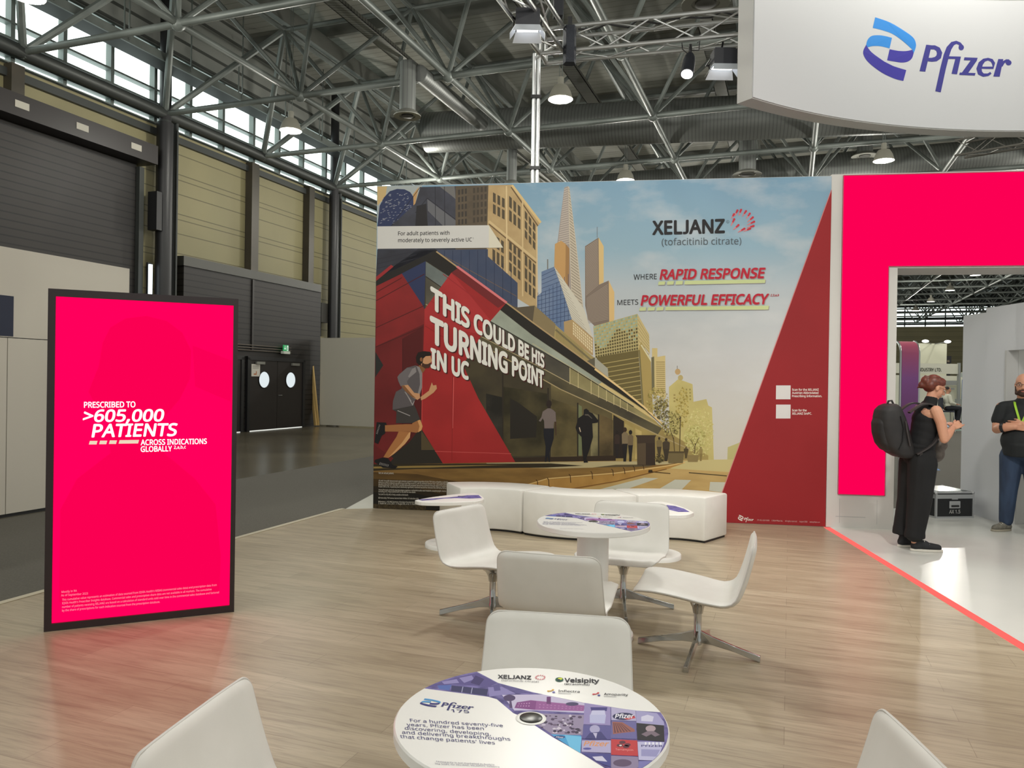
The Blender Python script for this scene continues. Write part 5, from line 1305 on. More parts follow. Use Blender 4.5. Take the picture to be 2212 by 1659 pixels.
# ---- round tables
TH = .72; TR = .355
NT = Vector((on_z(1147, 1552, TH).x, on_z(1147, 1552, TH).y, 0)); MT = Vector((on_z(1281.5, 1127, TH).x, on_z(1281.5, 1127, TH).y, 0))
print('tables', NT, MT)
def tabf(u, v, lift):
    p = on_z(u, v, TH); q = Vector((p.x - NT.x, p.y - NT.y, 0))
    if q.length > TR - .004: q = q * ((TR - .004) / q.length)
    return Vector((q.x, q.y, TH + lift))
def table_print():
    A = Art(tabf, .000008, .0001)
    Zt = lambda *p: Z(3.687, 840, 1440, *p)
    PUR, LIL, DKP = ink((92, 82, 150)), ink((176, 168, 212)), ink((58, 50, 104))
    # band across the disc: walk the rim for the ends
    def rim(pa, pb, n=10):
        a, c = tabf(*pa, 0), tabf(*pb, 0); ta_, tb_ = math.atan2(a.y, a.x), math.atan2(c.y, c.x)
        dd_ = ((tb_ - ta_ + PI) % (2 * PI)) - PI
        return [Vector(((TR - .004) * math.cos(ta_ + dd_ * i / n), (TR - .004) * math.sin(ta_ + dd_ * i / n), TH)) for i in range(n + 1)]
    L0, L1 = Zt((275, 172))[0], Zt((700, 40))[0]; R0, R1 = Zt((2140, 365))[0], Zt((1790, 850))[0]
    fr_ = lambda *p: [tabf(q[0], q[1], 0) for q in Zt(*p)]
    band = rim(L0, L1, 8) + fr_((870, 130), (1150, 205), (1560, 290), (1960, 350)) + rim(R0, R1, 16) + fr_((1530, 690), (1300, 560), (1150, 460), (1085, 410), (990, 370), (860, 260), (790, 240))
    A.mb.add([p + Vector((0, 0, A.lift)) for p in band], [tuple(range(len(band)))], A.mi(add_noise(ink((120, 110, 172), 'table_purple'), (70, 62, 120), 26, 5))); A.up()
    p = lambda pts, c: A.poly(Zt(*pts), ink(c))
    # left end: street view
    p(((290, 165), (500, 95), (700, 50), (860, 130), (800, 160), (510, 140)), (84, 74, 136)); p(((385, 150), (500, 145), (480, 190), (400, 178)), (76, 100, 172))
    p(((500, 150), (790, 180), (780, 232), (495, 195)), (44, 44, 92)); A.pline(Zt((590, 160), (580, 205)), 1.6, ink((168, 170, 204))); A.pline(Zt((665, 168), (655, 214)), 1.6, ink((168, 170, 204)))
    for q in (((560, 90), (660, 70), (680, 100), (600, 130)), ((420, 120), (540, 100), (560, 130), (440, 140))): p(q, (140, 132, 186))
    p(((690, 70), (760, 100), (720, 150), (650, 130)), (56, 44, 104)); p(((790, 165), (900, 160), (1010, 215), (900, 225), (800, 240)), (136, 128, 184))
    for q in (((830, 150), (880, 140), (890, 190), (840, 195)), ((1000, 190), (1130, 205), (1150, 215), (1010, 205))): p(q, (88, 80, 140))
    # works building
    p(((900, 225), (1230, 222), (1560, 292), (1555, 370), (1180, 350), (1000, 350)), (196, 188, 218)); p(((1020, 285), (1130, 268), (1560, 310), (1552, 355), (1160, 345), (1000, 330)), (150, 88, 152))
    p(((1130, 268), (1175, 275), (1165, 345), (1000, 330), (1020, 285)), (128, 66, 132)); p(((1258, 240), (1290, 240), (1290, 300), (1255, 296)), (104, 52, 112))
    A.grid(Zt((1030, 290), (1130, 280), (1125, 325), (1015, 322)), 5, 2, .4, .4, ink((190, 140, 190))); A.grid(Zt((1190, 290), (1550, 322), (1545, 348), (1185, 335)), 12, 2, .4, .35, ink((176, 120, 176)))
    A.disc(Zt((960, 250))[0], 13, 7, ink((72, 56, 100))); A.disc(Zt((1460, 298))[0], 14, 4, ink((72, 64, 104))); A.up(); p(((960, 270), (975, 270), (985, 330), (960, 330)), (82, 64, 108))
    # engine photo
    p(((1160, 372), (1555, 385), (1545, 545), (1310, 545), (1180, 460)), (150, 138, 168))
    random.seed(2)
    for k in range(60):
        x, y = random.uniform(1200, 1535), random.uniform(390, 535)
        if (y - 460) > (x - 1170) * .7: continue
        A.disc(Zt((x, y))[0], random.uniform(2, 6), random.uniform(1, 3), ink(random.choice([(82, 66, 96), (206, 198, 214), (110, 94, 122), (58, 48, 74)])), 8); A.lift += .000004
    A.up()
    # blue pack
    p(((1290, 540), (1530, 550), (1525, 690), (1380, 600)), (70, 160, 214)); p(((1400, 545), (1535, 560), (1525, 690), (1440, 640)), (110, 190, 232)); A.disc(Zt((1360, 562))[0], 12, 3.4, ink((40, 70, 130))); A.up()
    A.text('Pfizer', Zt((1330, 568))[0], Zt((1392, 572))[0], 3, 3, ink((220, 225, 235)), .02, .2, 2)
    # tiles at the right
    p(((1558, 290), (1765, 322), (1765, 470), (1550, 460)), (150, 138, 190)); p(((1605, 325), (1740, 325), (1735, 355), (1612, 352)), (64, 58, 128)); p(((1600, 385), (1730, 385), (1720, 455), (1600, 450)), (182, 184, 222)); p(((1620, 350), (1720, 350), (1725, 385), (1605, 385)), (196, 196, 228))
    p(((1770, 325), (1965, 350), (1970, 435), (1772, 428)), (176, 170, 206)); A.disc(Zt((1870, 398))[0], 24, 8, ink((34, 36, 80))); A.up(); p(((1870, 415), (1955, 395), (1965, 412), (1900, 424)), (190, 60, 66))
    A.text('Pfizer', Zt((1800, 412))[0], Zt((1955, 412))[0], 9, 9, ink((226, 226, 236)), .03, .2, 2)
    p(((1968, 352), (2135, 372), (2190, 440), (2195, 470), (1972, 455)), (160, 156, 200)); p(((2010, 400), (2060, 385), (2110, 400), (2100, 440), (2010, 435)), (206, 204, 228))
    p(((1972, 450), (2190, 470), (2195, 600), (1978, 585)), (28, 26, 34)); A.disc(Zt((2085, 495))[0], 11, 7, ink((170, 150, 160))); A.up(); p(((2010, 540), (2060, 515), (2110, 515), (2160, 545), (2120, 560), (2090, 540), (2050, 560)), (120, 104, 118))
    p(((1548, 470), (1768, 472), (1768, 582), (1540, 575)), (92, 88, 150)); A.disc(Zt((1640, 500))[0], 11, 9, ink((170, 166, 204))); A.up(); p(((1560, 578), (1600, 530), (1690, 520), (1740, 582)), (60, 58, 118)); p(((1625, 530), (1660, 530), (1650, 575)), (190, 186, 216))
    p(((1772, 432), (1968, 440), (1972, 580), (1770, 572)), (104, 100, 156)); p(((1780, 440), (1860, 445), (1955, 500), (1960, 520), (1860, 530), (1785, 540)), (150, 92, 84)); A.grid(Zt((1785, 445), (1850, 450), (1940, 520), (1790, 535)), 6, 1, .5, .9, ink((96, 58, 66)))
    p(((1538, 590), (1768, 590), (1768, 690), (1535, 680)), (176, 170, 208)); A.text('Pfizer', Zt((1550, 632))[0], Zt((1755, 636))[0], 10, 10, ink((214, 150, 106)), .03, .25, 2); A.disc(Zt((1580, 656))[0], 9, 2.4, ink((84, 84, 160))); A.up()
    p(((1770, 580), (1978, 590), (1985, 715), (1770, 705)), (188, 54, 60)); A.text('Terramycin', Zt((1805, 668))[0], Zt((1945, 674))[0], 4, 4, ink((226, 160, 156)), .0, 0, 2)
    for x, y in ((1860, 605), (1900, 625), (1840, 630), (1890, 640)): A.disc(Zt((x, y))[0], 7, 3.4, ink((90, 40, 56)))
    A.up(); A.disc(Zt((1845, 630))[0], 3, 1.6, ink((226, 220, 220))); A.up()
    p(((1980, 600), (2195, 604), (2170, 700), (2130, 760), (1990, 745)), (186, 184, 220)); A.text('PFIZER', Zt((2010, 640))[0], Zt((2180, 642))[0], 4, 4, ink((60, 58, 118)), .03, 0, 2); A.grid(Zt((2030, 604), (2180, 604), (2180, 628), (2030, 628)), 5, 1, .4, 1, ink((236, 236, 246))); p(((2010, 660), (2160, 664), (2130, 720), (2010, 715)), (150, 148, 196))
    p(((1535, 690), (1768, 700), (1768, 800), (1700, 780)), (70, 70, 140)); p(((1620, 720), (1700, 715), (1740, 760), (1650, 750)), (206, 204, 228))
    p(((1770, 712), (1985, 722), (1990, 800), (1940, 850), (1820, 850), (1770, 815)), (140, 128, 160)); A.disc(Zt((1860, 770))[0], 20, 8, ink((92, 74, 104))); A.up(); p(((1990, 755), (2120, 762), (2060, 810), (1990, 830)), (120, 118, 180))
    # writing
    NV = ink((56, 54, 116))
    for t, a, c, h_ in (('For a hundred seventy-five', (166, 441), (908, 484), 6.6), ('years, Pfizer has been', (140, 474), (758, 507), 6.6), ('discovering, developing,', (127, 503), (812, 551), 6.7), ('and delivering breakthroughs', (105, 536), (968, 592), 6.9), ("that change patients' lives", (88, 570), (845, 622), 7.0)):
        A.text(t, Zt(a)[0], Zt(c)[0], h_, h_, NV, .004, -.12, 2, False)
    A.up()
    for t, a, c in (('*Amsparity is not marketed in Austria', (375, 765), (840, 790)), ('The SmPC for XELJANZ, VELSIPITY, Inflectra', (365, 782), (880, 807))): A.text(t, Zt(a)[0], Zt(c)[0], 3.4, 3.4, ink((120, 118, 140)), 0, -.1, 1, False)
    A.up()
    put_logo(A, lambda q: ((840 + (248 + (q[0] - 997) * (165 / 398)) / 3.687, 1440 + (255 + (q[1] - 130) * (70 / 482)) / 3.687) if q[0] < 1420 and q[1] < 620 else (840 + (415 + (q[0] - 1422) * (262 / 698)) / 3.687, 1440 + (280 + (q[1] - 310) * (66 / 384) + (q[0] - 1422) * (18 / 698)) / 3.687)), ink((74, 148, 206)), ink((46, 46, 120)), ink((46, 46, 110)))
    A.text('175', Zt((492, 364))[0], Zt((640, 372))[0], 6.0, 6.0, ink((46, 46, 110)), .01, -.1, 2)
    KK = ink((46, 46, 52)); GG = ink((130, 130, 134))
    A.text('XELJANZ', Zt((868, 96))[0], Zt((1135, 104))[0], 7.5, 7.5, KK, .035, 0, 2); A.text('(tofacitinib citrate)', Zt((898, 118))[0], Zt((1195, 130))[0], 4, 4, GG, 0, 0, 2); 
    for k in range(12):
        a = k * PI / 6; x, y = 1200 + 36 * math.cos(a), 92 + 16 * math.sin(a); A.pline(Zt((x, y), (x + 12, y - 7)), 1.6, ink((220, 140, 146)))
    A.text('Velsipity', Zt((1398, 126))[0], Zt((1675, 132))[0], 8.5, 8.5, KK, .035, 0, 2); A.text('(etrasimod)', Zt((1398, 148))[0], Zt((1598, 154))[0], 4, 4, KK, .01, 0, 2)
    A.disc(Zt((1358, 106))[0], 8.8, 4.8, ink((30, 90, 70))); A.up(); A.disc(Zt((1364, 100))[0], 5, 2.4, ink((196, 206, 60))); A.up(); A.disc(Zt((1352, 110))[0], 3.4, 2, ink((34, 40, 60))); A.up()
    for (x, y, t, x0, x1, c1, c2) in ((1295, 197, 'Inflectra', 1350, 1520, (226, 180, 84), (120, 120, 190)), (1655, 222, 'Amsparity', 1712, 1905, (206, 60, 76), (80, 84, 160))):
        A.pline(Zt((x - 30, y), (x - 5, y), (x + 10, y - 8)), 1.8, ink(c1)); A.disc(Zt((x + 12, y - 9))[0], 2.4, 1.5, ink(c1)); A.disc(Zt((x + 18, y + 10))[0], 3, 1.6, ink(c2)); A.disc(Zt((x - 26, y + 1))[0], 2.4, 1.3, ink(c1)); A.up()
        A.text(t, Zt((x0, y + 8))[0], Zt((x1, y + 14))[0], 4.6, 4.6, KK, .01, 0, 2); A.line(Zt((x0, y + 18))[0], Zt((x0 + 100, y + 22))[0], .7, GG, True)
    return A
def make_table():
    t = thing('round_table', 'table', 'table')
    b = MB(); b.lathe([(0, TH), (TR - .004, TH), (TR, TH - .004), (TR, TH - .028), (TR - .004, TH - .032), (0, TH - .032)], n=72); b.build('tabletop', M_tab, t, smooth=True, fix=True)
    b = MB(); b.lathe([(.1, TH - .033), (.1, .03)], n=36); b.build('pedestal', M_tab, t, smooth=True)
    b = MB(); b.lathe([(0, .032), (.255, .032), (.26, .027), (.26, 0), (0, 0)], n=48); b.build('base_disc', M_tab, t, smooth=True)
    A = table_print(); A.mb.build('printed_top', A.mats, t, fix=False)
    b = MB(); b.lathe([(0, TH + .004), (.028, TH + .004), (.030, TH + .003), (.030, TH + .001)], n=28); b.build('hub_cap', mat('brushed_hub_metal', (78, 78, 76), .3, 1.0), t, smooth=True)
    b = MB(); b.lathe([(.031, TH + .0012), (.038, TH + .0018), (.040, TH + .0008)], n=32); b.build('hub_ring', M_tab, t, smooth=True, fix=False)
    return t
tb0 = make_table(); tb0.location = NT; tb0['label'] = 'nearest round white table with printed purple photo band'; tb0['group'] = 'round tables with printed tops'
tb1 = copy_tree(tb0); tb1.location = MT; tb1['label'] = 'middle round white table ringed by four lounge chairs'
# ---- low side tables with a rounded three-cornered top
def side_table(c, outline, band, label):
    t = thing('side_table', label, 'table', c, group='low side tables by the bench'); SZ = .47
    L3 = lambda q, z: Vector((on_z(q[0], q[1], SZ).x - c.x, on_z(q[0], q[1], SZ).y - c.y, SZ + z))
    pts = crom([L3(q, 0) for q in outline + outline[:1]], 4)[:-1]
    b = MB(); b.prism([(p.x, p.y) for p in pts], SZ - .035, SZ); b.build('tabletop', M_tab, t, bevel=.005)
    b = MB(); b.lathe([(.105, SZ - .036), (.105, .03)], n=32); b.build('pedestal', M_tab, t, smooth=True)
    b = MB(); b.lathe([(0, .04), (.235, .04), (.24, .034), (.24, 0), (0, 0)], n=44); b.build('base_disc', M_tab, t, smooth=True)
    b = MB(); b.add([L3(q, .0006) for q in band], [tuple(range(len(band)))]); b.build('printed_top', MATS['table_purple'], t, fix=False)
    m_ = sum((L3(q, .0008) for q in outline), Vector((0, 0, 0))) / len(outline)
    b = MB(); b.box(m_ + Vector((.06, .13, 0)), (.07, .03, .0006)); b.build('lettering', ink((70, 70, 80)), t, fix=False)
    return t
c1_ = on_z(972, 1180, 0); c2_ = on_z(1414, 1203, 0)
side_table(c1_, [(896, 1080.5), (925, 1075), (962, 1070), (1000, 1066), (1026, 1065), (1041, 1071), (1045, 1078), (1030, 1082), (1000, 1084), (955, 1085), (910, 1084)],
           [(903, 1079), (935, 1077), (975, 1074), (1010, 1070), (1034, 1069.5), (1041, 1076), (1015, 1077), (985, 1076), (960, 1077), (935, 1080), (912, 1081.5)], 'low white side table beside the left bench segment')
side_table(c2_, [(1499, 1107), (1484, 1099), (1455, 1089), (1427, 1083.5), (1400, 1085), (1375, 1090), (1362, 1097), (1370, 1104), (1400, 1109), (1440, 1112.5), (1482, 1112)],
           [(1490, 1106), (1478, 1099), (1458, 1093), (1442, 1091), (1420, 1094), (1400, 1096), (1420, 1098), (1445, 1101), (1465, 1106)], 'low white side table behind the facing lounge chair')

# ---- wavy bench of three padded segments
ang = math.radians(-10); e1 = Vector((math.cos(ang), math.sin(ang), 0)); e2 = Vector((-e1.y, e1.x, 0))   # e2 away from the camera
Apt = Vector((.12, 7.97, 0)); HA = math.radians(33); RI, RO = .615, 1.10; BH = .46
def sector(center, a0, a1, label):
    """annular sector between angles a0..a1"""
    t = thing('bench_segment', label, 'bench', center, group='padded segments of the wavy bench')
    n = 14; b = MB(); vs = []; fs = []
    for i in range(n + 1):
        a = a0 + (a1 - a0) * i / n; d = Vector((math.cos(a), math.sin(a), 0))
        vs += [d * RI + Vector((0, 0, .018)), d * RO + Vector((0, 0, .018)), d * RO + Vector((0, 0, BH)), d * RI + Vector((0, 0, BH))]
    for i in range(n):
        for k in range(4): fs.append((4 * i + k, 4 * i + (k + 1) % 4, 4 * i + 4 + (k + 1) % 4, 4 * i + 4 + k))
    fs += [(3, 2, 1, 0), (4 * n, 4 * n + 1, 4 * n + 2, 4 * n + 3)]
    b.add(vs, fs); me = b.build('upholstery', M_leather, t, smooth=True, bevel=.022)
    b = MB(); vs = []; fs = []
    for i in range(n + 1):
        a = a0 + (a1 - a0) * i / n; a = (a0 + a1) / 2 + (a - (a0 + a1) / 2) * .97; d = Vector((math.cos(a), math.sin(a), 0))
        vs += [d * (RI + .02), d * (RO - .02), d * (RO - .02) + Vector((0, 0, .022)), d * (RI + .02) + Vector((0, 0, .022))]
    for i in range(n):
        for k in range(4): fs.append((4 * i + k, 4 * i + (k + 1) % 4, 4 * i + 4 + (k + 1) % 4, 4 * i + 4 + k))
    fs += [(3, 2, 1, 0), (4 * n, 4 * n + 1, 4 * n + 2, 4 * n + 3)]
    b.add(vs, fs); b.build('plinth', M_black, t)
    return t
chd_i, chd_o = 2 * RI * math.sin(HA), 2 * RO * math.sin(HA)
# middle: outer arc bulges to the camera, its centre behind
gap = math.radians(.6)
cm = Apt + e1 * (chd_o / 2) + e2 * (RO * math.cos(HA))
base = math.atan2(-e2.y, -e2.x)
sector(cm, base - HA + gap, base + HA - gap, 'middle padded white bench segment bulging towards the room')
cl = Apt - e1 * (chd_i / 2) - e2 * (RI * math.cos(HA)); base = math.atan2(e2.y, e2.x)
sector(cl, base - HA + gap, base + HA - gap, 'left padded white bench segment curving away, beside a low side table')
Bp = Apt + e1 * chd_o
cr_ = Bp + e1 * (chd_i / 2) - e2 * (RI * math.cos(HA))
sector(cr_, base - HA + gap, base + HA - gap, 'right padded white bench segment in front of the red wedge')
# ------------------------------------------------------------------ right side: white walls, flight case, far booths
XW = on_z(2168, 1131).x; ya, yb, yc = on_z(2085, 1105).y, on_z(2134, 1118).y, on_z(2168, 1131).y
ztA = at_y(2110, 678, (ya + yb) / 2).z; ztB = at_y(2150, 663, 9.3).z; zd = at_y(2174, 757, yc).z
wr = thing('booth_side_wall', 'white booth wall with a doorway at the right edge', 'partition wall', (XW, yb, 0))
M_cool = mat('cool_white_wall', (206, 208, 212), 0.6)
b = MB(); b.box((XW + .06, (yb + yc) / 2, ztB / 2), (.12, yb - yc, ztB)); b.build('panel', M_cool, wr, world=True)
b = MB(); b.box((XW + .05, (ya + yb) / 2 + .03, ztA / 2), (.08, ya - yb + .06, ztA)); b.build('panel', M_cool, wr, world=True)
b = MB(); b.box((XW + .06, yc - .6, (ztB + zd) / 2), (.12, 1.2, ztB - zd)); b.box((XW + .06, yc - 1.9, ztB / 2), (.12, 1.4, ztB)); b.build('door_header', M_cool, wr, world=True)
b = MB(); b.box((XW + .06, yc - .015, zd / 2), (.16, .03, zd)); b.box((XW + .30, yc - .02, zd / 2), (.36, .03, zd)); b.build('door_jamb', mat('jamb_grey_white', (188, 188, 186), .5), wr, world=True)
b = MB(); b.box((XW + .3, yc + .5, 1.27), (.36, .9, 2.54)); b.build('return_wall', M_cool, wr, world=True)
b = MB(); b.box((XW + 1.6, yc - .2, 1.27), (.08, 3.5, 2.54)); struct(b.build('wall_booth_room', mat('booth_room_grey', (150, 148, 142), .7)))
# flight case
fc0, fc1 = on_z(2021, 1120), on_z(2104, 1119); fd = (fc1 - fc0); fw = fd.length; fd.normalize(); fnb = Vector((-fd.y, fd.x, 0)); fh = at_y(2060, 1063, fc0.y).z
fa = math.atan2(fd.y, fd.x); fdep = .56
fc = thing('flight_case', 'black flight case with aluminium edges on the white floor behind the woman', 'flight case', (fc0 + fc1) / 2 + fnb * (fdep / 2), fa)
b = MB(); b.box((0, 0, fh / 2), (fw - .02, fdep - .02, fh - .02)); b.build('body', mat('flight_case_black', (24, 25, 28), .5), fc)
b = MB(); e = .022
for sx in (-1, 1):
    for sy in (-1, 1): b.box((sx * (fw / 2 - e / 2), sy * (fdep / 2 - e / 2), fh / 2), (e, e, fh))
for zz in (e / 2, fh - .06, fh - e / 2):
    for sy in (-1, 1): b.box((0, sy * (fdep / 2 - e / 2), zz), (fw - 2 * e, e, e if zz != fh - .06 else .05))
    for sx in (-1, 1): b.box((sx * (fw / 2 - e / 2), 0, zz), (e, fdep - 2 * e, e if zz != fh - .06 else .05))
b.build('edge_profile', mat('case_aluminium', (190, 192, 194), .35, .7), fc)
for sx in (-1, 1):
    for sy in (-1, 1):
        b = MB(); b.ball((sx * (fw / 2 - .012), sy * (fdep / 2 - .012), fh - .012), .022, 10, 6); b.build('ball_corner', MATS['case_aluminium'], fc, smooth=True)
b = MB(); b.box((0, -fdep / 2 + .005, .165), (.15, .012, .09)); hd = b.build('handle_plate', MATS['case_aluminium'], fc, bevel=.008)
b = MB(); b.box((0, -fdep / 2 - .004, .15), (.10, .014, .022)); b.build('handle', M_black, hd, bevel=.004)
b = MB(); b.box((0, -fdep / 2 + .006, .235), (.08, .006, .012)); b.build('latch', MATS['case_aluminium'], fc)
V, F = glyphs('AX 1.5', .03)
b = MB(); xs = max(p.x for p in V); b.add([((p.x / xs - .5) * .15, -fdep / 2 - .0035 + .006, .06 + p.y / CAP * .042) for p in V], F); b.build('lettering', mat('case_white_paint', (214, 214, 210)), fc, fix=False)
b = MB(); b.box((0, 0, fh + .001), (fw - .1, fdep - .1, .004)); b.build('lid_sheet', mat('lid_plastic', (70, 72, 74), .15), fc)
# dark case half hidden by the pillar
p = on_z(1936, 1112)
ec = thing('equipment_case', 'dark case partly hidden behind the white pillar edge', 'case', Vector((p.x - .1, p.y + .4, 0)))
b = MB(); b.box((0, 0, .42), (.36, .3, .56)); b.build('body', mat('dark_case_brown', (34, 30, 30), .5), ec, bevel=.02)
for sx in (-1, 1):
    b = MB(); b.tube((sx * .13, -.1, .035), (sx * .13, .1, .035), .035, n=12); b.build('wheel', M_rubber, ec)
b = MB(); b.box((0, 0, .10), (.34, .28, .07)); b.build('chassis', M_black, ec)
# blue sticker on the carpet
q = [on_z(u, v, FZ + .002) for u, v in ((2016, 1006), (2032, 1016), (2016, 1016))]
b = MB(); b.add(q, [(0, 1, 2)]); tag(b.build('floor_sticker', mat('blue_sticker', (58, 120, 190), .6)), 'small blue sticker on the grey carpet beyond the archway', 'sticker')
# purple display banner
YB = 12.6
pl, pr_ = at_y(1942, 800, YB).x, at_y(1978, 800, YB).x; ptop = at_y(1960, 737, YB).z
bn_ = thing('curved_banner', 'tall purple display banner with rounded top beyond the archway', 'banner', ((pl + pr_) / 2, YB, FZ))
def purple():
    m = mat('purple_banner_print', (92, 52, 108), .5); N, L, B = nodes(m); tc_ = N.new('ShaderNodeTexCoord'); sp_n = N.new('ShaderNodeSeparateXYZ'); L.new(tc_.outputs['Object'], sp_n.inputs[0])
    cr = N.new('ShaderNodeValToRGB'); r = N.new('ShaderNodeMapRange'); r.inputs[1].default_value = 1.2; r.inputs[2].default_value = 2.45; L.new(sp_n.outputs[2], r.inputs[0]); L.new(r.outputs[0], cr.inputs[0])
    e = cr.color_ramp.elements; e[0].color = lin((132, 76, 136)); e[1].color = lin((214, 96, 124)); q = e.new(.5); q.color = lin((160, 98, 176)); L.new(cr.outputs[0], B.inputs['Base Color']); return m
b = MB(); hw = (pr_ - pl) / 2; prof = []
zt_ = ptop - FZ
for k in range(7):
    a = k / 6 * PI / 2; prof.append((.18 - .18 * math.sin(a) * 0 - .16 * (1 - math.cos(a)), zt_ - .16 + .16 * math.sin(a)))
fr_p = [(-.09, .0)] + [(-.09, zt_ - .2)] + [(-.09 + .18 * (1 - math.cos(k / 6 * PI / 2)), zt_ - .2 + .2 * math.sin(k / 6 * PI / 2)) for k in range(1, 7)]
vs = []; fs = []
for y, z in fr_p: vs += [(-hw, y, z), (hw, y, z), (hw, y + .03, z - .0), (-hw, y + .03, z)]
for i in range(len(fr_p) - 1):
    for k in range(4): fs.append((4 * i + k, 4 * i + (k + 1) % 4, 4 * i + 4 + (k + 1) % 4, 4 * i + 4 + k))
fs += [(0, 1, 2, 3), tuple(range(4 * len(fr_p) - 4, 4 * len(fr_p)))]
b.add(vs, fs); b.build('fabric', purple(), bn_, smooth=True)
for sx in (-1, 1):
    b = MB(); b.path([(sx * (hw + .015), y + .015, z) for y, z in fr_p], .018, 8); b.build('side_tube', M_alu, bn_, smooth=True)
# far shell-scheme booth
YF = 30.0
P_ = lambda u, v, Y=YF: at_y(u, v, Y)
fb = thing('far_booth', 'small white fair booth with name fascia far beyond the archway', 'booth', P_(2020, 940))
def wbox(name, u0, v0, u1, v1, Y, dep, m, par, rz=0):
    a, c = at_y(u0, v0, Y), at_y(u1, v1, Y); b = MB(); x0, x1 = sorted((a.x, c.x)); z0, z1 = sorted((a.z, c.z))
    b.box(((x0 + x1) / 2, Y + dep / 2, (z0 + z1) / 2), (x1 - x0, dep, z1 - z0)); return b.build(name, m, par, world=True)
M_shell = mat('shell_scheme_white', (214, 214, 198), .6)
gz = FZ
def to_floor(u0, v0, u1, Y, dep, m, name, par):
    a, c = at_y(u0, v0, Y), at_y(u1, v0, Y); b = MB(); b.box(((a.x + c.x) / 2, Y + dep / 2, (a.z + gz) / 2), (abs(c.x - a.x), dep, a.z - gz)); return b.build(name, m, par, world=True)
to_floor(1930, 810, 2100, YF + 3.0, .06, M_shell, 'back_wall', fb)
wbox('fascia', 1930, 784, 2074, 808, YF, .08, M_shell, fb)
to_floor(2071.5, 784, 2075.5, YF - .05, .12, mat('shell_post', (160, 164, 162), .4, .5), 'post', fb)
a = MB(); V, F = glyphs('AL INDUSTRY LTD.', .015); xs = max(p.x for p in V); w0, w1 = P_(1971, 800).x, P_(2033.5, 800).x; zb0 = P_(2000, 802).z; chh = (802 - 795) / FPX * YF
a.add([(w0 + p.x / xs * (w1 - w0), YF - .012, zb0 + p.y / CAP * chh) for p in V], F); a.build('lettering', mat('fascia_black', (40, 42, 46)), fb, world=True, fix=False)
wbox('shelf_panel', 2040, 822, 2068, 832, YF + 2.7, .1, mat('shelf_grey', (150, 152, 150)), fb); wbox('shelf_panel', 2048, 838, 2062, 842, YF + 2.7, .1, MATS['shelf_grey'], fb)
wbox('counter', 2000, 866, 2026, 905, YF + 1.2, .5, mat('counter_white', (206, 206, 196)), fb)
b = MB(); b.box(((P_(1960, 900).x + P_(2086, 900).x) / 2, YF + 1.5, gz + .02), (P_(2086, 900).x - P_(1960, 900).x, 3.4, .05)); b.build('floor_mat', mat('pale_green_mat', (168, 186, 176), .5), fb, world=True)
nb = thing('neighbour_booth', 'pale fair booth with blue stripe right of the far booth', 'booth', P_(2090, 930, YF + 1))
to_floor(2078, 804, 2110, YF + 2.5, .06, M_shell, 'back_wall', nb); to_floor(2079, 820, 2083, YF + 2.4, .04, mat('blue_stripe', (70, 110, 170)), 'stripe', nb); wbox('fascia', 2077, 806, 2110, 815, YF + .5, .06, mat('fascia_grey_green', (176, 186, 182)), nb); wbox('cabinet', 2078, 862, 2110, 905, YF + 1.2, .5, mat('glass_cabinet_grey', (140, 146, 146), .3), nb)
tw = thing('tall_back_wall', 'tall cream wall rising behind the far booth', 'partition wall', P_(2015, 900, 36))
to_floor(1960, 741, 2045.5, 36, .1, mat('cream_wall', (212, 212, 188), .6), 'panel', tw)
ds = thing('dark_screen', 'dark screen standing high right of the cream wall', 'screen', P_(2048, 776, 37)); wbox('panel', 2041, 769, 2055, 784.5, 37, .1, mat('dark_screen_black', (28, 26, 28), .4), ds); wbox('picture', 2046, 778, 2051, 782.5, 36.97, .02, mat('screen_grey_patch', (110, 100, 84)), ds)
to_floor(2043, 784, 2053, 37.02, .08, M_black, 'stand', ds)
for u, v, lab in ((1999, 737, 'left white arm lamp over the cream wall'), (2047, 738, 'right white arm lamp over the cream wall')):
    c = P_(u, v, 35.7); t = thing('arm_lamp', lab, 'lamp', c, group='arm lamps over the cream wall'); b = MB(); b.ball((0, 0, 0), (.16, .1, .07), 12, 8); b.build('head', glow('arm_lamp_glow', (1, 1, .97), 4.0), t, smooth=True)
    b = MB(); b.tube((0, .02, 0), (.5 if u < 2020 else -.5, .35, -.12), .02, n=6); b.build('arm', M_alu, t)

# ------------------------------------------------------------------ people
M_skin = add_noise(mat('skin', (205, 152, 124), .5, 0, .4), (196, 138, 112), 12, 3, (1, 1, 1), .5)
def cap_(b, p0, p1, r0, r1, n=12):
    p0, p1 = Vector(p0), Vector(p1); d = (p1 - p0).normalized()
    b.path([p0 - d * r0 * .98, p0 - d * r0 * .75, p0 - d * r0 * .4, p0, p1, p1 + d * r1 * .4, p1 + d * r1 * .75, p1 + d * r1 * .98], [r0 * .15, r0 * .66, r0 * .92, r0, r1, r1 * .92, r1 * .66, r1 * .15], n)
def chain(b, pts, rs):
    for i in range(len(pts) - 1): cap_(b, pts[i], pts[i + 1], rs[i], rs[i + 1])
def blob(b, name, m, parent, voxel=.009, smooth=3):
    o = b.build(name + '_raw', m, None)
    md = o.modifiers.new('remesh', 'REMESH'); md.mode = 'VOXEL'; md.voxel_size = voxel; md.use_smooth_shade = True
    sm = o.modifiers.new('smooth', 'SMOOTH'); sm.iterations = smooth; sm.factor = .5
    dg = bpy.context.evaluated_depsgraph_get(); me = bpy.data.meshes.new_from_object(o.evaluated_get(dg))
    bpy.data.objects.remove(o); me.name = name
    me.polygons.foreach_set('use_smooth', [True] * len(me.polygons))
    if not me.materials: me.materials.append(m)
    r = bpy.data.objects.new(name, me); COL.objects.link(r); r.parent = parent; return r
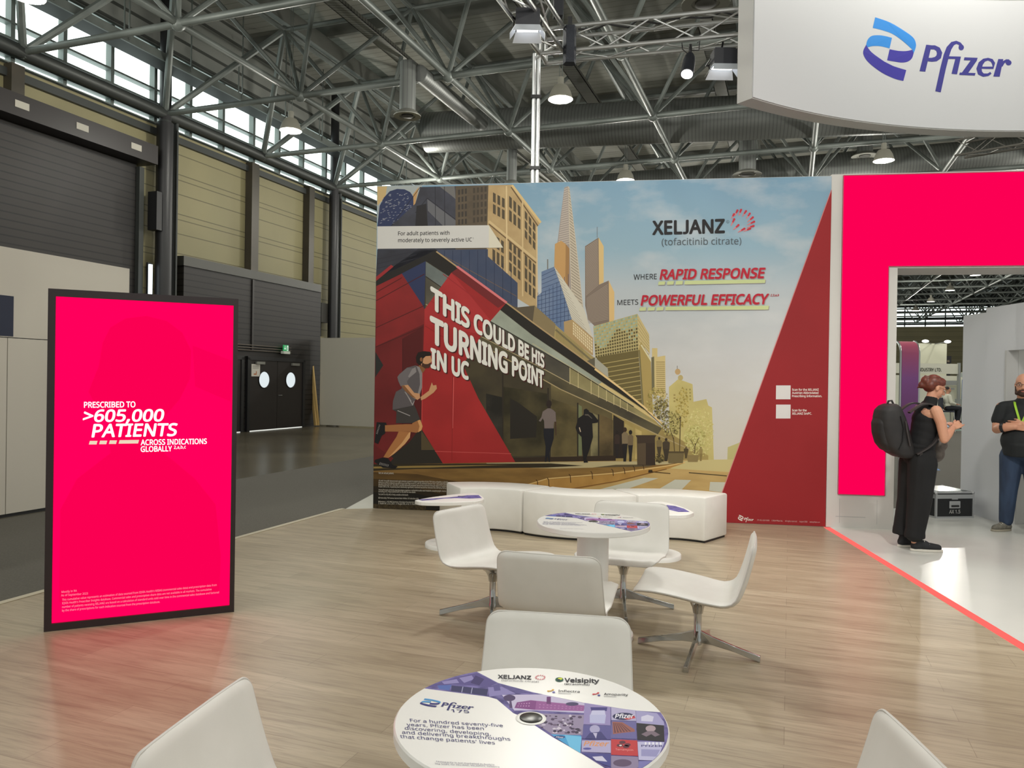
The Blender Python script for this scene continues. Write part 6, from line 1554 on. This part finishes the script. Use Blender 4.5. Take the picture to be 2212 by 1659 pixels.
def hand(b, wrist, palm_dir, side, up, curl, s=1.0, thumb_side=1):
    """wrist point; palm_dir along the hand; side across the knuckles; up the back of the hand"""
    d = Vector(palm_dir).normalized(); sd = Vector(side).normalized(); u = d.cross(sd).normalized() if up is None else Vector(up).normalized(); w_ = Vector(wrist)
    kn = w_ + d * .085 * s
    for k in range(4):
        o = (k - 1.5) * .0212 * s; cap_(b, w_ + d * .015 * s + sd * o * .6, kn + sd * o, .0145 * s, .0098 * s, 8)
        ln = (.040, .045, .042, .033)[k] * s; p = kn + sd * o; a = 0.25
        for seg in range(3):
            a += curl[k] if isinstance(curl, (list, tuple)) else curl
            q = p + (d * math.cos(a) - u * math.sin(a)) * ln * (1, .7, .55)[seg]; cap_(b, p, q, (.0084, .0080, .0075)[seg] * s, (.0080, .0075, .0066)[seg] * s, 8); p = q
    t0_ = w_ + d * .03 * s + sd * (-.026 * thumb_side) * s; t1_ = t0_ + (d * .7 - sd * thumb_side * .6 - u * .35).normalized() * .038 * s; t2_ = t1_ + (d * .95 - sd * thumb_side * .1 - u * .4).normalized() * .032 * s
    cap_(b, t0_, t1_, .0135 * s, .0105 * s, 8); cap_(b, t1_, t2_, .0100 * s, .0082 * s, 8)
def head_parts(b, c, R, s=1.0, jaw=1.0):
    L = lambda x, y, z: Vector(c) + R @ Vector((x * s, y * s, z * s))
    b.ball(L(-.012, 0, .03), (.095 * s, .074 * s, .088 * s), 20, 14, M=R); b.ball(L(.025, 0, -.03), (.066 * s, .060 * s * jaw, .078 * s), 18, 12, M=R)
    b.ball(L(.052, 0, -.088), (.030 * s, .030 * s * jaw, .022 * s), 12, 8, M=R)
    cap_(b, L(.082, 0, .012), L(.108, 0, -.028), .008 * s, .012 * s, 8); b.ball(L(.098, .009, -.032), .009 * s, 8, 6); b.ball(L(.098, -.009, -.032), .009 * s, 8, 6)
    b.ball(L(.083, 0, -.056), (.011 * s, .022 * s, .006 * s), 10, 6, M=R); b.ball(L(.081, 0, -.067), (.011 * s, .019 * s, .007 * s), 10, 6, M=R)
    for sy in (-1, 1):
        b.ball(L(.072, sy * .032, .020), (.016 * s, .022 * s, .008 * s), 10, 6, M=R)
        b.ball(L(-.004, sy * .074, -.008), (.018 * s, .009 * s, .030 * s), 10, 8, M=R); b.ball(L(.05, sy * .040, -.035), (.024 * s, .018 * s, .020 * s), 10, 6, M=R)
    return L
def face_details(par, L, R, s, brow):
    for sy in (-1, 1):
        b = MB(); b.ball(L(.079, sy * .032, .006), (.010 * s, .013 * s, .007 * s), 10, 8, M=R); e = b.build('eye', mat('eye_white', (196, 188, 182), .3), par, smooth=True)
        b = MB(); b.ball(L(.087, sy * .032, .006), (.003 * s, .0055 * s, .0055 * s), 8, 6, M=R); b.build('iris', mat('iris_dark', (46, 36, 32), .3), e, smooth=True)
        b = MB(); b.path([L(.086, sy * .018, .027), L(.088, sy * .032, .030), L(.078, sy * .048, .026)], .003 * s, 6); b.build('eyebrow', brow, par, smooth=True)
    b = MB(); b.ball(L(.091, 0, -.0605), (.005 * s, .020 * s, .006 * s), 10, 6, M=R); b.build('lips', mat('lip_pink', (176, 104, 96), .5), par, smooth=True)
def glasses(par, L, s, m, r=.022):
    b = MB()
    for sy in (-1, 1):
        b.path([L(.098, sy * .033 + r * math.cos(2 * PI * k / 16), .006 + r * .85 * math.sin(2 * PI * k / 16)) for k in range(16)], .0022 * s, 5, closed=True)
        b.path([L(.097, sy * .055, .010), L(.05, sy * .076, .010), L(-.004, sy * .082, .006)], .002 * s, 5)
    b.path([L(.099, -.011, .010), L(.102, 0, .012), L(.099, .011, .010)], .0022 * s, 5); b.build('glasses', m, par, fix=False)
def shoe(par, toe_at, heel_at, upper, sole, laces=None, hh=.075, wd=.048):
    t_, h_ = Vector(toe_at), Vector(heel_at); d = (t_ - h_); ln = d.length; d.normalize(); sd = Vector((-d.y, d.x, 0))
    b = MB(); cap_(b, h_ + d * wd + Vector((0, 0, .05)), h_ + d * (wd + .03) + Vector((0, 0, .05)), wd * .9, wd * .9); cap_(b, h_ + d * (wd + .02) + Vector((0, 0, hh)), h_ + d * (ln * .45) + Vector((0, 0, .066)), .042, .040)
    cap_(b, h_ + d * ln * .4 + Vector((0, 0, .052)), h_ + d * (ln - .05) + Vector((0, 0, .038)), .045, .036); cap_(b, h_ + d * .055 + Vector((0, 0, .06)), h_ + d * .065 + Vector((0, 0, hh + .04)), .042, .040)
    sh = blob(b, 'shoe', upper, par, .008, 3)
    b = MB(); n = 20; out = []
    for k in range(n):
        a = 2 * PI * k / n; x = ln / 2 + (ln / 2) * math.cos(a); w2 = wd * (1.0 + .12 * math.cos(a)) * math.sin(a); p = h_ + d * x + sd * w2; out.append((p.x, p.y))
    b.prism(out, h_.z + .001, h_.z + .024); b.build('sole', sole, sh, bevel=.004)
    if laces:
        b = MB()
        for k in range(5):
            x = ln * (.40 + .075 * k); zc = .108 - .011 * k
            b.path([h_ + d * x + sd * -.028 + Vector((0, 0, zc - .012)), h_ + d * (x + .008) + Vector((0, 0, zc)), h_ + d * (x + .016) + sd * .028 + Vector((0, 0, zc - .012))], .004, 5)
        b.build('laces', laces, sh)
    return sh
# ---- woman with phone and backpack
W0 = on_z(1983, 1186); 
wm = thing('person', 'woman in black sleeveless top and trousers looking down at a phone', 'person', W0, math.radians(-4))
RI3 = Matrix.Identity(3)
hp_ = Matrix.Rotation(math.radians(24), 3, 'Y')
HC = Vector((.135, 0, 1.60))
b = MB(); LW = head_parts(b, HC, hp_, .98)
cap_(b, (.085, 0, 1.42), (.115, 0, 1.54), .052, .05)
b.ball((.05, 0, 1.34), (.09, .165, .09), 16, 10); b.ball((.04, 0, 1.2), (.10, .14, .17), 16, 10); b.ball((.0, 0, 1.0), (.10, .135, .2), 16, 10); b.ball((-.01, 0, .9), (.12, .16, .12), 16, 10)
for sy in (-1, 1): chain(b, [(-.01, sy * .09, .86), (-.03, sy * .095, .48), (-.07, sy * .09, .09)], [.085, .055, .036])
chain(b, [(.07, -.175, 1.375), (.10, -.205, 1.27), (.125, -.225, 1.105), (.18, -.185, 1.155), (.245, -.14, 1.215)], [.054, .049, .040, .041, .025])
chain(b, [(.07, .175, 1.375), (.10, .21, 1.26), (.135, .225, 1.10), (.19, .14, 1.15), (.225, .03, 1.20)], [.054, .047, .038, .039, .024])
hand(b, (.247, -.138, 1.217), (.85, .25, .40), (-.35, .30, .88), (.2, -.95, .25), [.12, .30, .42, .5], .92, -1)
hand(b, (.226, .028, 1.20), (.15, -.75, .65), (.85, .3, .2), (-.35, .6, .7), .42, .92, 1)
for sy in (-1, 1): cap_(b, (-.06, sy * .09, .06), (.04, sy * .09, .045), .035, .03)
blob(b, 'body', M_skin, wm, .0052, 3)
face_details(wm, LW, hp_, .98, mat('auburn_brow', (104, 62, 46), .6))
glasses(wm, LW, .98, mat('thin_gold_glasses', (170, 140, 104), .3, .8), .021)
M_hair = add_noise(mat('auburn_hair', (112, 52, 36), .45), (72, 32, 24), 40, 3, (1, 1, 1), .7)
b = MB(); b.ball(LW(-.032, 0, .042), (.086, .082, .080), 20, 14, M=hp_); b.ball(LW(-.055, 0, .0), (.060, .078, .070), 18, 12, M=hp_); b.ball(LW(.022, 0, .088), (.048, .058, .028), 14, 10, M=hp_)
for sy in (-1, 1): b.ball(LW(.012, sy * .062, .058), (.045, .020, .030), 12, 8, M=hp_)
b.ball(LW(-.118, .0, .02), (.036, .044, .046), 14, 10); b.ball(LW(-.125, .01, -.03), (.030, .036, .036), 14, 10); cap_(b, LW(-.10, -.02, .06), LW(-.140, -.01, .065), .018, .010); cap_(b, LW(-.12, .02, -.03), LW(-.145, .02, -.07), .016, .008)
blob(b, 'hair', M_hair, wm, .008, 2)
M_blk = add_noise(mat('black_cloth', (13, 13, 15), .85), (20, 20, 22), 9, 4, (1, 1, .3), .8, .15)
b = MB(); b.ball((.045, 0, 1.29), (.115, .150, .10), 18, 12); b.ball((.05, 0, 1.345), (.100, .118, .108), 18, 12); b.ball((.03, 0, 1.11), (.122, .150, .17), 18, 12); b.ball((.045, 0, 1.2), (.122, .152, .17), 18, 12); b.ball((.01, 0, 1.03), (.125, .155, .17), 18, 12); cap_(b, (.075, 0, 1.38), (.10, 0, 1.475), .068, .062)
cap_(b, (.05, -.095, 1.36), (.07, -.04, 1.42), .055, .055); cap_(b, (.05, .095, 1.36), (.07, .04, 1.42), .055, .055)
blob(b, 'sleeveless_top', M_blk, wm, .009, 10)
b = MB(); b.ball((-.008, 0, .93), (.150, .178, .13), 18, 12); b.ball((-.01, 0, 1.02), (.132, .160, .06), 16, 10)
chain(b, [(-.008, -.085, .86), (-.04, -.10, .48), (-.075, -.095, .17)], [.135, .112, .088]); chain(b, [(-.02, .085, .86), (-.05, .10, .48), (-.11, .095, .19)], [.135, .11, .088])
for sy, x in ((-1, -.075), (1, -.11)): b.tube((x, sy * .095, .13), (x, sy * .095, .2), .096, .09, 16)
blob(b, 'trousers', M_blk, wm, .010, 8)
M_canvas = mat('black_canvas_shoe', (26, 26, 30), .7); M_sole = mat('dirty_white_sole', (206, 200, 190), .6)
shoe(wm, (.19, -.105, 0), (-.115, -.085, 0), M_canvas, M_sole, mat('white_lace', (222, 220, 214), .7)); shoe(wm, (.13, .115, 0), (-.165, .085, 0), M_canvas, M_sole, MATS['white_lace'])
b = MB(); b.path([(.213 + .027 * math.cos(2 * PI * k / 14) * .6, -.158 + .028 * math.sin(2 * PI * k / 14), 1.187 - .02 * math.cos(2 * PI * k / 14)) for k in range(14)], .004, 5, closed=True); b.build('bracelet', mat('dark_bracelet', (70, 50, 44), .5), wm)
Rw = Matrix.Rotation(math.radians(-4), 3, 'Z')
toW = lambda x, y, z: W0 + Rw @ Vector((x, y, z))
ph = thing('phone', "white phone held in the woman's hands", 'phone', toW(.205, -.045, 1.272), math.radians(-4))
Mph = Matrix.Rotation(math.radians(-38), 3, 'Y') @ Matrix.Rotation(math.radians(8), 3, 'X')
b = MB(); b.box((0, 0, 0), (.009, .072, .145), M=Mph); b.build('case', mat('white_phone', (226, 228, 232), .3), ph, bevel=.003)
b = MB(); b.box(Mph @ Vector((-.0055, 0, 0)), (.001, .064, .132), M=Mph); b.build('display', glow('phone_display', (.55, .65, .75), .6), ph)
# backpack
bp_ = thing('backpack', "large black backpack on the woman's back", 'backpack', toW(-.2, 0, 1.15), math.radians(-4))
M_pack = add_noise(mat('black_pack_nylon', (30, 28, 29), .65), (40, 37, 37), 14, 4, (1, 1, 1), .7, .2)
b = MB(); b.loft([(-.25, .05, .03, .5), (-.24, .04, .075, .82), (-.205, .012, .115, .95), (-.14, -.03, .14, 1), (-.04, -.062, .145, 1), (.06, -.085, .142, 1), (.15, -.10, .130, .98), (.22, -.108, .108, .92), (.262, -.10, .078, .8), (.285, -.09, .04, .55)], .165)
blob(b, 'main_bag', M_pack, bp_, .010, 6)
b = MB(); b.loft([(-.19, -.085, .03, .5), (-.175, -.10, .06, .85), (-.11, -.135, .075, 1), (-.01, -.165, .075, 1), (.09, -.18, .065, 1), (.15, -.175, .05, .9), (.18, -.165, .02, .6)], .13)
blob(b, 'front_pocket', M_pack, bp_, .010, 5)
b = MB(); b.path([(-.13, -.03, .27), (-.12, -.03, .31), (-.09, -.03, .315), (-.07, -.03, .275)], .010, 6); b.build('grab_handle', M_pack, bp_, smooth=True)
for sy in (-1, 1):
    b = MB(); pts = crom([(.04, sy * .12, .20), (.16, sy * .125, .285), (.27, sy * .125, .27), (.335, sy * .125, .16), (.32, sy * .13, .02), (.24, sy * .155, -.10), (.10, sy * .15, -.20)], 5)
    vs = []; fs = []
    for i, p in enumerate(pts):
        tgt = (pts[min(i + 1, len(pts) - 1)] - pts[max(i - 1, 0)]).normalized(); nn = tgt.cross(Vector((0, 1, 0))).normalized()
        for dy, dn in ((-.028, -.006), (.028, -.006), (.028, .008), (-.028, .008)): vs.append(p + Vector((0, dy, 0)) + nn * dn)
    for i in range(len(pts) - 1):
        for k in range(4): fs.append((4 * i + k, 4 * i + (k + 1) % 4, 4 * i + 4 + (k + 1) % 4, 4 * i + 4 + k))
    b.add(vs, fs); b.build('shoulder_strap', mat('strap_web', (52, 46, 46), .7), bp_, smooth=True)
b = MB(); b.path([(-.01, -.165, .12), (-.0, -.178, .02), (.03, -.178, -.12)], .009, 6); b.build('side_strap', MATS['strap_web'], bp_)
b = MB(); b.box((.14, -.165, -.30), (.028, .006, .26)); b.build('loose_strap', MATS['strap_web'], bp_)
b = MB(); b.path([(-.06, -.168, .17), (-.03, -.172, .05), (-.04, -.172, -.08), (-.07, -.165, -.16)], .005, 6); b.build('zip', mat('zip_black', (16, 16, 17), .4), bp_)
# bag on the forearm
tb_ = thing('handbag', "grey-brown soft bag hanging from the woman's arm", 'bag', toW(.16, .1, .98), math.radians(-4))
b = MB(); b.ball((.03, 0, -.03), (.085, .12, .10), 16, 12); b.ball((.05, 0, .05), (.075, .10, .09), 16, 12); b.ball((.085, -.02, .05), (.05, .08, .06), 14, 10)
blob(b, 'bag_body', add_noise(mat('taupe_fabric', (112, 104, 98), .8), (84, 76, 72), 20, 4, (1, 1, 1), .8, .2), tb_, .011, 3)
b = MB(); b.path([(-.03, .0, .08), (-.02, .06, .16), (.02, .1, .19), (.06, .06, .15), (.08, 0, .1)], .010, 6); b.build('bag_handle', mat('bag_black_strap', (36, 32, 32), .6), tb_, smooth=True)
b = MB(); b.ball((-.02, -.02, .09), (.07, .10, .035), 14, 8); b.build('folded_jacket', M_blk, tb_, smooth=True)
# ---- man with crossed arms in the doorway
G0 = on_z(2206, 1150)
ga = math.atan2(-.80, -.60)
mn = thing('person', 'bearded man in black t-shirt and jeans, arms crossed in the doorway', 'person', G0, ga)
HM = Vector((.02, 0, 1.645)); hr = Matrix.Rotation(math.radians(4), 3, 'Y')
b = MB(); LM = head_parts(b, HM, hr, 1.06, 1.12)
cap_(b, (-.02, 0, 1.42), (.0, 0, 1.57), .066, .064)
b.ball((-.01, 0, 1.36), (.11, .20, .11), 16, 10); b.ball((.01, 0, 1.2), (.13, .19, .17), 16, 10); b.ball((.03, 0, 1.0), (.14, .19, .18), 16, 10)
for sy in (-1, 1): chain(b, [(.0, sy * .10, .88), (.02, sy * .12, .48), (.0, sy * .14, .09)], [.10, .065, .045])
# right arm (-y): elbow out to the side, forearm across the belly; left forearm tucked
chain(b, [(-.01, -.205, 1.385), (.0, -.235, 1.27), (.03, -.245, 1.14), (.15, -.19, 1.165), (.20, -.07, 1.18)], [.064, .060, .050, .052, .033])
chain(b, [(-.01, .205, 1.385), (.0, .235, 1.27), (.03, .245, 1.15), (.16, .19, 1.20), (.19, .02, 1.215)], [.064, .060, .050, .050, .032])
hand(b, (.20, -.065, 1.18), (.05, .98, .0), (.1, 0, 1), (.95, 0, -.1), .12, 1.0, -1)
hand(b, (.19, .015, 1.215), (-.05, -.98, -.05), (.1, 0, 1), (.95, 0, -.1), .14, 1.0, -1)
blob(b, 'body', M_skin, mn, .0055, 3)
face_details(mn, LM, hr, 1.06, mat('brown_brow', (70, 50, 38), .6))
glasses(mn, LM, 1.06, mat('black_glasses', (22, 22, 24), .3), .023)
M_beard = add_noise(mat('brown_beard', (66, 44, 34), .8), (46, 30, 24), 60, 3, (1, 1, 1), .8)
b = MB(); b.ball(LM(.055, 0, -.092), (.044, .050, .034), 16, 10, M=hr); b.ball(LM(.090, 0, -.052), (.010, .034, .008), 12, 8, M=hr)
for sy in (-1, 1): cap_(b, LM(.012, sy * .068, -.02), LM(.045, sy * .055, -.085), .011, .024); cap_(b, LM(.088, sy * .03, -.054), LM(.065, sy * .046, -.085), .010, .018)
blob(b, 'beard', M_beard, mn, .007, 2)
b = MB(); b.ball(LM(-.028, 0, .018), (.088, .081, .084), 18, 12, M=hr); blob(b, 'cropped_hair', add_noise(mat('cropped_hair', (96, 72, 58), .8), (70, 52, 42), 90), mn, .009, 2)
M_tee = add_noise(mat('black_tee', (22, 26, 28), .8), (30, 34, 36), 7, 4, (1, 1, .4), .8, .12)
b = MB(); b.ball((-.01, 0, 1.33), (.135, .215, .12), 18, 12); b.ball((-.01, 0, 1.362), (.124, .214, .120), 18, 12); b.ball((.02, 0, 1.2), (.155, .215, .2), 18, 12); b.ball((.045, 0, 1.02), (.175, .215, .19), 18, 12); b.tube((.02, 0, .86), (.03, 0, 1.0), .19, .20, 24); cap_(b, (-.02, 0, 1.40), (-.012, 0, 1.455), .085, .08)
for sy in (-1, 1): cap_(b, (-.01, sy * .195, 1.375), (.005, sy * .235, 1.245), .078, .074); cap_(b, (-.02, sy * .05, 1.415), (-.012, sy * .18, 1.385), .066, .076)
blob(b, 't_shirt', M_tee, mn, .010, 8)
b = MB(); b.ball((.01, 0, .90), (.15, .205, .10), 16, 10)
for sy in (-1, 1): chain(b, [(.0, sy * .10, .84), (.025, sy * .125, .47), (.0, sy * .145, .12)], [.125, .092, .072])
blob(b, 'jeans', add_noise(mat('blue_denim', (48, 66, 92), .8), (36, 48, 70), 12, 4, (1, 1, .3), .8, .15), mn, .010, 3)
M_trn = add_noise(mat('grey_trainer', (122, 118, 106), .7), (92, 90, 82), 30); M_ts = mat('trainer_sole', (150, 144, 128), .7)
shoe(mn, (.16, -.27, 0), (-.06, -.10, 0), M_trn, M_ts, mat('grey_lace', (190, 186, 176), .7), .075, .052); shoe(mn, (.22, .12, 0), (-.06, .15, 0), M_trn, M_ts, MATS['grey_lace'], .075, .052)
for sy in (-1, 1):
    b = MB(); pts = crom([(-.07, sy * .075, 1.47), (.06, sy * .078, 1.45), (.135, sy * .060, 1.38), (.185, sy * .02, 1.24)] if sy < 0 else [(-.07, .075, 1.47), (.06, .078, 1.45), (.135, .055, 1.38), (.187, .0, 1.235)], 4); vs = []; fs = []
    for p in pts: vs += [p + Vector((.004, -.011, 0)), p + Vector((.004, .011, 0)), p + Vector((.009, .011, 0)), p + Vector((.009, -.011, 0))]
    for i in range(len(pts) - 1):
        for k in range(4): fs.append((4 * i + k, 4 * i + (k + 1) % 4, 4 * i + 4 + (k + 1) % 4, 4 * i + 4 + k))
    b.add(vs, fs); b.build('lanyard', mat('lime_lanyard', (150, 196, 40), .6), mn)
b = MB(); b.box((.165, .095, 1.335), (.006, .05, .045), M=Matrix.Rotation(math.radians(14), 3, 'Z') @ Matrix.Rotation(math.radians(-12), 3, 'Y')); b.build('shirt_print', mat('shirt_print_white', (206, 208, 206), .7), mn)
wd_ = Vector((.33, .93, .1)).normalized(); wa_ = wd_.orthogonal().normalized(); wb_ = wd_.cross(wa_)
b = MB(); wc_ = Vector((.155, -.178, 1.168))
for dd_ in (-.012, -.004, .004, .012): b.path([wc_ + wd_ * dd_ + (wa_ * math.cos(2 * PI * k / 18) + wb_ * math.sin(2 * PI * k / 18)) * .053 for k in range(18)], .005, 6, closed=True)
b.box(wc_ + Vector((.052, -.018, .004)), (.012, .03, .036), M=Matrix.Rotation(math.radians(-20), 3, 'Z')); b.build('wrist_watch', mat('watch_black', (30, 30, 34), .4), mn)
# ---- seated man far away at the booth
SP0 = on_z(2047, 926, FZ); SP0 = Vector((SP0.x, YF - .8, FZ)); SP0.x = at_y(2046, 880, YF - .8).x
sm_ = thing('person', 'small seated man in white shirt at the far booth', 'person', SP0, math.radians(-10))
b = MB(); LS = head_parts(b, (.02, 0, 1.60), RI3, 1.05); cap_(b, (0, 0, 1.40), (.01, 0, 1.52), .06, .058); b.ball((0, 0, 1.2), (.12, .18, .22), 14, 10); b.ball((.0, 0, .95), (.13, .17, .12), 14, 10)
for sy in (-1, 1):
    chain(b, [(.0, sy * .1, .92), (.40, sy * .11, .90), (.34, sy * .11, .46)], [.09, .065, .05]); chain(b, [(0, sy * .2, 1.36), (.05, sy * .25, 1.12), (.28, sy * .14, 1.06)], [.055, .045, .03])
    hand(b, (.28, sy * .14, 1.06), (1, 0, 0), (0, 1, 0), (0, 0, 1), .3, 1.0, 1)
    cap_(b, (.34, sy * .11, .42), (.46, sy * .11, .40), .045, .035)
blob(b, 'body', M_skin, sm_, .012, 3)
b = MB(); b.ball(LS(-.025, 0, .04), (.098, .086, .085), 14, 10); blob(b, 'hair', mat('dark_hair', (34, 28, 26), .6), sm_, .012, 2)
face_details(sm_, LS, RI3, 1.05, MATS['dark_hair'])
b = MB(); b.ball((0, 0, 1.22), (.15, .20, .24), 14, 10); b.ball((0, 0, 1.0), (.15, .19, .14), 14, 10)
for sy in (-1, 1): chain(b, [(0, sy * .2, 1.36), (.05, sy * .25, 1.12), (.22, sy * .16, 1.07)], [.075, .062, .048])
blob(b, 'shirt', mat('white_shirt', (216, 216, 200), .7), sm_, .013, 3)
b = MB()
for sy in (-1, 1): chain(b, [(.0, sy * .1, .92), (.40, sy * .11, .90), (.34, sy * .11, .48)], [.115, .085, .07])
blob(b, 'trousers', mat('dark_trousers', (32, 34, 42), .8), sm_, .013, 3)
b = MB()
for sy in (-1, 1): cap_(b, (.33, sy * .11, .40), (.50, sy * .11, .385), .05, .042)
b.build('shoe', M_black, sm_, smooth=True)
bs = thing('bar_stool', 'dark bar stool under the far seated man', 'stool', Vector((SP0.x, SP0.y, FZ)), math.radians(-10))
b = MB(); b.box((0, 0, .78), (.42, .42, .06)); b.build('seat', mat('stool_navy', (38, 42, 56), .6), bs, bevel=.02)
b = MB(); b.box((-.24, 0, 1.05), (.05, .42, .5)); b.build('backrest', MATS['stool_navy'], bs, bevel=.02)
for sx in (-1, 1):
    for sy in (-1, 1):
        b = MB(); b.tube((sx * .18, sy * .18, .76), (sx * .22, sy * .22, .0), .014, n=8); b.build('leg', M_alu, bs)
b = MB(); b.path([(.2, -.2, .3), (.2, .2, .3), (-.2, .2, .3), (-.2, -.2, .3)], .012, 6, closed=True); b.build('foot_ring', M_alu, bs)
